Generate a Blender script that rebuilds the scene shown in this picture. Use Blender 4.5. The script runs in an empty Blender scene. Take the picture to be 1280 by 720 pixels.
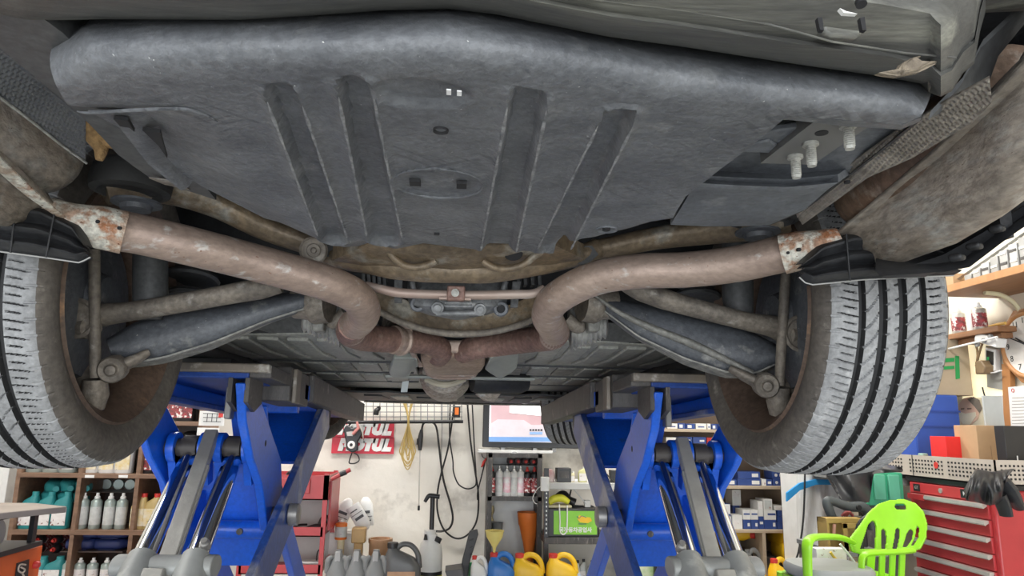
import bpy, bmesh, math, random
from mathutils import Vector, Matrix
random.seed(7)
S = bpy.context.scene
C = S.collection
PI = math.pi

# ------------------------------------------------------------------ camera
ZC = 1.40
YAW, PIT, ROLL = math.radians(4.5), math.radians(11.2), math.radians(1.0)
FPX = 880.0
fw = Vector((math.sin(YAW)*math.cos(PIT), math.cos(YAW)*math.cos(PIT), math.sin(PIT)))
r0 = Vector((math.cos(YAW), -math.sin(YAW), 0)); u0 = r0.cross(fw)
RV = r0*math.cos(ROLL) + u0*math.sin(ROLL); UV = u0*math.cos(ROLL) - r0*math.sin(ROLL)
cam = bpy.data.cameras.new('camera'); co = bpy.data.objects.new('camera', cam); C.objects.link(co)
cam.sensor_width = 36; cam.lens = 36*FPX/1280; cam.clip_start = 0.02
M = Matrix((RV, UV, -fw)).transposed().to_4x4(); M.translation = (0, 0, ZC); co.matrix_world = M
S.camera = co

# ------------------------------------------------------------------ world, lights, exposure
S.view_settings.view_transform = 'Standard'; S.view_settings.look = 'None'
S.view_settings.gamma = 1; S.view_settings.use_curve_mapping = False
S.view_settings.exposure = 0.0
W = bpy.data.worlds.new('sky'); S.world = W; W.use_nodes = True
W.node_tree.nodes['Background'].inputs[0].default_value = (0.86, 0.94, 1.0, 1)
W.node_tree.nodes['Background'].inputs[1].default_value = 2.0
def area(name, loc, rot, sx, sy, power, col=(1, 1, 1)):
    l = bpy.data.lights.new(name, 'AREA'); l.shape = 'RECTANGLE'; l.size = sx; l.size_y = sy
    l.energy = power; l.color = col
    o = bpy.data.objects.new(name, l); C.objects.link(o); o.location = loc; o.rotation_euler = rot; return o
area('door_daylight', (-0.4, -2.9, 1.45), (math.radians(97), 0, 0), 6.0, 2.7, 190, (0.97, 0.98, 1.0))
area('fill_light_back', (-0.3, 4.9, 3.45), (math.radians(12), 0, 0), 4.5, 0.25, 170, (1, 0.98, 0.94))  # unseen fill light added to brighten the back shelves
area('fill_light_left', (-2.6, 3.0, 3.5), (math.radians(8), 0, 0), 0.3, 3.5, 95, (1, 0.98, 0.95))  # unseen overhead fill light, added for the left side
area('fill_light_right', (1.3, 2.9, 3.45), (math.radians(6), math.radians(-36), 0), 0.3, 3.2, 88, (1, 0.97, 0.92))  # unseen fill light, added and tilted to brighten the right wall

# ------------------------------------------------------------------ pixel helpers (1280x720)
def ray(px, py): return fw + RV*((px-640)/FPX) + UV*((360-py)/FPX)
def P(px, py, Y):
    d = ray(px, py); return d*(Y/d.y) + Vector((0, 0, ZC))
def Pz(px, py, z):            # z relative to the camera height
    d = ray(px, py); return d*(z/d.z) + Vector((0, 0, ZC))
def PX(px, py, X):
    d = ray(px, py); return d*(X/d.x) + Vector((0, 0, ZC))
def R(x, y, z): return Vector((x, y, ZC+z))

# ------------------------------------------------------------------ mesh builder
def catmull(pts, n=8):
    pts = [Vector(p) for p in pts]; out = []
    for i in range(len(pts)-1):
        p0 = pts[max(i-1, 0)]; p1 = pts[i]; p2 = pts[i+1]; p3 = pts[min(i+2, len(pts)-1)]
        for k in range(n):
            t = k/n
            out.append(0.5*((2*p1) + (p2-p0)*t + (2*p0-5*p1+4*p2-p3)*t*t + (3*p1-p0-3*p2+p3)*t**3))
    out.append(pts[-1]); return out
class MB:
    def __init__(s): s.v = []; s.f = []
    def add(s, vs, fs):
        b = len(s.v); s.v += [Vector(v) for v in vs]; s.f += [tuple(i+b for i in f) for f in fs]; return s
    def box(s, c, d, rot=None):
        c = Vector(c); x, y, z = d[0]/2, d[1]/2, d[2]/2
        vs = [Vector((i*x, j*y, k*z)) for k in (-1, 1) for j in (-1, 1) for i in (-1, 1)]
        if rot is not None: vs = [rot @ v for v in vs]
        return s.add([c+v for v in vs], [(0, 2, 3, 1), (4, 5, 7, 6), (0, 1, 5, 4), (2, 6, 7, 3), (0, 4, 6, 2), (1, 3, 7, 5)])
    def bx(s, x0, x1, y0, y1, z0, z1):
        return s.box(((x0+x1)/2, (y0+y1)/2, (z0+z1)/2), (abs(x1-x0), abs(y1-y0), abs(z1-z0)))
    def prism(s, poly, ext):
        ext = Vector(ext); n = len(poly); a = [Vector(p) for p in poly]
        vs = a + [p+ext for p in a]
        fs = [tuple(range(n-1, -1, -1)), tuple(range(n, 2*n))] + [(i, (i+1) % n, n+(i+1) % n, n+i) for i in range(n)]
        return s.add(vs, fs)
    def loft(s, rings, closed=True, caps=True):
        n = len(rings[0]); b = len(s.v)
        for r in rings: s.v += [Vector(p) for p in r]
        for i in range(len(rings)-1):
            for j in range(n if closed else n-1):
                k = (j+1) % n
                s.f.append((b+i*n+j, b+i*n+k, b+(i+1)*n+k, b+(i+1)*n+j))
        if caps and closed:
            s.f.append(tuple(b+j for j in range(n-1, -1, -1))); e = b+(len(rings)-1)*n
            s.f.append(tuple(e+j for j in range(n)))
        return s
    def tube(s, path, r, seg=12, caps=True, flat=1.0, up=None):
        path = [Vector(p) for p in path]; m = len(path)
        rr = r if isinstance(r, (list, tuple)) else [r]*m
        if len(rr) != m:
            k = len(rr)-1; q = []
            for i in range(m):
                t = i/(m-1)*k; a = min(int(t), k-1); q.append(rr[a]+(rr[a+1]-rr[a])*(t-a))
            rr = q
        rings = []; nrm = None
        for i in range(m):
            t = (path[min(i+1, m-1)]-path[max(i-1, 0)]).normalized()
            if nrm is None:
                a = Vector(up) if up is not None else (Vector((0, 0, 1)) if abs(t.z) < 0.9 else Vector((1, 0, 0)))
                nrm = (a - t*a.dot(t)).normalized()
            else: nrm = (nrm - t*nrm.dot(t)).normalized()
            bn = t.cross(nrm)
            rings.append([path[i]+(nrm*math.cos(2*PI*j/seg)*flat + bn*math.sin(2*PI*j/seg))*rr[i] for j in range(seg)])
        return s.loft(rings, True, caps)
    def lathe(s, prof, o=(0, 0, 0), axis=(0, 0, 1), seg=20, caps=True):
        o = Vector(o); ax = Vector(axis).normalized()
        a = Vector((1, 0, 0)) if abs(ax.x) < 0.9 else Vector((0, 1, 0))
        n = (a-ax*a.dot(ax)).normalized(); b = ax.cross(n)
        return s.loft([[o+ax*h+(n*math.cos(2*PI*j/seg)+b*math.sin(2*PI*j/seg))*r for j in range(seg)] for r, h in prof], True, caps)
    def cyl(s, a, b, r, seg=16, r2=None):
        a = Vector(a); b = Vector(b); L = (b-a).length
        return s.lathe([(r, 0), (r if r2 is None else r2, L)], a, b-a, seg)
    def sheet(s, rows, th):     # rows of points, given thickness along the averaged normal
        n = len(rows[0]); nr = len(rows); b = len(s.v)
        V = [[Vector(p) for p in r] for r in rows]; th = Vector(th)
        for r in V: s.v += r
        for r in V: s.v += [p+th for p in r]
        o = nr*n
        for i in range(nr-1):
            for j in range(n-1):
                q = (b+i*n+j, b+i*n+j+1, b+(i+1)*n+j+1, b+(i+1)*n+j)
                s.f.append(q); s.f.append(tuple(x+o for x in reversed(q)))
        edge = [(0, j) for j in range(n)] + [(i, n-1) for i in range(1, nr)] + [(nr-1, j) for j in range(n-2, -1, -1)] + [(i, 0) for i in range(nr-2, 0, -1)]
        for k in range(len(edge)):
            i1, j1 = edge[k]; i2, j2 = edge[(k+1) % len(edge)]
            a_, b_ = b+i1*n+j1, b+i2*n+j2
            s.f.append((b_, a_, a_+o, b_+o))
        return s
    def mesh(s, name, off=(0, 0, 0), smooth=40):
        me = bpy.data.meshes.new(name); off = Vector(off)
        me.from_pydata([v-off for v in s.v], [], s.f); me.validate()
        bm = bmesh.new(); bm.from_mesh(me); bmesh.ops.recalc_face_normals(bm, faces=bm.faces); bm.to_mesh(me); bm.free()
        if smooth:
            me.polygons.foreach_set('use_smooth', [True]*len(me.polygons))
            me.set_sharp_from_angle(angle=math.radians(smooth))
        return me
OFF = {}
def tag(o, label=None, cat=None, group=None, kind=None):
    if label: o['label'] = label
    if cat: o['category'] = cat
    if group: o['group'] = group
    if kind: o['kind'] = kind
    return o
def thing(name, label, cat, loc=(0, 0, 0), group=None, rotz=0):
    o = bpy.data.objects.new(name, None); o.empty_display_size = 0.05; C.objects.link(o); o.location = loc
    o.rotation_euler = (0, 0, rotz)
    OFF[o] = Vector(loc) if rotz == 0 else Vector((0, 0, 0)); return tag(o, label, cat, group)
def part(name, mb, m, parent, label=None, bevel=0, smooth=40, kind=None):
    off = OFF.get(parent, Vector((0, 0, 0)))
    me = mb.mesh(name, off, smooth) if isinstance(mb, MB) else mb
    o = bpy.data.objects.new(name, me); C.objects.link(o)
    if m is not None and not me.materials: me.materials.append(m)
    o.parent = parent; OFF[o] = off
    if label: o['label'] = label
    if kind: o['kind'] = kind
    if bevel:
        b = o.modifiers.new('bevel', 'BEVEL'); b.width = bevel; b.segments = 2; b.limit_method = 'ANGLE'; b.angle_limit = 0.7
    return o
def solo(name, mb, m, label=None, cat=None, group=None, kind=None, bevel=0, smooth=40):
    xs = [v.x for v in mb.v]; ys = [v.y for v in mb.v]; zs = [v.z for v in mb.v]
    c = Vector(((min(xs)+max(xs))/2, (min(ys)+max(ys))/2, min(zs)))
    me = mb.mesh(name, c, smooth); o = bpy.data.objects.new(name, me); C.objects.link(o); o.location = c
    me.materials.append(m); OFF[o] = c; tag(o, label, cat, group, kind)
    if bevel:
        b = o.modifiers.new('bevel', 'BEVEL'); b.width = bevel; b.segments = 2; b.limit_method = 'ANGLE'; b.angle_limit = 0.7
    return o
def dup(root, loc, rot=(0, 0, 0), label=None, group=None, scale=None):
    def cp(o, par):
        c = o.copy(); C.objects.link(c)
        if par is not None: c.parent = par
        for ch in KIDS.get(o, []) or list(o.children): cp(ch, c)
        return c
    r = cp(root, None); r.location = loc; r.rotation_euler = rot if isinstance(rot, (tuple, list)) else (0, 0, rot)
    if label: r['label'] = label
    if group: r['group'] = group
    if scale: r.scale = scale
    return r
KIDS = {}
def text_mb(txt, size, origin, right, up, depth=0.001, align='CENTER', shear=0.0, bold=0.0, sx=1.0):
    cu = bpy.data.curves.new('lettering', 'FONT'); cu.body = txt; cu.size = size; cu.align_x = align; cu.align_y = 'CENTER'
    cu.shear = shear; cu.offset = bold; cu.extrude = depth/2; cu.resolution_u = 3
    to = bpy.data.objects.new('lettering', cu); C.objects.link(to)
    bpy.context.view_layer.update()
    me = bpy.data.meshes.new_from_object(to.evaluated_get(bpy.context.evaluated_depsgraph_get()))
    bpy.data.objects.remove(to); bpy.data.curves.remove(cu)
    right = Vector(right).normalized(); up = Vector(up).normalized(); n = right.cross(up); o = Vector(origin)
    mb = MB(); mb.v = [o+right*v.co.x*sx+up*v.co.y+n*v.co.z for v in me.vertices]; mb.f = [tuple(p.vertices) for p in me.polygons]
    bpy.data.meshes.remove(me); return mb

# ------------------------------------------------------------------ materials
def pm(name, c1, c2=None, rough=0.6, metal=0.0, sc=6.0, bump=0.0, bsc=None, c3=None, t3=0.62, s3=3.0, stretch=(1, 1, 1), detail=6, spec=0.5, emit=None, alpha=None, trans=0, w3=0.06, fine=0, fsc=90, speck=None):
    m = bpy.data.materials.new(name); m.use_nodes = True; nt = m.node_tree; N = nt.nodes; L = nt.links
    b = N['Principled BSDF']; b.inputs['Roughness'].default_value = rough; b.inputs['Metallic'].default_value = metal
    b.inputs['Specular IOR Level'].default_value = spec
    tc = N.new('ShaderNodeTexCoord'); mp = N.new('ShaderNodeMapping'); mp.inputs['Scale'].default_value = stretch
    L.new(tc.outputs['Object'], mp.inputs['Vector'])
    if c2 is None: c2 = tuple(x*0.86 for x in c1)
    def noise(s, d):
        n = N.new('ShaderNodeTexNoise'); n.inputs['Scale'].default_value = s; n.inputs['Detail'].default_value = d
        n.inputs['Roughness'].default_value = 0.6; L.new(mp.outputs['Vector'], n.inputs['Vector']); return n
    n1 = noise(sc, detail); r1 = N.new('ShaderNodeValToRGB'); L.new(n1.outputs['Fac'], r1.inputs['Fac'])
    r1.color_ramp.elements[0].position = 0.33; r1.color_ramp.elements[1].position = 0.67
    r1.color_ramp.elements[0].color = (*c2, 1); r1.color_ramp.elements[1].color = (*c1, 1)
    col = r1.outputs['Color']
    if c3 is not None:
        n3 = noise(s3, 8); r3 = N.new('ShaderNodeValToRGB'); L.new(n3.outputs['Fac'], r3.inputs['Fac'])
        r3.color_ramp.elements[0].position = t3-w3; r3.color_ramp.elements[1].position = t3+w3
        r3.color_ramp.elements[0].color = (0, 0, 0, 1); r3.color_ramp.elements[1].color = (1, 1, 1, 1)
        mx = N.new('ShaderNodeMix'); mx.data_type = 'RGBA'
        L.new(r3.outputs['Color'], mx.inputs[0]); L.new(col, mx.inputs[6]); mx.inputs[7].default_value = (*c3, 1)
        col = mx.outputs[2]
    if fine:
        nf = noise(fsc, 5); rf = N.new('ShaderNodeMapRange'); rf.inputs['From Min'].default_value = .35; rf.inputs['From Max'].default_value = .65
        rf.inputs['To Min'].default_value = 1-fine; rf.inputs['To Max'].default_value = 1+fine*.7; L.new(nf.outputs['Fac'], rf.inputs['Value'])
        mf = N.new('ShaderNodeMix'); mf.data_type = 'RGBA'; mf.blend_type = 'MULTIPLY'; mf.inputs[0].default_value = 1
        L.new(col, mf.inputs[6]); L.new(rf.outputs['Result'], mf.inputs[7]); col = mf.outputs[2]
    if speck:
        ns = noise(speck[0], 2); rs = N.new('ShaderNodeValToRGB'); L.new(ns.outputs['Fac'], rs.inputs['Fac'])
        rs.color_ramp.elements[0].position = speck[1]; rs.color_ramp.elements[1].position = speck[1]+.03
        rs.color_ramp.elements[0].color = (0, 0, 0, 1); rs.color_ramp.elements[1].color = (1, 1, 1, 1)
        mk = N.new('ShaderNodeMix'); mk.data_type = 'RGBA'; L.new(rs.outputs['Color'], mk.inputs[0]); L.new(col, mk.inputs[6]); mk.inputs[7].default_value = (*speck[2], 1); col = mk.outputs[2]
    L.new(col, b.inputs['Base Color'])
    if bump:
        nb = noise(bsc or sc*4, 6); bp = N.new('ShaderNodeBump'); bp.inputs['Strength'].default_value = bump
        bp.inputs['Distance'].default_value = 0.01; L.new(nb.outputs['Fac'], bp.inputs['Height']); L.new(bp.outputs['Normal'], b.inputs['Normal'])
    if emit:
        L.new(col, b.inputs['Emission Color']); b.inputs['Emission Strength'].default_value = emit
    if trans: b.inputs['Transmission Weight'].default_value = trans
    if alpha is not None: b.inputs['Alpha'].default_value = alpha
    return m
# ------------------------------------------------------------------ the room
YB = 5.75; XR = 2.98; XL = -4.4
m_floor = pm('floor_epoxy', (.46, .47, .46), (.34, .35, .34), .35, sc=3, c3=(.2, .2, .19), t3=.7, s3=5)
m_wall = pm('whitewashed_concrete', (.80, .765, .70), (.70, .66, .59), .85, sc=2.2, bump=.25, bsc=14, c3=(.40, .37, .33), t3=.645, s3=3.2, w3=.09)
m_wallr = pm('cream_plaster', (.80, .74, .62), (.70, .64, .52), .8, sc=2, bump=.1)
m_ceil = pm('ceiling_panel', (.62, .62, .60), None, .8, sc=3)
m_steelp = pm('painted_steel_post', (.45, .45, .44), None, .5)
def struct(name, mb, m, bevel=0): return solo(name, mb, m, kind='structure', bevel=bevel)
struct('floor', MB().bx(XL-.1, XR+.1, -3.0, YB+.1, -.1, 0), m_floor)
struct('ceiling', MB().bx(XL-.1, XR+.1, -3.0, YB+.1, 3.6, 3.7), m_ceil)
struct('wall_back', MB().bx(XL-.1, XR+.1, YB, YB+.1, 0, 3.6), m_wall)
struct('wall_right', MB().bx(XR, XR+.1, -3.0, YB, 0, 3.6), m_wallr)
struct('wall_left', MB().bx(XL-.1, XL, -3.0, YB, 0, 3.6), m_wall)
b = MB().bx(XL-.1, XR+.1, -3.1, -3.0, 3.0, 3.7); struct('trim_1', b, m_steelp)
# ------------------------------------------------------------------ the car on the lift, seen from under its rear bumper
m_tray = pm('dusty_black_undertray', (.150, .157, .168), (.085, .09, .10), .5, sc=14, bump=.35, bsc=70, c3=(.23, .235, .235), t3=.70, s3=17, w3=.10, fine=.20, fsc=140, speck=(230, .735, (.5, .5, .49)))
def scratches(m):               # scuffs in two crossing directions, worn into the plastic
    nt = m.node_tree; N = nt.nodes; L = nt.links; b = N['Principled BSDF']; src = b.inputs['Base Color'].links[0].from_socket
    tc = N.new('ShaderNodeTexCoord'); big = N.new('ShaderNodeTexNoise'); big.inputs['Scale'].default_value = 7; L.new(tc.outputs['Object'], big.inputs['Vector'])
    for ang, sx in ((.55, 9), (-.75, 7)):
        mp = N.new('ShaderNodeMapping'); mp.inputs['Rotation'].default_value = (0, 0, ang); L.new(tc.outputs['Object'], mp.inputs['Vector'])
        m2 = N.new('ShaderNodeMapping'); m2.inputs['Scale'].default_value = (sx*2, 130, 30); L.new(mp.outputs['Vector'], m2.inputs['Vector'])
        n = N.new('ShaderNodeTexNoise'); n.inputs['Scale'].default_value = 1; n.inputs['Detail'].default_value = 3; L.new(m2.outputs['Vector'], n.inputs['Vector'])
        ad = N.new('ShaderNodeMath'); ad.operation = 'ADD'; L.new(n.outputs['Fac'], ad.inputs[0]); L.new(big.outputs['Fac'], ad.inputs[1])
        sp_ = N.new('ShaderNodeSeparateXYZ'); L.new(tc.outputs['Object'], sp_.inputs[0]); zm = N.new('ShaderNodeMapRange'); zm.inputs['From Min'].default_value = .262; zm.inputs['From Max'].default_value = .268; zm.inputs['To Min'].default_value = 1; zm.inputs['To Max'].default_value = 0; L.new(sp_.outputs[2], zm.inputs['Value'])
        mr = N.new('ShaderNodeMapRange'); mr.inputs['From Min'].default_value = 1.20; mr.inputs['From Max'].default_value = 1.27; L.new(ad.outputs[0], mr.inputs['Value'])
        mx = N.new('ShaderNodeMix'); mx.data_type = 'RGBA'; mm = N.new('ShaderNodeMath'); mm.operation = 'MULTIPLY'; L.new(mr.outputs['Result'], mm.inputs[0]); L.new(zm.outputs['Result'], mm.inputs[1]); L.new(mm.outputs[0], mx.inputs[0]); L.new(src, mx.inputs[6]); mx.inputs[7].default_value = (.045, .048, .055, 1); src = mx.outputs[2]
    L.new(src, b.inputs['Base Color'])
scratches(m_tray)
m_worn = pm('worn_bright_plastic', (.30, .305, .31), (.11, .115, .125), .6, sc=55, fine=.3, fsc=190)
m_tray2 = pm('side_cover_plastic', (.135, .145, .16), (.09, .097, .11), .5, sc=10, bump=.2, bsc=60, c3=(.22, .23, .235), t3=.68, s3=14, fine=.22, fsc=110)
m_bump = pm('faded_bumper_underside', (.095, .095, .088), (.055, .055, .053), .5, sc=6, c3=(.24, .24, .20), t3=.63, s3=3.4, stretch=(.5, 6, 6), bump=.15, w3=.10, fine=.22, fsc=60)
m_black = pm('black_plastic', (.022, .023, .026), (.012, .0125, .014), .55, sc=14, bump=.15, fine=.3)
m_rail = pm('chassis_rail_paint', (.085, .088, .09), (.055, .057, .06), .55, sc=8, bump=.12, c3=(.2, .19, .17), t3=.70, s3=12, fine=.25)
m_hole = pm('dark_cavity', (.012, .012, .014), None, .8)
m_foil = pm('embossed_heat_shield', (.34, .31, .27), (.20, .18, .155), .36, .6, sc=12, bump=.2, bsc=70, fine=.25)
m_foil2 = pm('grey_embossed_heat_shield', (.16, .165, .17), (.10, .105, .11), .4, .4, sc=9, bump=.12, bsc=60)
m_muff = pm('weathered_muffler_steel', (.43, .385, .335), (.28, .235, .19), .55, .35, sc=7, c3=(.42, .41, .38), t3=.60, s3=24, stretch=(1, .6, 2), bump=.45, bsc=60, w3=.08, fine=.32, fsc=70, speck=(150, .70, (.14, .10, .075)))
m_pipe = pm('heat_tinted_exhaust_pipe', (.42, .325, .27), (.27, .20, .165), .5, .4, sc=5, c3=(.46, .43, .40), t3=.64, s3=46, stretch=(.5, 1, 1), bump=.16, bsc=90, w3=.05, fine=.16, fsc=110, speck=(130, .70, (.20, .11, .075)))
m_pipe2 = pm('dark_brown_exhaust_pipe', (.27, .165, .135), (.16, .095, .08), .55, .35, sc=7, c3=(.3, .23, .19), t3=.66, s3=40, bump=.3, bsc=80, fine=.3)
m_rust = pm('rusted_muffler_neck', (.50, .45, .37), (.33, .135, .06), .8, .1, sc=16, c3=(.62, .60, .53), t3=.53, s3=34, bump=.6, bsc=90, w3=.05, fine=.3, fsc=140, speck=(170, .66, (.14, .06, .03)))
m_arm = pm('dusty_steel_arm', (.225, .195, .16), (.12, .105, .09), .6, .2, sc=14, c3=(.32, .30, .27), t3=.66, s3=26, bump=.3, bsc=70, fine=.28, fsc=100)
m_armd = pm('dark_control_arm_cover', (.095, .102, .115), (.065, .07, .08), .5, sc=8, c3=(.22, .22, .21), t3=.66, s3=18, bump=.25, bsc=70, fine=.25, speck=(160, .72, (.3, .3, .29)))
m_lip = pm('worn_grey_flange', (.26, .255, .23), (.13, .13, .12), .6, sc=26, bump=.3, fine=.3)
m_sub = pm('oily_brown_subframe', (.235, .175, .11), (.11, .085, .06), .42, .3, sc=7, c3=(.27, .255, .22), t3=.60, s3=14, bump=.3, bsc=60, fine=.3, fsc=80)
m_diff = pm('cast_aluminium_dusty', (.20, .205, .21), (.10, .105, .11), .5, .3, sc=24, fine=.3, c3=(.36, .36, .35), t3=.68, s3=30, bump=.3, bsc=40)
m_stab = pm('worn_stabiliser_bar', (.36, .29, .25), (.24, .14, .11), .5, .3, sc=9, c3=(.55, .52, .48), t3=.6, s3=12, stretch=(.3, 1, 1))
m_panel = pm('underfloor_panel_plastic', (.36, .36, .325), (.22, .225, .21), .55, sc=5, c3=(.30, .30, .26), t3=.66, s3=13, bump=.2, fine=.25)
m_brace = pm('grey_green_brace', (.34, .36, .33), (.24, .255, .235), .5, .1, sc=8)
m_bolt = pm('corroded_bolt', (.50, .50, .47), (.25, .25, .23), .6, .4, sc=60, bump=.5, bsc=120)
m_bush = pm('rubber_bush', (.05, .05, .05), (.03, .03, .03), .7, sc=30, bump=.2)
m_dust = pm('dried_tan_mud', (.30, .25, .18), (.16, .13, .10), .9, sc=40, bump=.5, fine=.3)
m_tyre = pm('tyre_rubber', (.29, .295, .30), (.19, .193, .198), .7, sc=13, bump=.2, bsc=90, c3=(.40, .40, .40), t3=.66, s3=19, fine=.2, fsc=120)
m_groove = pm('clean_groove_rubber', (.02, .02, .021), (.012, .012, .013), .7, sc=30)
m_tyres = pm('tyre_sidewall', (.115, .10, .085), (.07, .062, .055), .75, sc=8, bump=.15, bsc=40, c3=(.22, .20, .175), t3=.68, s3=24, fine=.25)
m_rim = pm('rusty_wheel_barrel', (.17, .115, .085), (.10, .07, .055), .5, .3, sc=6, c3=(.34, .20, .11), t3=.66, s3=11, fine=.25)
m_paint = pm('car_body_paint', (.16, .165, .17), None, .25, sc=2, spec=.6)

CAR = thing('car', 'grey car raised on the blue lift, seen from beneath its rear bumper', 'car', (0, 2.4, ZC+.02))

def interp(pts, x):
    if x <= pts[0][0]: return pts[0][1]
    for a, b_ in zip(pts, pts[1:]):
        if x <= b_[0]: return a[1] + (b_[1]-a[1])*(x-a[0])/(b_[0]-a[0])
    return pts[-1][1]
def sstep(a, b_, x):
    t = max(0, min(1, (x-a)/(b_-a))); return t*t*(3-2*t)

# --- spare wheel well tray
def lerp(a, b_, t): return a+(b_-a)*t
def polyline(pts, n):       # resample a pixel polyline
    L = [0]
    for a, b_ in zip(pts, pts[1:]): L.append(L[-1]+math.dist(a, b_))
    out = []
    for i in range(n):
        d = L[-1]*i/(n-1); k = 0
        while k < len(pts)-2 and L[k+1] < d: k += 1
        t = (d-L[k])/max(1e-6, L[k+1]-L[k]); out.append((lerp(pts[k][0], pts[k+1][0], t), lerp(pts[k][1], pts[k+1][1], t)))
    return out
ZB = .285
R2 = [(84, 130), (150, 124), (250, 112), (340, 104), (450, 92), (560, 92), (640, 106), (760, 128), (900, 136), (985, 144)]
R3 = [(372, 299), (445, 315), (470, 306), (506, 318), (540, 311), (600, 319), (648, 321), (690, 322), (705, 310), (745, 305), (800, 288), (836, 283)]
LB = [(84, 130), (112, 141), (150, 168), (185, 206), (226, 236), (250, 251), (330, 289), (372, 299)]
RB = [(985, 144), (962, 164), (936, 185), (900, 212), (857, 246), (845, 265), (836, 283)]
NU, NV = 150, 100
top = [Pz(x, y, ZB) for x, y in polyline(R2, NU)]; bot = [Pz(x, y, ZB) for x, y in polyline(R3, NU)]
lef = [Pz(x, y, ZB) for x, y in polyline(LB, NV)]; rig = [Pz(x, y, ZB) for x, y in polyline(RB, NV)]
GR = [((352, 112), (418, 300), .012, .018), ((443, 104), (482, 300), .012, .022), ((662, 116), (622, 318), .014, .024), ((775, 142), (690, 315), .013, .022)]
GW = [(Pz(*a, ZB).xy, Pz(*b_, ZB).xy, w0, w1) for a, b_, w0, w1 in GR]
OV = Pz(548, 229, ZB); OVX = (Pz(604, 229, ZB)-OV).length; OVY = abs(Pz(548, 247, ZB).y-Pz(548, 211, ZB).y)/2
OV2 = Pz(525, 118, ZB); OV2X = (Pz(590, 118, ZB)-OV2).length
def tray_dz(p, t):
    dz = 0
    for a, b_, w0, w1 in GW:
        d = b_-a; k = max(0, min(1, (p.xy-a).dot(d)/d.dot(d))); q = a+d*k; dist = (p.xy-q).length
        w = lerp(w0, w1, k)
        dz += .011*(1-sstep(w*.75, w*1.15, dist)) - .004*math.exp(-((dist-w*1.3)/.004)**2)
    e = math.hypot((p.x-OV.x)/OVX, (p.y-OV.y)/OVY); dz -= .0025*math.exp(-((e-1)/.05)**2) - .002*(1-sstep(.9, 1, e))
    e = math.hypot((p.x-OV2.x)/OV2X, (p.y-OV2.y)/(OV2X*.6)); dz += .006*(1-sstep(.75, 1.05, e))
    return dz
rows = []
for i in range(NV):
    t = i/(NV-1); row = []
    for j in range(NU):
        s_ = j/(NU-1)
        p = top[j]*(1-t)+bot[j]*t + lef[i]*(1-s_)+rig[i]*s_ - (top[0]*(1-s_)*(1-t)+top[-1]*s_*(1-t)+bot[0]*(1-s_)*t+bot[-1]*s_*t)
        edge = min(s_, 1-s_)
        # the rounded left flank drops away upward
        z = tray_dz(p, t)*sstep(0, .03, t) + .02*(1-sstep(0, .16, s_))*sstep(.0, .25, t) + .012*sstep(.94, 1, t)*(1+.3*math.sin(s_*26))
        p = p + Vector((0, 0, z)); row.append(p)
    rows.append(row)
tray = MB(); tray.sheet(rows, (0, 0, .012))
# rounded rear wall of the tray, with the ledge running on to the right
R0 = [(58, 44), (120, 26), (200, 20), (400, 12), (560, 4), (700, 26), (850, 52), (1000, 74), (1150, 98), (1162, 108)]
RM = [(63, 84), (110, 60), (200, 52), (400, 44), (560, 40), (700, 60), (850, 86), (1000, 104), (1140, 118), (1160, 128)]
R2b = R2 + [(1128, 156), (1150, 146)]
n = 120
def yrow(pts, Y): return [P(x, y, Y) for x, y in polyline(pts, n)]
r2w = [Pz(x, y, ZB+.0) for x, y in polyline(R2b, n)]
rmw = [Pz(x, y, ZB+.018) for x, y in polyline(RM, n)]
r0w = [Vector((p.x*1.06, q.y+.055, ZC+.36)) for p, q in zip([Pz(x, y, .335) for x, y in polyline(R0, n)], rmw)]
wall = []
for k in range(13):
    t = k/12; row = []
    for a, b_, c in zip(r0w, rmw, r2w):
        # quadratic through the three rows
        row.append(a*(1-t)*(1-2*t) + b_*4*t*(1-t) + c*t*(2*t-1))
    wall.append(row)
tray.sheet(wall, (0, .01, .012))
# the ledge's own front lip above the side opening
lipA = [Pz(x, y, ZB) for x, y in [(930, 141), (985, 144), (1060, 151), (1128, 156), (1152, 146)]]
lipB = [Pz(x, y, ZB+.004) for x, y in [(960, 150), (988, 150), (1058, 158), (1126, 162), (1150, 152)]]
tray.sheet([lipA, lipB], (0, 0, .02))
# stepped flange on the tray's left side
st = [[Pz(x, y, z) for x, y in pts] for pts, z in (([(110, 139), (160, 138), (230, 137), (275, 150)], .289), ([(150, 160), (178, 158), (210, 160), (232, 175)], .292), ([(185, 205), (200, 202), (215, 205), (232, 218)], .296), ([(226, 238), (232, 238), (240, 240), (256, 252)], .292))]
tray.sheet([[p for q in zip(polyline([(v.x, v.y) for v in r], 12)) for p in [Vector((q[0][0], q[0][1], r[0].z+.03*max(0, (q[0][0]-r[0].x)/(r[-1].x-r[0].x))**3))]] for r in [[q+Vector((0, 0, .03*(i_/3)**2)) for i_, q in enumerate(r0)] for r0 in st]], (0, 0, .001))
TR = part('underbody_tray', tray, m_tray, CAR, smooth=50)
def hole(px, py, w, h, z=ZB-.001, m=m_hole, nm='drain_hole', par=TR):
    c = Pz(px, py, z); mb = MB().lathe([(w*.6, .004), (w, .0), (w*1.25, -.0015), (w*1.3, .004)], c, (0, 0, 1), 18)
    o = part(nm, mb, m, par); return o
def sq(px, py, w, h, z=ZB-.001):
    c = Pz(px, py, z); part('square_slot', MB().box(c, (w, h, .004)), m_hole, TR)
sq(519, 228, .013, .016); sq(577, 231, .012, .018); hole(551, 163, .006, .006); sq(546, 292, .008, .005); hole(758, 287, .013, .01, nm='drain_grommet', m=m_tray2)
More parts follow.
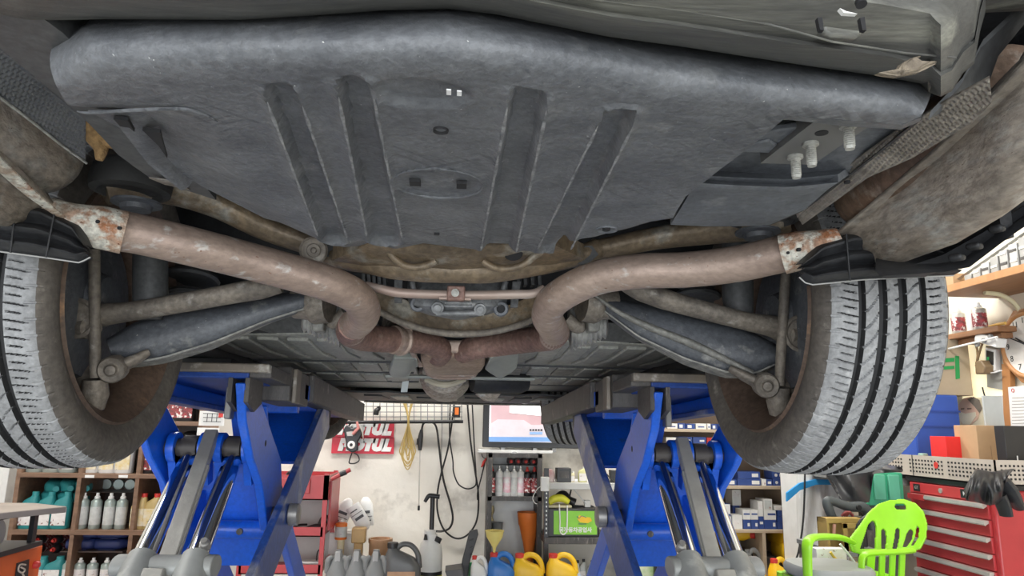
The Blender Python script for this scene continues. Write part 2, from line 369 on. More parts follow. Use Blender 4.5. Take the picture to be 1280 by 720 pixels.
c = Pz(758, 288, ZB-.004); part('grommet_hole', MB().lathe([(.004, -.001), (.006, 0), (.006, .004)], c, (0, 0, 1), 14), m_hole, TR)
for a, b_, w0, w1 in GW:
    for sd in (-1, 1):
        d = (b_-a).normalized(); nv = Vector((-d.y, d.x)); mb = MB(); path = []
        for k in range(24):
            t = .04+k/23*.9; w = lerp(w0, w1, t)*1.24; q = a+(b_-a)*t+nv*w*sd; path.append(Vector((q.x, q.y, ZC+ZB-.0035)))
        mb.tube(path, [.0005]+[.0009+.0014*((k*7) % 5)/4 for k in range(1, 23)]+[.0005], 6, flat=.5); part('rib_edge', mb, m_worn, TR, 'worn pale edge of a pressed rib')
oval = MB(); oval.tube([OV+Vector((OVX*math.cos(a*PI/20), OVY*math.sin(a*PI/20), -.001)) for a in range(41)], .0018, 6, caps=False)
part('oval_emboss_ring', oval, m_tray, TR)
fl = MB()
for dx, dy, w, h in ((0, 0, .004, .009), (.009, -.001, .004, .004), (.009, .004, .004, .003)):
    fl.box(Pz(561, 115, ZB-.002)+Vector((dx, dy, 0)), (w, h, .0012))
part('white_paint_mark', fl, pm('white_paint', (.8, .8, .8)), TR, 'white paint mark')

# --- side cover behind the opening on the right, with its bracket and studs
def patch(pts, z, th=.01):
    return [Pz(x, y, zz) for (x, y), zz in zip(pts, z if isinstance(z, list) else [z]*len(pts))]
sc_ = MB()
rowsC = []
for t, pts, z in [(0, [(990, 140), (1040, 142), (1100, 148), (1150, 150)], .335), (.3, [(935, 182), (990, 184), (1050, 186), (1100, 190)], .330), (.5, [(885, 220), (940, 222), (990, 224), (1062, 218)], .320),
                  (.52, [(876, 229), (930, 232), (986, 234), (1048, 228)], .294), (.56, [(868, 233), (925, 238), (980, 240), (1036, 236)], .292), (.60, [(864, 238), (920, 244), (975, 246), (1028, 243)], .300),
                  (.8, [(850, 262), (905, 264), (960, 264), (1006, 262)], .296), (1., [(838, 281), (880, 283), (925, 283), (962, 281)], .292), (1.02, [(838, 280), (880, 281), (925, 281), (966, 278)], .33)]:
    rowsC.append([Pz(x, y, z) for x, y in polyline(pts, 16)])
sc_.sheet(rowsC, (0, 0, .01))
SC = part('side_cover', sc_, m_tray2, CAR)
sw = MB(); sw.sheet([[Pz(x, y, .318) for x, y in ((1158, 122), (1152, 150), (1100, 192), (1006, 263), (962, 282))], [Pz(x, y, .40)+Vector((-.03, -.02, 0)) for x, y in ((1158, 122), (1152, 150), (1100, 192), (1006, 263), (962, 282))]], (-.004, 0, 0))
part('side_cover_gap_shade', sw, m_black, CAR)  # black sheet stands in for the shaded gap beside the heat shield
br = MB(); bp = [(1024, 150), (1090, 153), (1012, 206), (954, 204)]
br.prism([Pz(x, y, .302) for x, y in bp], (0, 0, .003))
br.prism([Pz(x, y, .302) for x, y in ((1090, 153), (1012, 206))] + [Pz(x, y, .302)+Vector((0, 0, .02)) for x, y in ((1012, 206), (1090, 153))], (.003, 0, 0))
br.prism([Pz(x, y, .302) for x, y in ((954, 204), (1024, 150))] + [Pz(x, y, .302)+Vector((0, 0, .02)) for x, y in ((1024, 150), (954, 204))], (-.003, 0, 0))
BR = part('stud_bracket', br, pm('grey_bracket_steel', (.19, .19, .185), (.13, .13, .13), .5, .3, sc=9), CAR)
part('bracket_hole', MB().lathe([(.0, -.0005), (.0065, -.0004), (.0065, .001)], Pz(1027, 166.5, .3015), (0, 0, 1), 16), m_hole, BR)
for (x, y) in ((1060, 156), (1013, 179), (994, 195)):
    p = Pz(x, y, .302); mb = MB(); prof = [(.0085, 0), (.0085, -.003), (.0055, -.004)]
    for k in range(9): prof += [(.0056, -.005-k*.0022), (.0047, -.0061-k*.0022)]
    prof += [(.0045, -.026)]; mb.lathe(prof, p, (0, 0, 1), 14); part('threaded_stud', mb, m_bolt, BR)
# the recess pockets left of the bracket
for (pts, z) in (([(952, 166), (1000, 160), (985, 175), (975, 180), (930, 178)], .309), ([(930, 182), (962, 176), (972, 182), (962, 192), (918, 190)], .306)):
    mb = MB(); mb.prism([Pz(x, y, z) for x, y in pts], (0, 0, .008)); part('cover_rib', mb, m_tray2, SC, bevel=.002)

# --- bumper
lip = [(-140, 14), (-60, 18), (0, 22), (34, 26), (130, 24), (300, 25), (400, 19), (480, 13), (560, 11), (620, 18), (680, 30), (760, 46), (850, 58), (1000, 81), (1100, 95), (1164, 107), (1174, 122), (1190, 114), (1203, 92), (1222, 76), (1227, 16), (1300, 13), (1400, 5)]
def ypx(x):
    return .50 + .00000016*(x-620)**2
bz = [(dx, k, Y) for dx, k, Y in ((0, 0, .022), (0, -5, .0), (0, -18, -.022), (0, -26, -.034), (0, -31, -.03), (0, -50, -.05), (0, -90, -.08), (0, -190, -.09), (0, -320, -.07))]
xs = [lip[0][0]+(lip[-1][0]-lip[0][0])*i/220 for i in range(221)]
brow = [[P(x, interp(lip, x)+0+k*(1.0 if k > -40 else 1.0), ypx(x)+dy) for x in xs] for _, k, dy in bz]
bmp = MB(); bmp.sheet(brow, (0, .015, .012)); BM = part('rear_bumper', bmp, m_bump, CAR, smooth=60)
tc = MB(); tp = [(1027, 18), (1030, 40), (1040, 45), (1072, 47), (1080, 40), (1078, 10), (1060, 4), (1050, 2), (1040, 14)]
tc.prism([P(x, y, ypx(x)-.052) for x, y in tp], (0, .012, .002)); part('tow_eye_cover', tc, m_bump, BM, bevel=.003)
part('tow_eye_hole', MB().lathe([(.0, 0), (.004, 0), (.004, .004)], P(1077, 6, .445), (0, .3, 1), 12), m_hole, BM)
part('torn_notch', MB().prism([P(x, y, .447) for x, y in ((1050, 10), (1055, 16), (1072, 17), (1058, 14))], (0, .004, 0)), pm('white_torn_edge', (.75, .75, .73)), BM, 'white torn edge')
for x in (1024, 1077):
    part('cover_notch', MB().prism([P(x, y, .455) for x, y in ((x-2, 22), (x+4, 21), (x+6, 38), (x+1, 37))], (0, .004, 0)), m_hole, BM)
cr = MB(); cr.tube([P(x, y, ypx(x)-.045) for x, y in ((700, -6), (850, 12), (960, 30), (1040, 52), (1130, 66), (1195, 72))], .0009, 6); part('crease_line', cr, m_bump, BM)
md = MB(); md.prism([P(x, y, .4745) for x, y in ((1098, 91), (1112, 88), (1124, 86), (1128, 79), (1138, 73), (1147, 72), (1152, 76), (1166, 77), (1170, 80), (1160, 85), (1150, 90), (1138, 92), (1122, 95), (1108, 93))], (0, .006, .001)); md.tube(catmull([P(x, y, .476) for x, y in ((1100, 91), (1124, 92), (1128, 82), (1140, 74), (1150, 71))], 5), [.001, .004, .0035, .002, .001], 8, flat=.35)
md.tube(catmull([P(x, y, .474) for x, y in ((1126, 92), (1145, 88), (1160, 80), (1170, 78))], 5), [.0035, .003, .0035, .001], 8, flat=.35)
part('dried_mud', md, m_dust, BM, 'tan dried mud on the bumper corner')

# --- chassis rail left, dark cavity roof, floor pan
rl = MB()
ra = [(-40, 4), (60, 24), (105, 66), (140, 118), (205, 172), (240, 212), (270, 250)]
rb = [(-80, 20), (0, 62), (30, 88), (70, 118), (115, 158), (150, 196), (190, 224)]
rl.sheet([[Pz(x, y, .33) for x, y in polyline(ra, 14)], [Pz(x, y, .335) for x, y in polyline(rb, 14)]], (0, 0, .12))
RLm = part('chassis_rail', rl, m_rail, CAR)
mb = MB(); mb.prism([Pz(x, y, .2855) for x, y in ((142, 149), (160, 151), (168, 165), (162, 160), (150, 158))], (0, 0, .004)); part('rail_notch', mb, m_hole, RLm)
mb = MB(); mb.prism([Pz(x, y, .289) for x, y in ((178, 163), (200, 166), (209, 198), (198, 182))], (0, 0, .004)); part('rail_notch', mb, m_hole, RLm)
mb = MB(); mb.prism([Pz(x, y, .328) for x, y in ((186, 223), (220, 227), (238, 238), (206, 231))], (0, 0, .002)); part('rail_end', mb, m_arm, RLm, 'tan dusty rail end')
pan = MB(); pan.bx(-.86, .86, .45, 1.95, ZC+.60, ZC+.62); pan.bx(-.86, .86, 1.95, 1.97, ZC+.24, ZC+.62); pan.bx(-.90, .90, 1.9, 5.1, ZC+.34, ZC+.36)
pan.bx(-.86, -.84, .45, .95, ZC+.40, ZC+.62); pan.bx(.84, .86, .45, .95, ZC+.40, ZC+.62)
part('floor_pan', pan, m_black, CAR)

mb = MB(); mb.tube(catmull([Pz(x, y, ZB-.001) for x, y in ((96, 139), (112, 141), (160, 138), (225, 136), (252, 142), (272, 152))], 8), [.0006, .0016, .0018, .0016, .0006], 6); part('tray_crease', mb, m_tray, TR)
mb = MB(); mb.tube(catmull([P(x, y, 1.0) for x, y in ((108, 148), (116, 158), (122, 172), (126, 186), (124, 200))], 6), [.012, .018, .016, .010, .005], 10); mb.tube(catmull([P(x, y, 1.0) for x, y in ((118, 164), (132, 172), (148, 182))], 6), [.014, .016, .006], 10); part('torn_foam', mb, pm('rusty_foam', (.40, .25, .11), (.22, .13, .06), .9, sc=30, bump=.6, fine=.3), CAR, 'torn rusty foam beside the rail')
# --- wheel arch liners: ribbed rear sections over each tyre
def liner(pts_top, pts_bot, Y, sgn, n=36):
    rows = []
    for k in range(21):
        t = k/20; row = []
        for a, b_ in zip(polyline(pts_top, n), polyline(pts_bot, n)):
            p = P(lerp(a[0], b_[0], t), lerp(a[1], b_[1], t), Y); p.y -= .02*abs(math.sin(t*PI*3)); row.append(p)
        rows.append(row)
    mb = MB(); mb.sheet(rows, (0, .008, 0)); o = part('arch_liner', mb, m_black, CAR)
    e = MB(); e.tube([P(x, y+.5, Y-.004) for x, y in polyline(pts_bot, 20)], .0012, 8); part('liner_edge', e, pm('pale_liner_edge', (.34, .34, .33), None, .4), o, 'pale bottom edge')
    for f in (.35, .62):
        v = MB(); a = polyline(pts_top, n)[int(f*n)]; b_ = polyline(pts_bot, n)[int(f*n)]
        v.tube([P(lerp(a[0], b_[0], t), lerp(a[1], b_[1], t), Y-.022) for t in (0, .5, 1)], .0016, 8); part('liner_rib', v, m_black, o)
    return o
liner([(-40, 252), (0, 254), (60, 260), (100, 282), (113, 308)], [(-40, 312), (0, 314), (60, 322), (100, 328), (113, 321)], 1.08, -1)
liner([(997, 330), (1020, 306), (1060, 292), (1090, 294), (1140, 300), (1192, 325)], [(999, 346), (1010, 356), (1030, 354), (1080, 349), (1140, 346), (1192, 344)], 1.08, 1)
# right-hand liner corner and bumper side seen past the muffler
mb = MB(); mb.sheet([[P(x, y, 1.0) for x, y in ((1120, 338), (1180, 318), (1230, 290), (1330, 225))], [P(x, y, .99) for x, y in ((1180, 336), (1200, 328), (1238, 304), (1330, 245))]], (.01, .06, 0))
part('bumper_side_flange', mb, m_black, CAR)
mb = MB(); mb.sheet([[P(x, y, .96) for x, y in ((1100, 345), (1180, 340), (1212, 334), (1262, 296), (1330, 250))], [P(x, y, 1.12) for x, y in ((1100, 318), (1170, 315), (1212, 300), (1262, 270), (1330, 225))]], (.0, .01, .01))
part('bumper_side_liner', mb, m_black, CAR)
for k, (x, y) in enumerate(((1196, 322), (1218, 308), (1246, 286))):
    part('liner_clip', MB().box(P(x, y, .95), (.018, .02, .010), Matrix.Rotation(.5, 3, 'Z')), m_black, CAR, bevel=.004)

# --- heat shields (embossed sheet)
def embossed(pa, pb, za, zb, nu, nv, m, amp=.0016, wl=.0085, name='heat_shield'):
    A = polyline(pa, nu); B = polyline(pb, nu); rows = []
    for k in range(nv):
        t = k/(nv-1); row = []
        for i in range(nu):
            p = Pz(A[i][0], A[i][1], za)*(1-t) + Pz(B[i][0], B[i][1], zb)*t
            u = p.x/wl; v = p.y/wl; b_ = math.sin(PI*2*(u*.8+v*.6))*math.sin(PI*2*(u*.6-v*.8))
            ed = min(1, 8*min(t, 1-t))
            row.append(p + Vector((0, 0, -amp*b_*ed*1.3)))
        rows.append(row)
    mb = MB(); mb.sheet(rows, (0, 0, .002)); return part(name, mb, m, CAR, smooth=80)
embossed([(-60, 14), (0, 60), (30, 84), (64, 114), (107, 150)], [(-60, 78), (0, 122), (40, 152), (75, 180), (107, 203)], .335, .318, 150, 60, m_foil2)
e = MB(); e.tube([Pz(x, y, .317) for x, y in ((-60, 78), (0, 122), (40, 152), (75, 180), (108, 204))], .0016, 6); part('heat_shield_edge', e, m_bolt, CAR, 'bright cut edge')
embossed([(988, 258), (1050, 214), (1120, 165), (1180, 128), (1237, 97)], [(1003, 281), (1052, 246), (1085, 222), (1140, 198), (1216, 153), (1240, 128)], .325, .312, 210, 64, m_foil, .0017, .0092)
part('shield_hole', MB().lathe([(0, 0), (.004, 0), (.004, .003)], Pz(1059, 229, .312), (0, 0, 1), 10), m_hole, CAR)
mb = MB(); mb.sheet([[P(x, y, .62) for x, y in ((1160, 150), (1200, 108), (1226, 60), (1272, 16), (1330, -20))], [P(x, y, .66) for x, y in ((1200, 128), (1238, 98), (1248, 70), (1282, 28), (1340, 0))]], (.004, 0, .01))
part('rail_shield', mb, m_rail, CAR)

# --- mufflers (two welded half shells with a flange)
def muffler(seam, low, Yk, sgn):
    rings = []; fl = [[], []]; n = len(seam)
    m = 15; A = []; B = []
    for k in range(m):
        t = k/(m-1)*(n-1); i = min(int(t), n-2); f = t-i
        A.append(P(lerp(seam[i][0], seam[i+1][0], f), lerp(seam[i][1], seam[i+1][1], f), lerp(seam[i][2], seam[i+1][2], f)))
        B.append(P(lerp(low[i][0], low[i+1][0], f), lerp(low[i][1], low[i+1][1], f), lerp(low[i][2], low[i+1][2], f)))
    for k in range(m):
        a = A[k]; b_ = B[k]; u = b_-a; w = u.length
        nrm = Vector((0, 0, -1)); ring = []
        t = k/(m-1); grow = min(1, (math.sqrt(max(0, 1-(1-min(1, t*3.2))**2))))
        hb = w*.16*(.25+.75*grow); ht = max(.05, w*.30)*(.3+.7*grow)
        for j in range(13):
            s_ = j/12; ring.append(a + u*s_ + nrm*hb*math.sin(PI*s_)**.7)
        for j in range(1, 13):
            s_ = 1-j/13; ring.append(a + u*s_ + Vector((0, 0, 1))*ht*math.sin(PI*s_)**.55)
        rings.append(ring); fl[0].append(a+Vector((-sgn*.012, 0, .003))); fl[1].append(a+Vector((sgn*.02, 0, .003)))
    mb = MB(); mb.loft(rings); o = part('muffler', mb, m_muff, CAR, smooth=60)
    f_ = MB(); f_.sheet(fl, (0, 0, -.007)); part('weld_flange', f_, m_muff, o, bevel=.002)
    return o
muffler([(1040, 303, 1.12), (1110, 245, .96), (1180, 187, .80), (1250, 122, .66), (1330, 40, .55)],
        [(1062, 311, 1.13), (1108, 336, 1.06), (1196, 303, .93), (1262, 262, .82), (1400, 150, .66)], None, 1)
muffler([(72, 268, 1.12), (20, 218, .97), (-40, 165, .82), (-110, 100, .68), (-200, 20, .56)],
        [(58, 274, 1.13), (0, 284, 1.05), (-80, 262, .93), (-160, 225, .82), (-300, 110, .66)], None, -1)
# inner shells of the mufflers facing the tunnel
def shell(p0, p1, r0_, r1_, name='muffler_shell', m=m_muff):
    mb = MB(); n = 14; rings = []
    a = P(*p0); b_ = P(*p1)
    mb.tube([lerp(a, b_, t/n) for t in range(n+1)], [r0_*.55, r0_*.9, r0_] + [lerp(r0_, r1_, t/(n-3)) for t in range(1, n-1)], 28); return part(name, mb, m, CAR, smooth=50)
shell((60, 200, 1.14), (-190, 20, .66), .072, .080)
mb = MB(); mb.tube(catmull([P(78, 272, 1.075), P(40, 243, .99), P(0, 206, .91), P(-50, 158, .82)], 6), [.006, .010, .011, .011], 10, flat=.35); part('seam_band', mb, m_rust, CAR, 'pale rusty seam band')
m_shell = pm('tinted_muffler_shell', (.30, .20, .14), (.17, .12, .09), .4, .5, sc=9, c3=(.42, .36, .30), t3=.64, s3=20, bump=.2, fine=.25)
shell((1068, 258, 1.12), (1275, 112, .72), .056, .060, m=m_shell)
for (x, y, Y) in ((1152, 208, .97), (1104, 240, 1.05)):
    mb = MB(); c = P(x, y, Y); mb.lathe([(.0585, -.006), (.061, 0), (.0585, .006)], c, (P(1275, 118, .72)-P(1075, 262, 1.12)), 28); part('shell_bead', mb, m_pipe2, CAR)
shell((1318, 92, .66), (1400, 30, .5), .04, .04)

# --- exhaust pipes
def pipe(pts, r, m, name='exhaust_pipe', seg=28, n=10):
    mb = MB(); path = catmull([P(*p) for p in pts], n); mb.tube(path, r, seg); return part(name, mb, m, CAR, smooth=60)
PL = pipe([(140, 288, 1.12), (170, 292, 1.14), (235, 307, 1.17), (310, 326, 1.22), (380, 345, 1.26), (420, 358, 1.29), (446, 372, 1.33), (455, 388, 1.39), (450, 400, 1.46), (440, 409, 1.53), (439, 414, 1.57)], .0325, m_pipe)
pipe([(442, 406, 1.50), (438.5, 413, 1.56), (441, 417, 1.61), (455, 422, 1.69), (478, 424, 1.74), (500, 425, 1.78)], .0323, m_pipe2, 'exhaust_link_pipe')
PR = pipe([(1002, 312, 1.12), (970, 319, 1.14), (920, 330, 1.18), (860, 337, 1.22), (800, 339, 1.24), (755, 345, 1.27), (720, 358, 1.31), (692, 376, 1.36), (684, 394, 1.43), (690, 408, 1.52), (694, 416, 1.60), (691, 420, 1.66)], .0325, m_pipe)
pipe([(692, 412, 1.56), (694, 417, 1.61), (686, 422, 1.70), (662, 425, 1.78), (625, 430, 1.86), (596, 434, 1.90), (578, 440, 1.95)], .0323, m_pipe2, 'exhaust_link_pipe')
pipe([(496, 425, 1.78), (520, 427, 1.83), (540, 430, 1.88), (552, 438, 1.93), (548, 446, 1.98)], [.030, .030, .031, .031, .030], m_pipe2, 'exhaust_link_pipe')
def clamp(p, q, r, m, name='pipe_clamp', L=.03):
    a = P(*p); d = (P(*q)-a).normalized(); mb = MB()
    mb.lathe([(r*.9, -L/2), (r, -L/2), (r*1.06, -L*.3), (r, -L*.1), (r, L*.2), (r*1.12, L*.35), (r*1.12, L*.5), (r*.9, L*.5)], a, d, 28); return part(name, mb, m, PL)
cl = clamp((497, 425, 1.77), (530, 428, 1.85), .035, m_pipe)
part('clamp_bolt', MB().box(P(507, 412, 1.77), (.035, .02, .022)), m_pipe, PL, bevel=.003)
def neck(pts, rr, flat, up):
    mb = MB(); mb.tube(catmull([P(*p) for p in pts], 8), rr, 28, flat=flat, up=up); return part('muffler_neck', mb, m_rust, CAR, 'rust-speckled muffler neck', smooth=60)
NL = neck([(58, 262, 1.09), (90, 276, 1.10), (125, 284, 1.115), (156, 291, 1.13)], [.020, .028, .034, .0345], 1, (0, 0, 1))
NR = neck([(1050, 296, 1.08), (1025, 306, 1.095), (1000, 313, 1.11), (978, 318, 1.125)], [.016, .026, .033, .0345], 1, (0, 0, 1))
def pin(x, y, Y, r, par):
    part('pinhole', MB().lathe([(0, -.001), (r, -.001), (r, .012)], P(x, y, Y), fw, 12), m_hole, par)
pin(122, 277, 1.083, .003, NL); pin(149, 285, 1.094, .0028, NL); pin(999, 312, 1.078, .0032, NR); pin(985, 316, 1.09, .0026, NR)

# --- centre resonator
def boxring(pts): return pts
rz = MB(); rr = []
for (xl, xr_, yt, yb, Y) in ((532, 594, 432, 446, 1.93), (526, 606, 432, 452, 1.97), (527, 606, 430, 462, 2.06), (529, 604, 432, 466, 2.2), (530, 600, 434, 469, 2.36), (534, 592, 440, 472, 2.5), (542, 582, 450, 474, 2.6)):
    a, b_, c, d = P(xl, yt, Y), P(xr_, yt, Y), P(xr_, yb, Y), P(xl, yb, Y); ring = []
    for (p, q, ax) in ((a, b_, 0), (b_, c, 0), (c, d, 0), (d, a, 0)):
        for k in range(6): ring.append(lerp(p, q, k/6))
    cc = (a+b_+c+d)/4; ring = [cc+(p-cc)*min(1, .93+.07*abs(1)) for p in ring]
    cor = [0, 6, 12, 18]
    for i in cor: ring[i] = cc+(ring[i]-cc)*.9
    rr.append(ring)
rz.loft(rr); m_res = pm('rusty_resonator', (.38, .28, .21), (.24, .165, .12), .5, .35, sc=12, fine=.25, bump=.2)
RS = part('resonator', rz, m_res, CAR, bevel=.006)
for k in range(7):
    Y = 2.0+k*.075; z0 = 449+k*3.2
    mb = MB(); mb.tube(catmull([P(530+k*.6, z0-2, Y), P(545, z0+1.5+k*.3, Y-.01), P(566, z0+2.4+k*.3, Y-.012), P(588, z0+1.5+k*.3, Y-.01), P(603-k*1.3, z0-2, Y)], 4), .007, 8); part('resonator_rib', mb, m_pipe, RS)
mb = MB(); mb.box(P(566, 434, 1.935), (.07, .05, .035)); part('resonator_bridge', mb, m_pipe, RS, bevel=.008)
for x0, y0, x1, y1 in ((515, 440, 526, 458), (608, 440, 596, 458)):
    mb = MB(); mb.tube([P(x0, y0, 1.98), P(x1, y1, 2.05)], .008, 8, flat=.5); part('hanger_rod', mb, m_pipe, RS)
mb = MB(); mb.lathe([(.09, 0), (.11, .06), (.115, .3), (.09, .38)], P(556, 464, 2.9), (0, 1, 0), 24); part('catalyst_can', mb, m_muff, CAR)
mb = MB(); mb.tube(catmull([P(533, 474, 2.75), P(545, 479, 2.72), P(556, 481, 2.7), P(567, 479, 2.72), P(580, 474, 2.75)], 5), .012, 8); part('catalyst_ring', mb, pm('cream_gasket', (.55, .5, .38)), CAR)
mb = MB(); mb.lathe([(.05, 0), (.055, .02), (.055, .2), (.04, .24)], P(590, 474, 2.9), (1, .25, 0), 18); part('gearbox_end', mb, m_black, CAR)
mb = MB(); mb.prism([P(x, y, 3.0) for x, y in ((595, 492), (625, 492), (632, 485), (618, 502), (606, 500))], (0, .1, 0)); part('gearbox_mount', mb, m_muff, CAR)

# --- rear subframe
def bar(pts, r, m, name, par=CAR, flat=1.0, seg=18, up=(0, 0, 1), label=None, n=8):
    mb = MB(); mb.tube(catmull([P(*p) for p in pts], n), r, seg, flat=flat, up=up); return part(name, mb, m, par, label, smooth=60)
SF = bar([(372, 294, 1.36), (405, 314, 1.36), (430, 325, 1.34), (460, 327, 1.33), (490, 331, 1.32), (530, 336, 1.31), (566, 338, 1.31), (610, 338, 1.31), (650, 332, 1.32), (680, 328, 1.33), (715, 323, 1.34), (745, 312, 1.36)], [.026, .024, .020, .026, .030, .028, .026, .027, .028, .026, .020, .025], m_sub, 'subframe', flat=.9)
mid = MB(); rows = []
for t, Y, z in ((0, 1.20, .30), (.3, 1.215, .275), (.65, 1.26, .262), (1, 1.31, .262)):
    rows.append([P(x, y, Y) for x, y in polyline([(lerp(470, 415, t), lerp(300, 326, t)), (505, lerp(304, 340, t)), (566, lerp(308, 343, t)), (630, lerp(306, 341, t)), (lerp(680, 730, t), lerp(300, 324, t))], 24)])
mid.sheet(rows, (0, 0, .03)); part('subframe_web', mid, m_sub, SF)
for pts in ([(484, 308, 1.235), (492, 322, 1.24), (506, 332, 1.25), (522, 334, 1.255), (538, 330, 1.25), (546, 326, 1.245)], [(603, 326, 1.245), (616, 334, 1.25), (632, 336, 1.255), (652, 332, 1.25), (668, 320, 1.24), (680, 312, 1.235)]):
    bar(pts, .007, m_sub, 'notch_lip', SF)
    c = P((pts[0][0]+pts[-1][0])/2, min(q[1] for q in pts)+5, 1.232); mb = MB(); mb.lathe([(.0, .004), (.015, .004), (.017, .002), (.017, -.01)], c+Vector((0, -.004, .0)), (0, -.55, -.8), 24); part('bush_bore', mb, m_hole, SF)
bar([(130, 238, 1.24), (165, 232, 1.26), (215, 238, 1.29), (270, 256, 1.32), (330, 285, 1.35), (385, 305, 1.36)], [.036, .042, .038, .034, .032, .028], m_sub, 'subframe_arm', flat=.7)
bar([(985, 275, 1.26), (950, 282, 1.28), (880, 290, 1.33), (820, 298, 1.36), (760, 310, 1.37), (722, 318, 1.37)], [.034, .04, .036, .032, .03, .026], m_sub, 'subframe_arm', flat=.7)
for (x, y, s_) in ((163, 240, 1), (955, 276, -1)):
    mb = MB(); c = P(x, y, 1.22); mb.lathe([(.05, .05), (.062, .04), (.066, .02), (.064, .0), (.052, -.004), (.046, .004), (.02, .006)], c, (0, 0, 1), 30)
    o = part('subframe_mount', mb, m_bush, CAR)
    mb = MB(); mb.lathe([(.04, .0), (.04, -.004), (.026, -.006), (.024, -.014), (.012, -.015)], P(x+8*s_, y+13, 1.2), (0, 0, 1), 20); part('mount_bolt', mb, m_armd, o)
for (x, y) in ((392, 313), (655, 321)):
    mb = MB(); c = P(x, y, 1.30); ax = (P(x, y, 1.30)-Vector((0, 0, ZC))).normalized()*-1
    mb.lathe([(.026, -.03), (.026, .0), (.022, .004), (.018, .002), (.013, .003), (.012, .008), (.006, .0085), (.004, .011), (.0, .011)], c, ax, 24); o = part('bush_bolt', mb, m_arm, CAR)
mb = MB(); mb.prism([P(x, y, 1.33) for x, y in ((405, 300), (420, 296), (436, 310), (447, 318), (440, 320), (408, 321))], (0, .04, 0)); part('gusset', mb, m_rail, SF)
mb = MB(); mb.prism([P(x, y, 1.33) for x, y in ((700, 310), (740, 307), (748, 318), (735, 330), (705, 329))], (0, .04, 0)); part('gusset', mb, m_rail, SF)
# lower crossmember and its pale edge
rows = []
for t in (0, .5, 1):
    rows.append([P(x, y, 1.62+.03*t) for x, y in polyline([(462, lerp(352, 384, t)), (500, lerp(372, 404, t)), (540, lerp(388, 414, t)), (580, lerp(392, 417, t)), (620, lerp(388, 414, t)), (660, lerp(372, 404, t)), (700, lerp(352, 384, t))], 40)])
mb = MB(); mb.sheet(rows, (0, .05, .01)); XM = part('lower_crossmember', mb, m_sub, CAR)
bar([(468, 386, 1.63), (500, 402, 1.63), (540, 414, 1.63), (580, 417.5, 1.63), (620, 414, 1.63), (660, 402, 1.63), (700, 384, 1.63)], .008, m_arm, 'crossmember_edge', XM)
# differential
dm = MB(); rows = []
for k, (hw, y, Y) in enumerate(((56, 344, 1.46), (62, 354, 1.43), (64, 372, 1.42), (60, 384, 1.42), (50, 392, 1.435), (36, 397, 1.46), (16, 400, 1.5))):
    ring = []
    rows.append([P(572+hw*s_/8, y+abs(s_/8)**2*-3, Y+.03*(s_/8)**4) for s_ in range(-8, 9)])
dm.sheet(rows, (0, .2, .05)); DF = part('differential', dm, m_diff, CAR, smooth=50)
for x, y in ((547, 385), (600, 387)):
    mb = MB(); mb.lathe([(.013, .01), (.0125, -.004), (.008, -.005), (.0075, -.013), (.004, -.0135)], P(x, y, 1.415), (0, 1, .25), 16); part('diff_bolt', mb, m_diff, DF)
for x, y, s_ in ((522, 380, -1), (626, 386, 1)):
    mb = MB(); mb.lathe([(.009, .02), (.016, .018), (.0165, 0), (.014, -.003), (.009, -.003), (.0088, .02)], P(x, y, 1.44), (0, 1, .2), 20, caps=False); part('diff_ear', mb, m_armd, DF)
    mb = MB(); mb.lathe([(.0, .0), (.0088, 0), (.0088, .01)], P(x, y, 1.442), (0, 1, .2), 14); part('ear_hole', mb, m_hole, DF)
for k, (x0, y0, x1, y1) in enumerate(((548, 370, 600, 372), (556, 378, 590, 379), (545, 392, 605, 391), (515, 352, 518, 366), (632, 352, 628, 366))):
    bar([(x0, y0, 1.422), (x1, y1, 1.422)], .006, m_diff, 'casting_rib', DF)
# stabiliser bar
ST = bar([(458, 356, 1.375), (475, 361, 1.37), (500, 366, 1.37), (540, 368, 1.37), (590, 369, 1.37), (640, 368, 1.37), (666, 367, 1.372), (680, 360, 1.375)], [.007, .009, .0095, .009, .009, .0095, .009, .007], m_stab, 'stabiliser_bar')
mb = MB(); mb.box(P(570, 367, 1.362), (.035, .016, .03)); part('bar_clamp', mb, m_pipe2, ST, bevel=.003)
mb = MB(); mb.lathe([(.008, 0), (.008, -.004), (.004, -.005)], P(569, 366, 1.352), (0, 1, .2), 12); part('clamp_screw', mb, m_bolt, ST)
mb = MB(); mb.box(P(569, 374, 1.365), (.062, .012, .004)); part('bar_strap', mb, m_stab, ST)
for x0, y0, x1, y1 in ((498, 350, 497, 378), (646, 352, 642, 384)):
    mb = MB(); mb.prism([P(x, y, 1.5) for x, y in ((x0-5, y0), (x0+5, y0), (x1+5, y1), (x1-4, y1))], (0, .012, 0)); part('bracket_tab', mb, m_diff, CAR)
for i in range(9):
    x = 452+i*6.5 if i < 5 else 645+(i-5)*9; mb = MB(); mb.prism([P(q, y, 1.55) for q, y in ((x, 338), (x+4, 338), (x+5, 356), (x+1, 356))], (0, .03, 0)); part('cooling_fin', mb, m_rail, CAR)

# ribbed foil shields either side of the tunnel
for pts in (([(480, 388), (535, 412)], [(476, 410), (518, 414)]), ([(690, 384), (622, 412)], [(700, 408), (612, 416)])):
    rows = []
    for k in range(12):
        t = k/11; row = []
        for i in range(40):
            f = i/39; x = lerp(lerp(pts[0][0][0], pts[0][1][0], f), lerp(pts[1][0][0], pts[1][1][0], f), t); y = lerp(lerp(pts[0][0][1], pts[0][1][1], f), lerp(pts[1][0][1], pts[1][1][1], f), t)
            row.append(P(x, y, 1.80+.006*math.sin(f*60+t*6)))
        rows.append(row)
    mb = MB(); mb.sheet(rows, (0, .004, 0)); part('ribbed_shield', mb, m_foil, CAR, smooth=70)
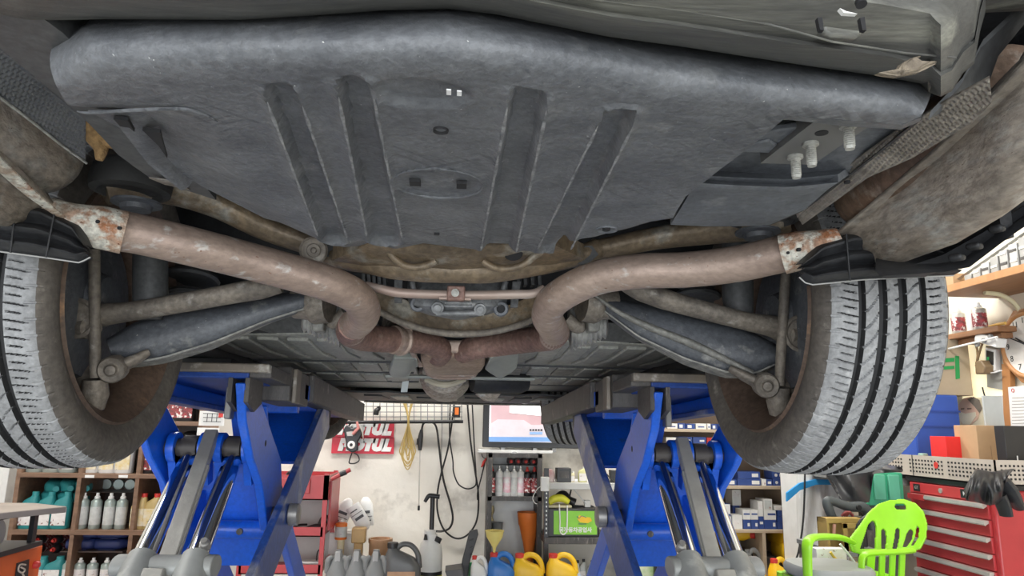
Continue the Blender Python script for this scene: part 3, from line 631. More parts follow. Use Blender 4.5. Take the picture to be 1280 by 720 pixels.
# driveshaft boots behind the pipe bends
for x, y, s_ in ((428, 402, -1), (712, 408, 1)):
    c = P(x, y, 1.66); mb = MB(); prof = []
    for k in range(8): prof += [(.062-.004*k, .012*k), (.052-.004*k, .012*k+.006)]
    mb.lathe(prof, c, (s_*1., -.1, .05), 24); part('driveshaft_boot', mb, pm('ribbed_foil', (.5, .5, .48), (.2, .2, .2), .4, .5, sc=30), CAR)
    mb = MB(); mb.tube(catmull([P(x-s_*4, y-8, 1.6), P(x+s_*12, y+2, 1.6), P(x+s_*16, y-5, 1.6)], 5), [.02, .014, .008], 10); part('boot_bracket', mb, m_arm, CAR)

# --- suspension arms
def arms(s_, up, lo, Yo, Yi):
    u = bar([(x, y, Y) for x, y, Y, r in up], [r for *_, r in up], m_arm, 'upper_link', flat=.75, n=10)
    rows = []
    top_, bot_ = lo
    for k in range(9):
        t = k/8; row = []
        for i in range(40):
            a = polyline(top_, 40)[i]; b_ = polyline(bot_, 40)[i]; f = i/39
            row.append(P(lerp(a[0], b_[0], t), lerp(a[1], b_[1], t), lerp(Yo, Yi, f) - .03*math.sin(PI*min(1, t*1.02))**.6))
        rows.append(row)
    mb = MB(); mb.sheet(rows, (0, .03, .005)); L = part('lower_arm', mb, m_armd, CAR, smooth=60)
    e = MB(); pb = polyline(bot_, 30); e.sheet([[P(x, y-3+2*abs(i/29-.5), lerp(Yo, Yi, i/29)-.018) for i, (x, y) in enumerate(pb)], [P(x, y+5*math.sin(PI*min(1, .1+i/29)), lerp(Yo, Yi, i/29)+.03) for i, (x, y) in enumerate(pb)]], (0, 0, .004))
    part('arm_flange', e, m_lip, L, 'pale worn flange'); return u, L
UL, LL = arms(-1, [(84, 402, 1.47, .05), (100, 399, 1.46, .045), (125, 394, 1.45, .030), (165, 389, 1.44, .025), (220, 380, 1.43, .025), (280, 369, 1.42, .026), (325, 361, 1.42, .028), (352, 358, 1.42, .016)],
     ([(133, 424), (168, 403), (210, 390), (270, 382), (330, 371), (384, 362)], [(140, 447), (166, 457), (206, 450), (266, 432), (334, 404), (390, 386)]), 1.50, 1.56)
UR, LR = arms(1, [(1008, 420, 1.47, .045), (992, 417, 1.46, .042), (965, 408, 1.45, .03), (930, 401, 1.44, .025), (880, 388, 1.43, .026), (830, 374, 1.42, .028), (800, 364, 1.42, .026), (778, 356, 1.42, .014)],
     ([(976, 434), (950, 420), (920, 406), (880, 398), (820, 383), (762, 372)], [(970, 458), (944, 470), (906, 468), (856, 452), (798, 424), (756, 392)]), 1.50, 1.56)
for x, y, s_ in ((96, 398, -1), (1001, 417, 1)):
    mb = MB(); mb.lathe([(.038, .0), (.04, .004), (.034, .007), (.03, .004), (.012, .005), (.0, .006)], P(x, y, 1.42), (0, -1, -.1), 24); part('link_bush', mb, m_arm, UL if s_ < 0 else UR)
bar([(735, 362, 1.52), (770, 388, 1.5), (810, 408, 1.5), (870, 432, 1.49), (940, 466, 1.48)], [.006, .01, .016, .018, .012], m_lip, 'stay_rod', LR, flat=.5)
# bushes and bracket legs at the inner ends of the arms
for s_, x, y in ((-1, 396, 378), (1, 742, 378)):
    mb = MB(); mb.lathe([(.045, -.03), (.05, 0), (.046, .01), (.04, .012), (.036, .05)], P(x, y, 1.57), (s_, .2, 0), 26); part('arm_bush', mb, m_arm, CAR)
    mb = MB(); mb.prism([P(q, w, 1.57) for q, w in ((x-8, y+14), (x+9, y+14), (x+8, y+36), (x-6, y+36))], (0, .04, 0)); part('bush_bracket', mb, m_lip, CAR, bevel=.004)
# uprights, links and dampers in the wheel arch
for s_, xr1, yr1, xr2, yr2, xd, ca in ((-1, 118, 312, 119, 472, 188, (140, 462)), (1, 982, 342, 974, 482, 922, (958, 482))):
    bar([(xr1, yr1, 1.40), ((xr1+xr2)/2, (yr1+yr2)/2, 1.42), (xr2, yr2, 1.44)], .0105, m_arm, 'drop_link')
    bar([(xr2-s_*-14, yr1+70, 1.52), (xr2-s_*-16, yr2-20, 1.50), (xr2-s_*-10, yr2+12, 1.48)], .016, m_arm, 'hub_strut')
    mb = MB(); mb.tube([P(xd, 300, 1.5), P(xd, 372, 1.5), P(xd+s_*3, 400, 1.5)], [.034, .034, .028], 20); part('damper', mb, m_rail, CAR)
    mb = MB(); mb.lathe([(.026, .03), (.026, -.006), (.023, -.010), (.014, -.007), (.011, -.009), (.009, -.016), (.0, -.017)], P(*ca, 1.44), (s_*.25, 1, .2), 22); o = part('ball_joint', mb, m_arm, CAR)
    bar([(ca[0]-s_*-2, ca[1]+2, 1.46), (ca[0]-s_*28, ca[1]-12, 1.47), (ca[0]-s_*46, ca[1]-22, 1.48)], [.03, .022, .014], m_arm, 'joint_arm', o, flat=.5)
    mb = MB(); mb.lathe([(.022, 0), (.026, .03), (.018, .06)], P(xr2, yr2+2, 1.46), (0, .2, -1), 18); part('knuckle', mb, m_arm, CAR)
    mb = MB(); mb.lathe([(.022, 0), (.022, .03), (.014, .034), (.012, .05)], P(xr2-s_*-24, yr2-62, 1.44), (-s_, -.3, 0), 16); part('sensor', mb, m_arm, CAR)
    # spring cups behind
    for k, (dx, y) in enumerate(((60, 352), (62, 376))):
        mb = MB(); mb.lathe([(.06, 0), (.065, .006), (.06, .014)], P(xd-s_*dx*.85, y, 1.72), (0, .2, 1), 24); part('spring_coil', mb, m_rail, CAR)
    mb = MB(); mb.bx(s_*.83, s_*.85, .98, 2.0, ZC+.30, ZC+.62); part('inner_arch', mb, m_black, CAR)

# --- wheels
def tyre_mesh(Rr=.332, W=.236, rim=.236, na=1500):
    prof = []      # (x across, r, tag)  inner side is +x
    g = [(-.054, .010), (-.017, .013), (.021, .013), (.057, .010)]
    h = W/2
    side = [(rim, h*.80), (rim+.012, h*.90), (.270, h*1.0), (.285, h*1.03), (.300, h*1.02), (.312, h*.97), (.320, h*.91), (.3255, h*.85)]
    xs = []
    x = -h*.80
    while x < h*.80: xs.append(x); x += .0026
    cross = [(-a, r) for r, a in side] + [(x, None) for x in xs] + [(a, r) for r, a in reversed(side)]
    verts = []; deps = []; nc = len(cross)
    for k in range(na):
        th = 2*PI*k/na; ph = k/na
        for (x, r) in cross:
            if r is None:
                rr = Rr-.0065*(abs(x)/(h*.80))**4; dep = 0
                for gx, gd in g:
                    if abs(x-gx) < gd*.5: dep = .009
                if dep == 0:
                    if x > g[3][0]+.004 or x < g[0][0]-.004:       # shoulders: lateral sipes
                        o = abs(x)-.056; f = (ph*150 - (o/.04)**2*.5) % 1; lng = (int(ph*150 - (o/.04)**2*.5) % 2)
                        if f < .16 and (lng == 0 or .012 < o < .034): dep = .005
                    elif g[0][0] < x < g[1][0]:
                        f = (ph*76 + (x+.034)*34 + (x+.034)**2*500) % 1
                        if f < .11 and -.050 < x < -.024: dep = .005
                    elif g[1][0] < x < g[2][0]:
                        f = (ph*80 + (x-.002)*22) % 1
                        if f < .11 and (x < -.001 or x > .008): dep = .005
                    else:
                        f = (ph*66 + (x-.038)*42 - (x-.038)**2*700) % 1
                        if f < .10 and .026 < x < .052: dep = .005
                rr -= dep; deps.append(dep)
            else:
                rr = r; deps.append(0)
                if r > .317: rr -= .003*(1 if (ph*75) % 1 < .14 else 0)
                if abs(r-.285) < .001: x = x*1.012
            verts.append(Vector((x, math.cos(th)*rr, math.sin(th)*rr)))
    fs = []
    for k in range(na):
        k2 = (k+1) % na
        for j in range(nc-1): fs.append((k*nc+j, k*nc+j+1, k2*nc+j+1, k2*nc+j))
    me = bpy.data.meshes.new('tyre'); me.from_pydata(verts, [], fs)
    bm = bmesh.new(); bm.from_mesh(me); bmesh.ops.recalc_face_normals(bm, faces=bm.faces); bm.to_mesh(me); bm.free()
    me.polygons.foreach_set('use_smooth', [True]*len(me.polygons)); me.set_sharp_from_angle(angle=math.radians(35))
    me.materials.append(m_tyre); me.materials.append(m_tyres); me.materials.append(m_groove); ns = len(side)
    mi = [0]*len(fs)
    for k in range(na):
        for j in range(nc-1):
            if j < ns-2 or j > nc-ns: mi[k*(nc-1)+j] = 1
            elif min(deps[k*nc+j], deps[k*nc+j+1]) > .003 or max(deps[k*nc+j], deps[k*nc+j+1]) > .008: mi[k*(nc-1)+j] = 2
    me.polygons.foreach_set('material_index', mi); return me
TYRE = tyre_mesh()
rim_mb = MB(); rim_mb.lathe([(.238, -.10), (.246, -.104), (.238, -.095), (.226, -.085), (.222, -.02), (.215, .0), (.214, .05), (.222, .07), (.230, .088), (.246, .103), (.250, .106), (.244, .112), (.228, .096), (.216, .08), (.200, .06), (.195, .0), (.19, -.05), (.10, -.06), (.0, -.06)], (0, 0, 0), (1, 0, 0), 64)
RIM = rim_mb.mesh('rim'); RIM.materials.append(m_rim)
hub_mb = MB(); hub_mb.lathe([(.0, .07), (.05, .07), (.06, .05), (.155, .04), (.16, .02), (.155, .0), (.06, -.0), (.05, -.06), (.0, -.06)], (0, 0, 0), (1, 0, 0), 36)
HUB = hub_mb.mesh('brake_disc'); HUB.materials.append(m_armd)
def wheel(x, y, z, s_, spin, camber=0, steer=0):
    mtx = Matrix.Translation(Vector((x, y, z))-OFF[CAR]) @ Matrix.Rotation(steer, 4, 'Z') @ Matrix.Rotation(camber*s_, 4, 'Y') @ Matrix.Rotation(PI if s_ > 0 else 0, 4, 'Z') @ Matrix.Rotation(spin, 4, 'X')
    # mesh x>0 faces the car's centre line
    t = bpy.data.objects.new('tyre', TYRE); C.objects.link(t); t.parent = CAR; t.matrix_local = mtx; t['label'] = 'worn grey tyre with four tread grooves'
    for nm, me in (('rim', RIM), ('brake_disc', HUB)):
        r = bpy.data.objects.new(nm, me); C.objects.link(r); r.parent = t
        if nm == 'rim': r['label'] = 'rusty brown wheel barrel'
    return t
wheel(.762, 1.485, ZC+.245, 1, .02, .02); wheel(-.782, 1.485, ZC+.238, -1, .3, .02)
wheel(.72, 4.40, ZC+.235, 1, .1, 0, -.36); wheel(-.85, 4.40, ZC+.235, -1, .2, 0, -.36)

# --- underfloor panels
def zfl(Y): return .236-.020*(Y-2)
for s_ in (-1, 1):
    poly = [(s_*.13, 1.93), (s_*.40, 1.93), (s_*.62, 1.98), (s_*.72, 2.1), (s_*.74, 3.0), (s_*.70, 3.9), (s_*.16, 3.9), (s_*.15, 2.6), (s_*.11, 2.2)]
    mb = MB(); mb.prism([R(x, y, zfl(y)) for x, y in poly], (0, 0, .012))
    U = part('underfloor_panel', mb, m_panel, CAR, bevel=.004)
    mb = MB(); mb.sheet([[R(s_*x, y-.004, zfl(y)+.004) for x, y in ((.2, 1.93), (.40, 1.93), (.62, 1.98), (.72, 2.1))], [R(s_*x, y-.004, zfl(y)+.05) for x, y in ((.22, 1.9), (.41, 1.9), (.62, 1.94), (.72, 2.06))]], (0, .003, 0)); part('panel_rear_lip', mb, m_rail, U)
    for k in range(7):
        x0 = .20+k*.085; mb = MB(); xq = .165+k*.082; mb.prism([R(s_*a_, b2_, zfl(b2_)-.009) for a_, b2_ in ((xq, 2.0), (xq+.06, 2.0), (xq+.075, 2.30), (xq+.055, 2.46), (xq-.005, 2.46), (xq+.015, 2.30))], (0, 0, .012)); part('panel_rib', mb, m_panel, U, bevel=.004)
    for Y in (2.55, 2.95, 3.4):
        mb = MB(); mb.tube([R(s_*.17, Y, zfl(Y)-.002), R(s_*.72, Y+.04, zfl(Y)-.002)], .005, 8); part('panel_joint', mb, m_rail, U)
    for k in range(5):
        mb = MB(); mb.prism([R(s_*a_, b2_, zfl(b2_)-.009) for a_, b2_ in ((.18+k*.1, 2.60), (.25+k*.1, 2.60), (.265+k*.1, 2.88), (.19+k*.1, 2.88))], (0, 0, .012)); part('raised_pad', mb, m_lip if k % 2 == 0 else m_panel, U, bevel=.003)
        mb = MB(); mb.prism([R(s_*a_, b2_, zfl(b2_)-.010) for a_, b2_ in ((.20+k*.1, 3.02), (.28+k*.1, 3.02), (.29+k*.1, 3.32), (.21+k*.1, 3.32))], (0, 0, .012)); part('raised_pad', mb, m_panel, U, bevel=.003)
    mb = MB(); rows = [[P(x, y, Y) for x, y in pts] for pts, Y in ((([(492, 448), (520, 449), (522, 460)] if s_ < 0 else [(612, 449), (640, 436), (650, 440)]), 2.0), (([(486, 466), (508, 468), (518, 458)] if s_ < 0 else [(606, 462), (628, 470), (646, 460)]), 2.25), (([(488, 470), (500, 473), (512, 470)] if s_ < 0 else [(612, 466), (625, 474), (640, 466)]), 2.4))]
    mb.sheet(rows, (0, .01, .02)); part('tunnel_brace', mb, m_brace, CAR, bevel=.004)
mb = MB(); mb.tube([P(482, 470, 2.5), P(566, 472, 2.5), P(668, 474, 2.5)], .011, 10, flat=.6); part('cross_brace', mb, m_brace, CAR)
mb = MB(); mb.prism([P(x, y, 2.7) for x, y in ((503, 477), (511, 476), (509, 490), (501, 490))], (0, .01, 0)); part('pale_strap', mb, pm('pale_strap', (.55, .6, .6)), CAR, 'pale metal strap')
# front undertray and lip
mb = MB(); rows = []
for Y, z, hw in ((3.9, .17, .72), (4.3, .165, .62), (4.8, .16, .66), (5.05, .165, .70), (5.12, .20, .72), (5.14, .3, .74)):
    rows.append([R(hw*k/8, Y-.12*(k/8)**2, z+.004*math.sin(k*2.1+Y*9)) for k in range(-8, 9)])
mb.sheet(rows, (0, 0, .01)); FT = part('front_undertray', mb, m_black, CAR, smooth=50)
for k in range(8):
    mb = MB(); x = -.5+k*.14; mb.bx(x, x+.1, 4.0+.1*(k % 3), 4.5, ZC+.158, ZC+.17); part('tray_step', mb, m_panel if k % 2 else m_black, FT, bevel=.004)
mb = MB(); mb.tube([R(x, 4.95-.1*(x/.6)**2, .155) for x in [(-6+k)/10 for k in range(13)]], .014, 8, flat=.5); part('tray_front_edge', mb, m_lip, FT)

# --- body shell above (sills, flanks, roof) so the underside is shaded as it is
prof = [(.38, .42), (.44, .36), (1.02, .34)] + [(1.485+.40*math.cos(a), .25+.40*math.sin(a)) for a in [PI-.25-k*(PI-.5)/10 for k in range(11)]] + [(1.95, .20), (3.8, .18)] + \
       [(4.25+.40*math.cos(a), .22+.40*math.sin(a)) for a in [PI-.1-k*(PI-.3)/10 for k in range(11)]] + [(5.0, .26), (5.15, .35), (5.2, .6), (5.1, .78), (4.2, .92), (3.5, 1.32), (2.2, 1.38), (1.2, 1.12), (.5, 1.04), (.36, .8)]
for s_ in (-1, 1):
    mb = MB(); mb.prism([R(s_*.90, y, z) for y, z in prof], (s_*.025, 0, 0)); part('body_side', mb, m_paint, CAR)
tp_ = [p for p in prof if p[1] > .3 and (p[0] < .5 or p[0] > 5.0 or p[1] > .7)]
cap = [(.40, .55), (.36, .8), (.5, 1.04), (1.2, 1.12), (2.2, 1.38), (3.5, 1.32), (4.2, .92), (5.1, .78), (5.2, .6), (5.15, .3)]
mb = MB(); mb.sheet([[R(-.90, y, z) for y, z in cap], [R(.90, y, z) for y, z in cap]], (0, 0, -.01)); part('body_top', mb, m_paint, CAR)
for s_ in (-1, 1):
    mb = MB(); mb.bx(s_*.76, s_*.90, 1.95, 3.85, ZC+.19, ZC+.26); part('sill', mb, m_rail, CAR, bevel=.01)
# ------------------------------------------------------------------ the pair of blue scissor lifts
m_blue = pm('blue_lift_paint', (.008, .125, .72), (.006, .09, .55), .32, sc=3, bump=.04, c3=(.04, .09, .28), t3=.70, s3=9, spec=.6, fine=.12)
m_bluew = pm('scuffed_blue_with_sheen', (.025, .085, .36), (.03, .06, .20), .36, sc=5, fine=.25, c3=(.26, .27, .33), t3=.60, s3=8, stretch=(1, .6, .6), bump=.08, spec=.5)  # grey patches carry scuffs plus the white wall's sheen, put into the colour
m_chrome = pm('chrome_rod', (.75, .76, .78), (.7, .71, .73), .10, 1.0, sc=3)
m_beam = pm('worn_black_side_rail', (.09, .083, .08), (.05, .047, .046), .5, sc=5, fine=.25, c3=(.26, .23, .21), t3=.66, s3=12, stretch=(6, 1, 1), bump=.15)
m_plate = pm('worn_deck_edge', (.25, .21, .17), (.12, .11, .10), .5, .3, sc=8, c3=(.5, .48, .44), t3=.6, s3=14)
m_ratch = pm('galvanised_ratchet_bar', (.40, .39, .36), (.29, .28, .26), .5, .4, sc=9, bump=.2)
m_grey = pm('grey_cylinder_block', (.33, .34, .33), (.22, .225, .22), .55, .2, sc=6, c3=(.45, .45, .43), t3=.64, s3=9)
m_sleeve = pm('dark_pin_sleeve', (.07, .06, .055), (.045, .04, .038), .5, .2, sc=12)
m_pivot = pm('pivot_bolt_head', (.42, .41, .39), (.26, .25, .24), .4, .6, sc=20)
def lift(s_, label):
    def L(x, y, z): return R(s_*x, y, z)
    root = thing('scissor_lift', label, 'car lift', (s_*.75, 2.6, 0), 'pair of blue scissor lifts under the car')
    tl = -.037                                      # the decks dip a little towards the front
    def zt(y): return tl*(y-2.0)
    def slab(name, x0, x1, y0, y1, z0, z1, m, par=root, label=None, bevel=.004):
        mb = MB(); vs = []
        for x in (x0, x1):
            for y in (y0, y1):
                for z in (z0, z1): vs.append(L(x, y, z+zt(y)))
        mb.add(vs, [(0, 1, 3, 2), (4, 6, 7, 5), (0, 4, 5, 1), (2, 3, 7, 6), (0, 2, 6, 4), (1, 5, 7, 3)]); return part(name, mb, m, par, label, bevel)
    m_blue_shade = pm('shaded_blue_underside', (.008, .06, .34), (.006, .035, .18), .45, sc=4, fine=.2)  # darker blue puts the shade under the deck into the paint colour
    D = slab('platform', .56, .86, 1.985, 4.15, .118, .150, m_blue_shade); slab('deck_frame', .50, .56, 1.985, 2.22, .120, .156, m_beam, D)
    slab('deck_edge', .50, .87, 1.955, 1.985, .132, .156, m_plate, D, 'worn bare steel edge')
    slab('cross_beam', .56, .84, 2.62, 2.66, .060, .118, m_blue, D)
    slab('cross_beam', .56, .84, 3.1, 3.14, .060, .118, m_blue, D)
    slab('hose_bracket', .68, .70, 2.25, 2.29, .02, .118, m_ratch, D)
    slab('deck_side', .82, .85, 2.0, 4.1, .075, .118, m_blue, D); slab('deck_side_flange', .79, .85, 2.0, 4.1, .058, .075, m_bluew, D)
    slab('side_rail', .485, .555, 2.52, 3.95, .092, .186, m_beam, root, 'worn black side rail')
    slab('rail_block', .50, .60, 2.22, 2.50, .075, .180, m_beam, root)
    slab('rail_block_cheek', .485, .50, 2.24, 2.30, .07, .176, m_plate, root)
    slab('rail_slot', .50, .56, 2.44, 2.53, .095, .15, m_blue, root)
    # lifting pads between deck and sill
    for y in (2.15, 3.5):
        slab('lift_pad', .66, .84, y, y+.16, .150, .188-zt(y), m_black, root)
    # top pivot brackets
    for x in (.555, .60):
        mb = MB(); mb.prism([L(x, 1.98, .12), L(x, 2.12, .12), L(x, 2.12, .055), L(x, 2.05, .03), L(x, 1.98, .055)], (s_*.012, 0, 0)); part('pivot_bracket', mb, m_beam, root)
    # first stage, arm pair A: gusset plates carrying the cylinder pin
    def plate(x, th, pts, m, name, par=root, bevel=.004):
        mb = MB(); mb.prism([L(x, y, z) for y, z in pts], (s_*th, 0, 0)); return part(name, mb, m, par, None, bevel)
    A = [(1.97, .105), (2.02, .11), (2.16, .06), (2.46, -.12), (2.50, -.20), (3.18, -.70), (3.22, -.78), (3.14, -.80), (2.54, -.34), (2.36, -.33), (2.24, -.18), (2.12, -.10), (2.02, .0)]
    a1 = plate(.565, .026, A, m_blue, 'inner_arm'); a2 = plate(.845, .022, A, m_blue, 'outer_arm')
    # sheet between the gusset plates, its tube and its skirt
    def span(name, x0, x1, p, q, th, m, par):
        mb = MB(); d = Vector((0, q[0]-p[0], q[1]-p[1])).normalized(); nv = Vector((0, -d.z, d.y))*th
        a, b_, c, e = L(x0, *p), L(x1, *p), L(x1, *q), L(x0, *q)
        mb.add([a, b_, c, e, a+nv, b_+nv, c+nv, e+nv], [(0, 1, 2, 3), (4, 7, 6, 5), (0, 4, 5, 1), (1, 5, 6, 2), (2, 6, 7, 3), (3, 7, 4, 0)]); return part(name, mb, m, par, None, .003)
    span('upper_web', .587, .70, (2.30, .05), (2.42, -.13), .012, m_blue, root)
    span('arm_web', .587, .845, (2.42, -.13), (2.46, -.32), .012, m_blue, root)
    mb = MB(); mb.tube([L(.585, 2.42, -.335), L(.85, 2.42, -.335)], .028, 20); T = part('cross_tube', mb, m_blue, root)
    mb = MB(); mb.cyl(L(.66, 2.394, -.337), L(.66, 2.385, -.337), .010, 12); part('tube_plug', mb, m_beam, T)
    span('lower_web', .587, .845, (2.46, -.35), (2.50, -.46), .012, m_blue, root)
    # cylinder pin: lugs, sleeves
    PY, PZ = 2.22, -.075
    mb = MB(); mb.cyl(L(.59, PY, PZ), L(.865, PY, PZ), .026, 20); PN = part('cylinder_pin', mb, m_sleeve, root)
    for x in (.596, .678, .722, .812):
        mb = MB(); mb.lathe([(.030, 0), (.045, 0), (.045, .022), (.030, .022)], L(x, PY, PZ), (s_, 0, 0), 24); mb.prism([L(x, PY-.035, PZ), L(x, PY+.035, PZ), L(x, PY+.06, PZ-.10), L(x, PY+.02, PZ-.11)], (s_*.022, 0, 0)); part('pin_lug', mb, m_blue, PN)
    for x in (.626, .752):
        mb = MB(); mb.cyl(L(x, PY, PZ), L(x+.042, PY, PZ), .036, 22); part('rod_eye', mb, m_sleeve, PN)
    mb = MB(); mb.lathe([(.0, -.001), (.018, 0), (.022, .006), (.022, .01)], L(.842, PY, PZ), (s_, 0, 0), 18); part('pin_head', mb, m_pivot, a2)
    mb = MB(); mb.lathe([(.0, -.002), (.010, -.001), (.012, .0)], L(.566, 2.24, -.06), (s_, 0, 0), 14); part('arm_hole', mb, m_hole, a1)
    # rods, ratchet bar, cylinder heads and bodies
    BY, BZ = 1.88, -.325
    for x in (.647, .773):
        dx = -.03
        mb = MB(); mb.cyl(L(x, PY, PZ-.02), L(x+dx, BY, BZ), .026, 24); part('piston_rod', mb, m_chrome, root)
        mb = MB(); a = L(x+dx, BY, BZ); b_ = L(x+dx*2.6, 1.40, -.76); mb.tube([a, lerp(a, b_, .03), lerp(a, b_, .06), b_], [.034, .036, .041, .041], 24); part('cylinder_body', mb, m_grey, root)
    mb = MB(); a = L(.712, PY-.02, PZ+.045); b_ = L(.678, 1.82, -.385); d = (b_-a).normalized(); n_ = d.cross(Vector((s_, 0, 0))).normalized()
    sd = Vector((s_*.019, 0, 0)); n_ *= .014
    mb.add([a-sd-n_, a+sd-n_, a+sd+n_, a-sd+n_, b_-sd*1.1-n_, b_+sd*1.1-n_, b_+sd*1.1+n_, b_-sd*1.1+n_], [(0, 1, 2, 3), (4, 7, 6, 5), (0, 4, 5, 1), (1, 5, 6, 2), (2, 6, 7, 3), (3, 7, 4, 0)]); RB_ = part('ratchet_bar', mb, m_ratch, root, None, .003)
    for k in range(16):
        t = .28+k*.043; c = lerp(a, b_, t)+Vector((-s_*.02 if True else 0, 0, 0)); mb = MB(); mb.box(c+Vector((-s_*.001, 0, 0)), (.006, .012, .02), Matrix.Rotation(-.7, 3, 'X')); part('ratchet_tooth', mb, m_ratch, RB_)
    c = L(.70, BY-.02, BZ-.02); mb = MB(); mb.tube([L(.565, BY-.01, BZ-.02), L(.80, BY-.01, BZ-.02)], .045, 20, flat=.6); part('cylinder_head', mb, m_grey, root, bevel=.003)
    mb = MB(); mb.box(L(.69, BY-.06, BZ-.05), (.05, .06, .05), Matrix.Rotation(-.7, 3, 'X')); part('valve_block', mb, m_ratch, root, bevel=.004)
    mb = MB(); mb.lathe([(.012, 0), (.012, .02), (.008, .022), (.008, .03)], L(.60, BY+.01, BZ+.02), (0, -.7, .7), 12); part('hose_fitting', mb, m_pivot, root)
    # arm pair B: flat bars with a closing sheet
    def armbar(x, p, q, w, m, name):
        if name == 'crossing_arm' and x < .6: w = .15
        d = Vector((0, q[0]-p[0], q[1]-p[1])).normalized(); n_ = Vector((0, -d.z, d.y))*w/2
        mb = MB(); a, b_ = L(x, *p), L(x, *q); sx = Vector((s_*.024, 0, 0))
        mb.add([a-n_, a+n_, b_+n_, b_-n_, a-n_+sx, a+n_+sx, b_+n_+sx, b_-n_+sx], [(0, 1, 2, 3), (4, 7, 6, 5), (0, 4, 5, 1), (1, 5, 6, 2), (2, 6, 7, 3), (3, 7, 4, 0)]); return part(name, mb, m, root, None, .004)
    Bt, Bm, Bb = (3.02, .05), (2.40, -.285), (1.52, -.76)
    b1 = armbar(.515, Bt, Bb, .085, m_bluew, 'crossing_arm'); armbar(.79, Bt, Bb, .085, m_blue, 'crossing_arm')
    span('crossing_web', .54, .80, (3.02, .05), (2.68, -.135), .012, m_blue, root)
    mb = MB(); mb.lathe([(.028, 0), (.034, .004), (.034, .03), (.028, .034), (.0, .034)], L(.515, *Bm), (-s_, 0, 0), 20); part('pivot_bolt', mb, m_pivot, b1)
    mb = MB(); mb.cyl(L(.50, *Bm), L(.585, *Bm), .024, 16); part('pivot_shaft', mb, m_sleeve, root)
    mb = MB(); mb.cyl(L(.52, 3.04, .05), L(.545, 3.04, .05), .06, 20); part('top_roller', mb, m_black, root)
    # second stage down to the floor
    E0, E1 = -.76, -1.33
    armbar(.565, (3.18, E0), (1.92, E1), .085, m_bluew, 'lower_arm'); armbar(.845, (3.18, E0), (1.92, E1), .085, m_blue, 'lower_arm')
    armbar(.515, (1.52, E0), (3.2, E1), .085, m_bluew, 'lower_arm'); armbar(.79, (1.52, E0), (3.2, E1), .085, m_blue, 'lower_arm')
    mb = MB(); mb.cyl(L(.50, 1.52, E0), L(.93, 1.52, E0), .024, 16); part('joint_shaft', mb, m_sleeve, root)
    mb = MB(); mb.cyl(L(.50, 3.18, E0), L(.93, 3.18, E0), .024, 16); part('joint_shaft', mb, m_sleeve, root)
    mb = MB(); mb.cyl(L(.55, 1.42, -.75), L(.86, 1.42, -.75), .03, 16); part('cylinder_anchor', mb, m_sleeve, root)
    for x in (.60, .80):
        mb = MB(); mb.prism([L(x, 1.38, -.70), L(x, 1.46, -.70), L(x, 2.05, -1.30), L(x, 1.9, -1.33)], (s_*.02, 0, 0)); part('anchor_plate', mb, m_blue, root)
    mb = MB()
    for x in (.50, .97): mb.bx(s_*x, s_*(x+.1), 1.75, 3.5, 0, .05)
    for y in (1.75, 3.42): mb.bx(s_*.5, s_*1.07, y, y+.08, 0, .05)
    part('base_frame', mb, m_blue, root)
    return root
lift(-1, 'left blue scissor lift in front of the bottle shelves'); lift(1, 'right blue scissor lift in front of the parts boxes')
# ------------------------------------------------------------------ things around the workshop
def flat(name, c, rough=.5, **k): return pm(name, c, tuple(x*.88 for x in c), rough, sc=k.pop('sc', 9), **k)
m_wood = pm('brown_shelf_wood', (.23, .135, .085), (.15, .085, .052), .5, sc=4, stretch=(1, 8, 8), bump=.05)
m_woodback = flat('dark_shelf_back', (.075, .05, .04))
m_birch = pm('pale_shelf_wood', (.50, .40, .29), (.42, .33, .235), .5, sc=3, stretch=(1, 8, 8))
m_birchback = flat('tan_shelf_back', (.36, .26, .18))
m_white = flat('white_plastic', (.80, .80, .78)); m_red = flat('red_plastic', (.62, .04, .03)); m_teal = flat('teal_plastic', (.03, .27, .28))
m_blackp = flat('black_gloss_plastic', (.02, .02, .022), .35); m_gold = flat('gold_plastic', (.58, .43, .17), .35); m_navy = flat('navy_plastic', (.03, .05, .19), .4)
m_silver = flat('pale_green_can', (.40, .47, .44), .3, metal=.3); m_greyb = flat('grey_jug_plastic', (.22, .225, .225), .4); m_yel = flat('yellow_plastic', (.85, .52, .02), .4)
m_lblw = pm('printed_label_white', (.82, .80, .78), (.74, .70, .68), .5, sc=30, c3=(.30, .16, .14), t3=.62, s3=42, w3=.02)
m_lblr = pm('printed_label_red', (.55, .06, .07), (.05, .04, .04), .5, sc=40, c3=(.8, .78, .75), t3=.56, s3=45, w3=.02)
m_lblg = pm('printed_label_gold', (.80, .76, .66), (.72, .55, .20), .5, sc=22, c3=(.08, .07, .06), t3=.66, s3=36, w3=.02)
m_lblk = pm('printed_label_grey', (.62, .64, .62), (.5, .52, .5), .5, sc=30, c3=(.35, .10, .06), t3=.66, s3=40, w3=.02)
m_copper = pm('copper_label', (.50, .30, .17), (.40, .22, .12), .4, sc=16)
m_orange = flat('orange_plastic', (.80, .20, .03)); m_cream = flat('cream_plastic', (.75, .68, .45)); m_boxblue = pm('navy_carton', (.035, .075, .27), (.028, .06, .22), .45, sc=7)
m_kraft = pm('kraft_cardboard', (.52, .34, .19), (.45, .29, .16), .7, sc=6); m_redcart = flat('red_painted_steel', (.50, .045, .05), .35); m_green = flat('lime_green_plastic', (.30, .68, .02), .35)
m_gcrate = flat('green_crate_plastic', (.05, .36, .20), .4); m_bcrate = flat('blue_crate_plastic', (.03, .09, .42), .4)
m_cable = flat('black_cable_rubber', (.015, .015, .016), .5); m_whcable = flat('white_cable', (.78, .78, .76)); m_silvm = flat('brushed_aluminium', (.62, .61, .57), .35, metal=.6)

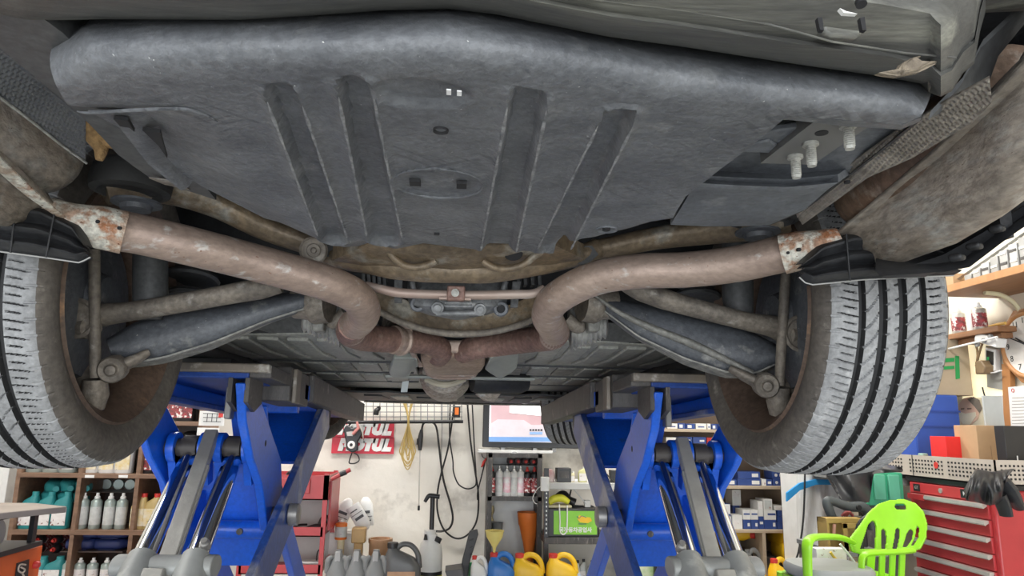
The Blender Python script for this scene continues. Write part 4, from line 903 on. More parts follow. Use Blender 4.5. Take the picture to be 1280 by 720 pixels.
def sring(w, d, z, cx=0, cy=0, n=20, e=3.2):
    out = []
    for k in range(n):
        a = 2*PI*k/n; c, s_ = math.cos(a), math.sin(a)
        out.append(Vector((cx+w/2*math.copysign(abs(c)**(2/e), c), cy+d/2*math.copysign(abs(s_)**(2/e), s_), z)))
    return out
def rect_body(prof, e=3.2, n=20):           # (z, w, d, cx)
    mb = MB(); mb.loft([sring(w, d, z, cx, 0, n, e) for z, w, d, cx in prof]); return mb
def oil_bottle(name, label, mb_, mc, ml, h=.235, w=.115, d=.07, group=None, cat='bottle'):
    t = thing(name, label, cat, group=group)
    part('body', rect_body([(0, w*.94, d*.92, 0), (.006, w, d, 0), (h*.62, w, d, 0), (h*.76, w*.82, d*.95, w*.06), (h*.86, w*.42, d*.6, w*.2), (h*.90, w*.34, d*.5, w*.22)]), mb_, t)
    c = MB(); c.lathe([(w*.19, 0), (w*.19, h*.10), (w*.17, h*.115)], (w*.22, 0, h*.885), seg=14); part('cap', c, mc, t, 'bottle cap')
    l = MB(); l.bx(-w*.40, w*.40, -d/2-.0015, -d/2+.002, h*.10, h*.58); part('label', l, ml, t, 'printed label'); return t
def spray_can(name, label, mb_, mc, ml, h=.235, r=.033, group=None):
    t = thing(name, label, 'spray can', group=group)
    m1 = MB(); m1.lathe([(r*.95, 0), (r, .004), (r, h*.74), (r*.96, h*.77), (r*.55, h*.83), (r*.5, h*.84)], seg=20); part('body', m1, mb_, t)
    m2 = MB(); m2.lathe([(r*.5, h*.835), (r*.5, h*.9), (r*.3, h*.92), (r*.28, h), (r*.05, h)], seg=14); part('nozzle_cap', m2, mc, t, 'nozzle cap')
    m3 = MB(); m3.lathe([(r*1.012, h*.12), (r*1.012, h*.62)], seg=20, caps=False); part('label', m3, ml, t, 'printed label'); return t
def jug(name, label, mb_, mc, ml=None, w=.19, d=.12, h=.29, group=None, cat='jug'):   # carry jug with a looped handle
    t = thing(name, label, cat, group=group)
    part('body', rect_body([(0, w*.95, d*.95, 0), (.008, w, d, 0), (h*.60, w, d, 0), (h*.74, w*.80, d*.9, -w*.08), (h*.86, w*.34, d*.6, -w*.24), (h*.92, w*.24, d*.42, -w*.27)]), mb_, t)
    hn = MB(); hn.tube(catmull([(-w*.22, 0, h*.86), (-w*.02, 0, h*.97), (w*.22, 0, h*.95), (w*.40, 0, h*.80), (w*.45, 0, h*.56)], 6), [d*.16, d*.15, d*.15, d*.15, d*.17], 10); part('handle', hn, mb_, t)
    c = MB(); c.lathe([(w*.145, 0), (w*.145, h*.09), (w*.12, h*.10)], (-w*.27, 0, h*.91), seg=16); part('cap', c, mc, t, 'screw cap')
    if ml:
        l = MB(); l.bx(-w*.36, w*.36, -d/2-.002, -d/2+.002, h*.10, h*.52); part('label', l, ml, t, 'printed label')
    return t
ORD = ['leftmost', 'second from the left', 'third from the left', 'fourth from the left', 'fifth from the left', 'sixth from the left', 'seventh from the left']
USED = set()
def put(o, x, y, z, rot=(0, 0, 0), label=None, scale=None):
    if o in USED:
        return dup(o, (x, y, z), rot, label, scale=scale)
    USED.add(o); o.location = (x, y, z); o.rotation_euler = rot
    if label: o['label'] = label
    if scale: o.scale = scale
    return o
def cardbox(name, label, px0, px1, py0, py1, Y, dep, m, cat='box', group=None, lab=None, zb=None, rz=0, mark=None):
    a = P(px0, py1, Y); b_ = P(px1, py0, Y); z0 = a.z if zb is None else zb; h = b_.z-z0; w = b_.x-a.x
    t = thing(name, label, cat, ((a.x+b_.x)/2, Y+dep/2, z0), group); t.rotation_euler = (0, 0, 0)
    OFF[t] = Vector((0, 0, 0)); mb = MB(); mb.bx(-w/2, w/2, -dep/2, dep/2, 0, h); part('carton', mb, m, t, bevel=.002)
    if lab:
        fx0, fx1, fz0, fz1, ml = lab; l = MB(); l.bx(-w/2+fx0*w, -w/2+fx1*w, -dep/2-.0012, -dep/2+.001, fz0*h, fz1*h); part('label', l, ml, t, 'white printed label')
    if mark:
        x_, z_, sz, tx = mark; part('lettering', text_mb(tx, sz, (-w/2+x_*w, -dep/2-.001, z_*h), (1, 0, 0), (0, 0, 1), .001, bold=.001), m_white, t, 'white lettering')
    t.rotation_euler = (0, 0, rz); return t

# ---- left bookcase of oil bottles
YF = 5.15; DEP = .36
SY = [456, 525, 592, 663, 736]; SZ = [P(130, y, YF).z for y in SY]
x0 = P(22, 600, YF).x; x1 = P(95, 630, YF).x; x2 = P(168, 630, YF).x; x3 = P(247, 560, YF).x
BC = thing('bookcase', 'brown wooden bookcase of oil bottles behind the left lift', 'bookcase', ((x0+x3)/2, YF+DEP/2, 0))
for x in (x0, x1, x2, x3):
    mb = MB(); mb.bx(x-.014, x+.014, YF, YF+DEP, 0, SZ[0]+.02); part('upright', mb, m_wood, BC, bevel=.002)
for z in SZ + [.06]:
    mb = MB(); mb.bx(x0, x3, YF-.004, YF+DEP, z-.03, z); part('shelf_board', mb, m_wood, BC, bevel=.002)
mb = MB(); mb.bx(x0, x3, YF+DEP, YF+DEP+.01, 0, SZ[0]); part('back_panel', mb, m_woodback, BC)
for px, y in ((112, 594), (154, 594)):
    mb = MB(); c = P(px, y+1.5, YF-.006); mb.box(c, (.06, .003, .018)); part('price_label', mb, m_white, BC, 'white price label')
def X(px, Y=YF+.1, y=620): return P(px, y, Y).x
YI = YF+.08
tb = oil_bottle('oil_bottle', '', m_teal, m_teal, m_lblw, .24, .115, .075, 'teal oil bottles')
for i, px in enumerate((42, 62, 82)): put(tb, X(px), YI, SZ[3], label=f'upright teal oil bottle with white label, {["left", "middle", "right"][i]} one on the teal shelf')
for k, (px, dz, nm) in enumerate(((46, .25, 'lower left'), (66, .25, 'lower middle'), (87, .25, 'lower right'), (50, .32, 'upper left'), (68, .325, 'upper middle'), (88, .325, 'upper right'))):
    put(tb, X(px), YI+.22, SZ[3]+dz-.04, (PI/2+.1, 0, .35), f'teal oil bottle lying cap outward on the teal shelf, {nm} of six')
gb = oil_bottle('oil_bottle', '', m_gold, m_red, m_lblg, .235, .105, .07, 'gold oil bottles')
for i, px in enumerate((178, 194, 212)): put(gb, X(px), YI, SZ[3], label=f'gold oil bottle with red cap beside the left lift rod, {["left", "middle", "right"][i]} of three')
put(gb, X(205), YI+.05, SZ[3]+.24, (0, PI/2, -.5), 'gold oil bottle with red cap lying on the upright three')
sv = spray_can('spray_can', '', m_silver, m_white, m_lblk, .235, .036, 'pale green spray cans')
for i, px in enumerate((108, 124, 141, 156)): put(sv, X(px), YI, SZ[3], label=f'pale green upright spray can on the middle shelf, {ORD[i]} of four')
for i, px in enumerate((112, 128, 143, 158)):
    put(sv, X(px), YI+.24, SZ[3]+.272, (PI/2+PI, 0, .1), f'pale spray can lying with its round base outward, {ORD[i]} of four')
mb = MB(); mb.bx(X(108)-.036, X(158)+.036, YI+.01, YI+.24, SZ[3]+.2362, SZ[3]+.2372); part('divider_sheet', mb, m_woodback, BC)
kb = oil_bottle('oil_bottle', '', m_blackp, m_blackp, m_lblr, .25, .115, .075, 'black oil bottles')
put(kb, X(188, y=560), YI, SZ[2], label='black oil bottle with red and white label beside the blue lift arm'); put(kb, X(214, y=560), YI, SZ[2], label='black oil bottle with red label half behind the blue lift arm')
put(kb, X(228, y=560), YI+.2, SZ[2]+.255, (PI/2+.05, 0, .2), 'black oil bottle lying on its side under the upper shelf')
put(kb, X(190, y=560), YI+.2, SZ[2]+.255, (PI/2+.05, 0, -.2), 'black oil bottle lying cap outward above the upright black bottle')
for i, px in enumerate((220, 236)): put(kb, X(px, y=510), YI, SZ[1], label=f'black oil bottle with white label on the top shelf, {["left", "right"][i]} of two')
wg = oil_bottle('oil_bottle', '', m_white, m_white, m_lblg, .24, .115, .08, 'white oil bottles')
for i, px in enumerate((117, 138, 158)): put(wg, X(px, y=580), YI, SZ[2], label=f'white oil bottle with gold label under the left tyre, {["left", "middle", "right"][i]} of three')
ws = oil_bottle('oil_bottle', '', m_silver, m_white, m_lblw, .24, .115, .08, 'silver oil bottles')
for i, px in enumerate((46, 67, 87)): put(ws, X(px, y=590), YI, SZ[2], label=f'pale oil bottle mostly hidden by left tyre, {["left", "middle", "right"][i]} of three')
rc = spray_can('spray_can', '', m_blackp, m_red, m_lblr, .22, .03, 'red topped cans')
k = 0
for px in (53, 74):
    for dz, nm in ((.155, 'upper'), (.095, 'lower')):
        put(rc, X(px), YI+.23, SZ[4]+.13+dz, (PI/2, 0, 0), f'dark can lying with its red ringed end outward, {nm} {["left", "right"][k//2]} of four'); k += 1
mb = MB(); mb.bx(X(40), X(86), YI+.02, YI+.26, SZ[4]+.19, SZ[4]+.194); 
tl = oil_bottle('oil_bottle', '', m_teal, m_teal, m_lblw, .19, .13, .09, 'teal jugs on the bottom shelf')
for i, px in enumerate((51, 72)): put(tl, X(px, y=700), YI, SZ[4], label=f'teal bottle on the bottom shelf beside the orange machine, {["left", "right"][i]} of two')
sc2 = spray_can('spray_can', '', m_silver, m_white, m_lblw, .18, .035, 'pale cans on the bottom shelf')
for i, px in enumerate((88, 103, 119, 136, 154)): put(sc2, X(px, y=700), YI, SZ[4], label=f'pale can with white cone top on the bottom shelf, {ORD[i]} of five')
nb = oil_bottle('oil_bottle', '', m_navy, m_navy, m_navy, .23, .11, .07, 'navy bottles')
mb = MB(); mb.bx(X(86), X(163), YI+.0, YI+.2, SZ[4]+.214, SZ[4]+.221); part('divider_sheet', mb, m_woodback, BC)
for i, (px, dz, nm) in enumerate(((88, .258, 'lower left'), (124, .258, 'lower right'), (91, .332, 'upper left'), (126, .332, 'upper right'))):
    put(nb, X(px), YI+.09, SZ[4]+dz, (PI/2, 0, PI/2), f'navy bottle lying on its side above the pale cans, {nm} of four')
gr2 = oil_bottle('oil_bottle', '', flat('dark_green_plastic', (.02, .22, .12)), m_red, m_lblk, .21, .10, .07, 'green bottles with red caps')
for i, px in enumerate((177, 190)): put(gr2, X(px, y=700), YI, SZ[4], label=f'green bottle with red cap on the bottom shelf, {["left", "right"][i]} of two')
# calendars hanging on the bookcase end post
mb = MB(); mb.box(P(265, 523, YF-.03), (.17, .004, .10)); t = solo('wall_calendar', mb, m_white, 'white calendar sheet with red print beside the bookcase post', 'calendar')
mb = MB()
for k in range(3): mb.box(P(265, 517+k*5, YF-.0335), (.12, .002, .004))
for k in range(3): mb.box(P(259+k*6, 522, YF-.0335), (.004, .002, .06))
OFF[t] = t.location.copy(); part('calendar_rule', mb, m_cable, t); mb = MB(); mb.box(P(276, 519, YF-.0335), (.03, .002, .03)); part('red_mark', mb, m_red, t, 'red print')
mb = MB(); mb.box(P(260, 543, YF-.03), (.15, .004, .09)); solo('paper_sheet', mb, m_white, 'cream paper sheet pinned below the white calendar', 'paper')

# ---- left wall door frame and orange machine
mb = MB(); mb.bx(P(-60, 600, 5.6).x, P(4, 600, 5.6).x, 5.66, 5.72, 0, 2.1); t = solo('door_1', mb, m_white, kind='structure')
mb = MB(); mb.bx(P(7, 600, 5.55).x, P(15, 600, 5.55).x, 5.5, 5.6, 0, 2.2); solo('trim_2', mb, m_white, kind='structure', bevel=.004)
YO = 2.95
OM = thing('workshop_machine', 'orange workshop machine with a black badge at the bottom left', 'machine', (P(0, 700, YO).x, YO+.25, 0))
xr = P(52, 700, YO+.5).x; zt_ = P(45, 684, YO+.4).z
m_omach = flat('orange_machine_paint', (.80, .13, .02), .4)
mb = MB(); mb.prism([Vector((xr-.75, YO, 0)), Vector((xr-.01, YO, 0)), Vector((xr, YO, zt_)), Vector((xr-.75, YO, zt_-.05))], (0, .5, 0)); part('cabinet', mb, m_omach, OM, bevel=.01)
mb = MB(); mb.prism([PX(x, y, xr-.002) for x, y in ((20, 704), (35, 699), (32, 735), (16, 742))], (.006, 0, 0)); BG = part('badge', mb, m_blackp, OM)
bt = MB(); bt.tube(catmull([PX(x, y, xr+.006) for x, y in ((32, 706), (25, 706), (23, 713), (28, 716), (31, 712), (26, 709))], 5), .0035, 8); bt.tube(catmull([PX(x, y, xr+.006) for x, y in ((20, 725), (25, 728), (30, 722), (28, 717))], 5), .0035, 8); part('badge_emblem', bt, flat('badge_tan', (.6, .5, .4)), BG, 'tan curled emblem')
mb = MB(); mb.lathe([(.016, .0), (.016, .014), (.01, .022), (.0, .022)], PX(43, 706, xr), (1, 0, 0), 16); part('red_knob', mb, m_red, OM)
mb = MB(); mb.bx(xr-.75, xr+.02, YO+.02, YO+.45, zt_, zt_+.02); part('black_rim', mb, m_blackp, OM)
for y0_, y1_, nm in ((YO+.03, YO+.06, 0), (YO+.40, YO+.43, 1)):
    mb = MB(); mb.bx(xr-.02, xr+.0, y0_, y1_, zt_+.02, zt_+.15); part('rack_post', mb, m_blackp, OM)
mb = MB(); mb.bx(xr-.75, xr+.02, YO+.02, YO+.46, zt_+.145, zt_+.155); part('rack_top', mb, m_blackp, OM)
m_roll = pm('grey_beige_roll', (.42, .38, .33), (.33, .29, .25), .8, sc=5)
mb = MB(); yy = YO+.2; zz = zt_+.02+.062; mb.lathe([(.02, 0), (.058, 0), (.062, .01), (.062, .62), (.058, .63), (.02, .63)], (xr-.66, yy, zz), (1, 0, 0), 24); solo('paper_roll', mb, m_roll, 'grey beige roll lying on the orange machine', 'roll')
mb = MB(); a, b_ = P(-20, 650, YO+.1), P(82, 640, YO+.1); z1 = zt_+.156
mb.prism([Vector((xr-.7, YO+.02, z1)), Vector((xr+.02, YO, z1)), Vector((P(82, 645, YO+.3).x, YO+.3, z1)), Vector((xr-.02, YO+.42, z1)), Vector((xr-.7, YO+.42, z1))], (0, 0, .025)); solo('wooden_board', mb, pm('grey_brown_board', (.30, .25, .21), (.22, .185, .16), .7, sc=5), 'grey brown flat board on top of the orange machine', 'board', bevel=.003)
mb = MB(); mb.tube(catmull([(xr-.40, YO+.10, z1+.035), (xr-.25, YO+.12, z1+.055), (xr-.12, YO+.16, z1+.04), (xr-.06, YO+.14, z1+.036)], 6), [.008, .012, .016, .01], 10); solo('bent_hose_end', mb, flat('tan_hose', (.5, .38, .25)), 'tan hose end lying on the grey board', 'hose')
for k, (dx, dy, w, rz, lab) in enumerate(((-.55, .1, .16, .3, 'white folded rag on the left of the grey board'), (-.34, .2, .12, -.3, 'small white offcut on the grey board near the hose'))):
    mb = MB(); mb.box((xr+dx, YO+dy, z1+.026+.016), (w, .09, .03), Matrix.Rotation(rz, 3, 'Z')); solo('white_rag' if k == 0 else 'foam_offcut', mb, flat('off_white', (.68, .66, .62)), lab, 'rag' if k == 0 else 'offcut', bevel=.008)
mb = MB(); mb.tube(catmull([(xr+.02, YO+.10, zt_+.025), (xr+.06, YO+.06, zt_-.02), (xr+.05, YO+.02, zt_-.06), (xr+.03, YO-.01, zt_-.08)], 6), .006, 8); solo('white_tube', mb, m_white, 'white bent tube beside the orange machine', 'tube')

# ---- red tool trolley
YT = 5.0
xa, xb = P(300, 690, YT).x, P(405, 640, YT).x
RT = thing('tool_trolley', 'red three-tier tool trolley behind the left lift', 'trolley', ((xa+xb)/2, YT+.2, 0))
def traybox(z0, z1, xa_, xb_, nm='tray'):
    mb = MB(); mb.bx(xa_, xb_, YT, YT+.012, z0, z1); mb.bx(xa_, xb_, YT+.40, YT+.412, z0, z1); mb.bx(xa_, xa_+.012, YT, YT+.412, z0, z1); mb.bx(xb_-.012, xb_, YT, YT+.412, z0, z1); mb.bx(xa_, xb_, YT, YT+.412, z0, z0+.008); part(nm, mb, m_redcart, RT)
zt1, zt2, zt3 = P(380, 625, YT).z, P(380, 671, YT).z, P(380, 718, YT).z
traybox(zt1, P(380, 594, YT).z, xa, xb+.02); traybox(zt2, P(380, 659, YT).z, xa, xb); traybox(zt3, P(380, 706, YT).z, xa, xb)
mb = MB(); c0, c1 = P(345, 607, YT-.006), P(387, 617, YT-.006); mb.bx(c0.x, c1.x, YT-.012, YT, c1.z, c0.z+.05); part('tray_pocket', mb, m_redcart, RT, bevel=.004)
for x, y in ((xa, YT), (xa, YT+.39), (xb, YT), (xb, YT+.39)):
    mb = MB(); mb.bx(x-.015, x+.015, y, y+.02, .06, zt1+.17); part('post', mb, m_redcart, RT)
    mb = MB(); mb.lathe([(.01, -.012), (.03, -.012), (.03, .012), (.01, .012)], (x, y+.01, .031), (1, 0, 0), 16); part('castor', mb, m_blackp, RT)
mb = MB(); mb.bx(xa, xb, YT+.395, YT+.405, zt3, zt1); part('back_sheet', mb, flat('grey_back_sheet', (.5, .5, .48)), RT)
mb = MB(); mb.tube([P(414, 599, YT+.01), P(428, 592, YT+.02), P(438, 587, YT+.02)], [.012, .016, .014], 10); part('push_handle', mb, m_redcart, RT); mb = MB(); mb.tube([P(425, 593, YT+.018), P(433, 590, YT+.02)], .0175, 10); part('handle_grip', mb, m_blackp, RT)
mb = MB(); mb.bx(xb+.02, xb+.035, YT+.05, YT+.4, zt1-.2, zt1+.12); part('side_panel', mb, m_redcart, RT)
def blob(name, label, cat, pts, r, m, seg=10, flat_=1): mb = MB(); mb.tube(catmull(pts, 6), r, seg, flat=flat_); return solo(name, mb, m, label, cat)
def on(px, Y, z, dz=0): p = P(px, 650, Y); return Vector((p.x, Y, z+dz))
blob('pliers', 'black pliers lying on the middle tray of the red trolley', 'pliers', [on(383, YT+.1, zt2+.008, .03), on(395, YT+.1, zt2+.008, .045), on(407, YT+.14, zt2+.008, .04)], [.02, .03, .02], m_blackp, flat_=.6)
blob('air_ratchet', 'black air ratchet at the right end of the middle trolley tray', 'tool', [on(400, YT+.2, zt2+.008, .03), on(405, YT+.2, zt2+.008, .09), on(411, YT+.2, zt2+.008, .07)], [.022, .02, .024], m_blackp)
blob('rubber_strap', 'thin black strap on the left of the middle trolley tray', 'strap', [on(360, YT+.08, zt2+.008, .012), on(372, YT+.1, zt2+.008, .05), on(384, YT+.15, zt2+.008, .05)], .007, m_cable)
blob('wire_hook', 'bent black wire standing in the bottom trolley tray', 'hook', [on(399, YT+.1, zt3+.008, .01), on(400, YT+.1, zt3+.008, .12), on(408, YT+.1, zt3+.008, .13)], .005, m_cable)
mb = MB(); p = on(390, YT+.1, zt3+.009); mb.box(p+Vector((0, 0, .03)), (.2, .08, .06)); so = solo('socket_rail', mb, m_silvm, 'grey socket rail in the bottom tray of the red trolley', 'socket set', bevel=.004)
for k in range(8):
    mb = MB(); mb.cyl(p+Vector((-.084+k*.024, -.0405, .035)), p+Vector((-.084+k*.024, -.038, .035)), .007, 10); part('socket_hole', mb, m_cable, so)
mb = MB(); p = on(318, YT+.1, zt3+.009); mb.box(p+Vector((0, 0, .025)), (.10, .06, .05)); t = solo('tape_box', mb, m_white, 'small white box in the left of the bottom trolley tray', 'box', bevel=.003)
mb = MB(); p = on(312, YT+.2, zt3+.009); mb.lathe([(.02, 0), (.04, 0), (.04, .08), (.02, .08)], p, seg=18); solo('tape_roll', mb, m_orange, 'orange tape roll behind the small white box', 'tape')
mb = MB()
p = on(358, YT+.12, P(380, 594, YT).z, -.03)
mb.tube(catmull([on(352, YT+.02, zt1+.14), on(358, YT+.02, zt1+.18), on(368, YT+.02, zt1+.16), on(372, YT+.02, zt1+.175)], 5), .009, 8); t = solo('spanner', mb, m_blackp, 'black spanner resting over the top rim of the red trolley', 'spanner')

# ---- low bench along the back wall
zB = .27; xbL, xbR = P(414, 720, 5.0).x, P(812, 720, 5.0).x
LB_ = thing('low_bench', 'low grey bench along the back wall carrying jugs and cans', 'bench', ((xbL+xbR)/2, 5.2, 0))
mb = MB(); mb.bx(xbL, xbR, 4.85, 5.70, zB-.03, zB); part('bench_top', mb, flat('grey_bench_top', (.45, .45, .43)), LB_)
for x in (xbL+.03, (xbL+xbR)/2, xbR-.03):
    for y in (4.88, 5.66): mb = MB(); mb.bx(x-.02, x+.02, y-.02, y+.02, 0, zB-.03); part('leg', mb, m_beam, LB_)
gj = thing('oil_jug', '', 'jug', group='grey oil jugs in a row')
w, d, h = .15, .15, .315
part('body', rect_body([(0, w*.95, d*.95, 0), (.01, w, d, 0), (h*.55, w, d, 0), (h*.80, w*.55, d*.6, 0), (h*.95, w*.30, d*.3, 0), (h, w*.28, d*.28, 0)], 2.6), m_greyb, gj)
for s_ in (-1, 1):
    mb = MB(); mb.tube(catmull([(s_*w*.22, -.02, h*.86), (s_*w*.40, -.03, h*.80), (s_*w*.44, -.03, h*.55)], 6), [.014, .022, .016], 10); part('shoulder', mb, m_greyb, gj)
mb = MB(); mb.bx(-.017, .017, -d*.30, -d*.26, h*.66, h*.985); part('handle_strap', mb, flat('pale_grey_strap', (.42, .42, .42)), gj, bevel=.004)
for i, px in enumerate((423, 446, 470)): put(gj, P(px, 700, 5.0).x, 5.0, zB, label=f'grey four litre oil jug seen from its narrow side, {["leftmost", "middle", "rightmost"][i]} of three')
cj = jug('oil_jug', 'dark grey oil jug with copper coloured label and big handle', flat('dark_grey_jug', (.10, .10, .10), .35), m_blackp, m_copper, .25, .12, .36)
put(cj, P(503, 700, 5.0).x, 5.0, zB)
cjx = P(503, 700, 5.0).x
part('lettering', text_mb('SEVEN', .034, (-.0, -.0635, .115), (1, 0, 0), (0, 0, 1), .001, bold=.001), m_white, cj, 'white lettering')
mb = MB(); p = on(477, 5.35, zB); mb.lathe([(.078, 0), (.08, .01), (.08, .30), (.086, .31), (.086, .335), (.07, .335), (.068, .31), (.0, .30)], p, seg=26); t = solo('tin_can', mb, m_copper, 'brown copper open tin standing behind the grey jugs', 'tin')
WS = thing('stand', 'white low stand behind the three grey jugs', 'stand', tuple(on(432, 5.45, zB)))
mb = MB(); p = on(432, 5.45, zB); mb.bx(p.x-.10, p.x+.12, 5.38, 5.55, zB, P(430, 666, 5.38).z); part('stand_body', mb, m_white, WS, bevel=.006)
zS = P(430, 666, 5.38).z
mb = MB(); p = on(450, 5.30, zB); zc0 = P(450, 679, 5.26).z; mb.bx(p.x-.048, p.x+.048, 5.25, 5.34, zc0, P(450, 660, 5.26).z)
mb.bx(p.x-.03, p.x+.03, 5.27, 5.33, zB, zc0); solo('wooden_block', mb, flat('ochre_block', (.50, .32, .13)), 'ochre wooden block on a post below the white bottles', 'block', bevel=.008)
wb = thing('white_bottle', '', 'bottle', group='tilted white bottles')
part('body', rect_body([(0, .10, .05, 0), (.006, .105, .055, 0), (.15, .105, .055, 0), (.19, .06, .045, 0), (.205, .03, .03, 0)]), m_white, wb)
mb = MB(); mb.bx(-.035, .03, -.029, -.026, .09, .11); mb.bx(-.045, .045, -.029, -.026, .065, .069); mb.bx(-.02, .035, -.029, -.026, .035, .043); part('label_print', mb, m_rail, wb, 'grey printed lines')
put(wb, P(426, 640, 5.42).x-.02, 5.47, zS+.035, (0, .35, 0), 'white tilted bottle leaning left of the other two white bottles')
put(wb, P(447, 640, 5.42).x-.01, 5.43, zS+.11, (0, PI-.6, 0), 'white upside-down bottle with grey print draining over the ochre block')
put(wb, P(455, 640, 5.46).x+.02, 5.53, zS+.03, (0, -.12, 0), 'plain white bottle behind the upside-down one')
for o in list(C.objects):
    if o.get('label', '').startswith('white upside-down'): o.location.z = P(452, 632, 5.43).z+.0; o.location.x = P(440, 640, 5.43).x
ob = spray_can('spray_bottle', 'orange bottle with white nozzle on a white post by the red trolley', m_orange, m_white, m_lblk, .14, .042)
put(ob, P(426, 670, 5.3).x, 5.30, P(426, 674, 5.3).z)
mb = MB(); mb.cyl((P(426, 680, 5.3).x, 5.30, zB), (P(426, 680, 5.3).x, 5.30, P(426, 674, 5.3).z), .025, 16); solo('bottle_post', mb, m_cream, 'cream post holding up the orange bottle', 'post')

# ---- pressure sprayer with lance and hose
xs_ = P(538, 700, 5.3).x
SP = thing('pressure_sprayer', 'white pressure sprayer tank with black pump handle and hose', 'sprayer', (xs_, 5.3, zB))
zt4 = P(538, 668, 5.3).z
mb = MB(); hh = zt4-zB; mb.lathe([(.075, 0), (.084, .01), (.084, hh*.62), (.075, hh*.82), (.05, hh*.94), (.045, hh), (.04, hh)], (xs_, 5.3, zB), seg=28); part('tank', mb, m_white, SP)
mb = MB(); mb.lathe([(.042, 0), (.042, .03), (.02, .035)], (xs_-.01, 5.3, zt4), seg=20); part('pump_collar', mb, m_white, SP)
zp = P(540, 622, 5.3).z
mb = MB(); mb.cyl((xs_, 5.3, zt4+.02), (xs_, 5.3, zp), .017, 14); part('pump_shaft', mb, m_blackp, SP)
mb = MB(); mb.tube(catmull([(xs_-.055, 5.3, zp-.03), (xs_-.03, 5.3, zp+.01), (xs_, 5.3, zp+.012), (xs_+.05, 5.3, zp+.006)], 5), [.012, .016, .018, .016], 12); part('pump_handle', mb, m_blackp, SP)
mb = MB(); mb.cyl(P(549, 672, 5.27), P(546, 678, 5.26), .024, 14); part('filler_cap', mb, m_blackp, SP)
mb = MB(); mb.tube([P(532, 668, 5.26), P(532, 675, 5.25)], [.008, .014], 10); part('relief_valve', mb, m_blackp, SP)
mb = MB(); mb.lathe([(.085, .075), (.085, .13)], (xs_, 5.3, zB), seg=28, caps=False); LBL = part('label', mb, m_cable, SP, 'black and lime label')
mb = MB(); mb.lathe([(.0855, .085), (.0855, .105)], (xs_, 5.3, zB), seg=28, caps=False); part('label_stripe', mb, flat('lime_stripe', (.6, .65, .05)), LBL)
mb = MB(); mb.tube(catmull([P(x, y, 5.70) for x, y in ((527, 540), (529, 530), (536, 527), (545, 533), (549, 560), (554, 598), (563, 630), (566, 648), (562, 660), (553, 664))]+[P(545, 664, 5.3)], 8), .008, 8); part('hose', mb, m_cable, SP)
mb = MB(); mb.tube([P(527, 537, 5.68), P(526, 545, 5.68), P(525, 552, 5.68), P(525, 563, 5.68)], [.012, .02, .022, .013], 12); LN = part('lance_grip', mb, m_blackp, SP)
mb = MB(); mb.tube([P(525, 563, 5.68), P(523.5, 634, 5.68)], .0045, 8); part('lance_rod', mb, m_silvm, LN); mb = MB(); mb.tube([P(523.5, 632, 5.68), P(523.3, 638, 5.68)], .009, 8); part('lance_tip', mb, m_cable, LN)
mb = MB(); mb.tube([P(521.5, 556, 5.67), P(522, 549, 5.67), P(526, 547, 5.67)], .007, 8); part('lance_trigger', mb, m_blackp, LN)

# ---- cords hanging on the wall
def cord(name, label, pts, r, m, Y=5.72, cat='cord'):
    mb = MB(); mb.tube(catmull([P(x, y, Y) for x, y in pts], 8), r, 8); return solo(name, mb, m, label, cat)
cord('extension_cable', 'long black cord hanging in one wide loop behind the sprayer', ((568, 500), (566, 520), (560, 560), (552, 590), (547, 615), (547, 640), (555, 662), (570, 673), (585, 668), (596, 650), (598, 620), (594, 590), (588, 550), (584, 500)), .007, m_cable)
cord('extension_cable', 'black cord making a shorter loop right of the sprayer hose', ((563, 500), (562, 545), (566, 575), (567, 590), (573, 605), (584, 611), (594, 607), (595, 595), (593, 560), (590, 500)), .0055, m_cable, 5.70)
cord('wall_wire', 'thin straight grey wire running down from the wire rack', ((553, 500), (552, 560), (551, 600)), .003, m_greyb, 5.735)
t = thing('jumper_clamp', 'red battery clamp on a black lead beside the grey wall rack', 'clamp', tuple(P(603, 583, 5.7)))
mb = MB(); mb.tube([P(609, 571, 5.68), P(605, 578, 5.68), P(602, 584, 5.68)], [.006, .02, .01], 10, flat=.6); part('clamp_jaw', mb, m_red, t)
mb = MB(); mb.tube(catmull([P(606, 578, 5.69), P(602, 595, 5.69), P(597, 615, 5.69), P(597, 625, 5.7)], 6), .005, 8); part('lead', mb, m_cable, t)
mb = MB(); mb.tube(catmull([P(602, 567, 5.69), P(604, 572, 5.69), P(610, 574, 5.69)], 6), .003, 8); part('clamp_spring', mb, m_cable, t)
m_hank = flat('yellow_brown_cord', (.46, .33, .11))
HK = thing('cord_hank', 'yellow brown cord hank hanging from the wire rack', 'cord', tuple(P(510, 588, 5.68)))
for k, (xa_, xb_, yb_) in enumerate(((500, 519, 578), (502, 517, 583), (504, 515, 587), (506, 513, 570), (508, 512, 575), (503, 516, 580))):
    mb = MB(); mb.tube(catmull([P(503+k*.8, 500, 5.67), P(510, 526, 5.66-.004*k), P(xa_+2, 555, 5.67), P(xa_, yb_-12, 5.67), P((xa_+xb_)/2, yb_, 5.67), P(xb_, yb_-12, 5.67), P(xb_-2, 555, 5.67), P(511, 526, 5.665), P(517-k*.6, 500, 5.67)], 6), .0045, 7); part('strand', mb, m_hank, HK)
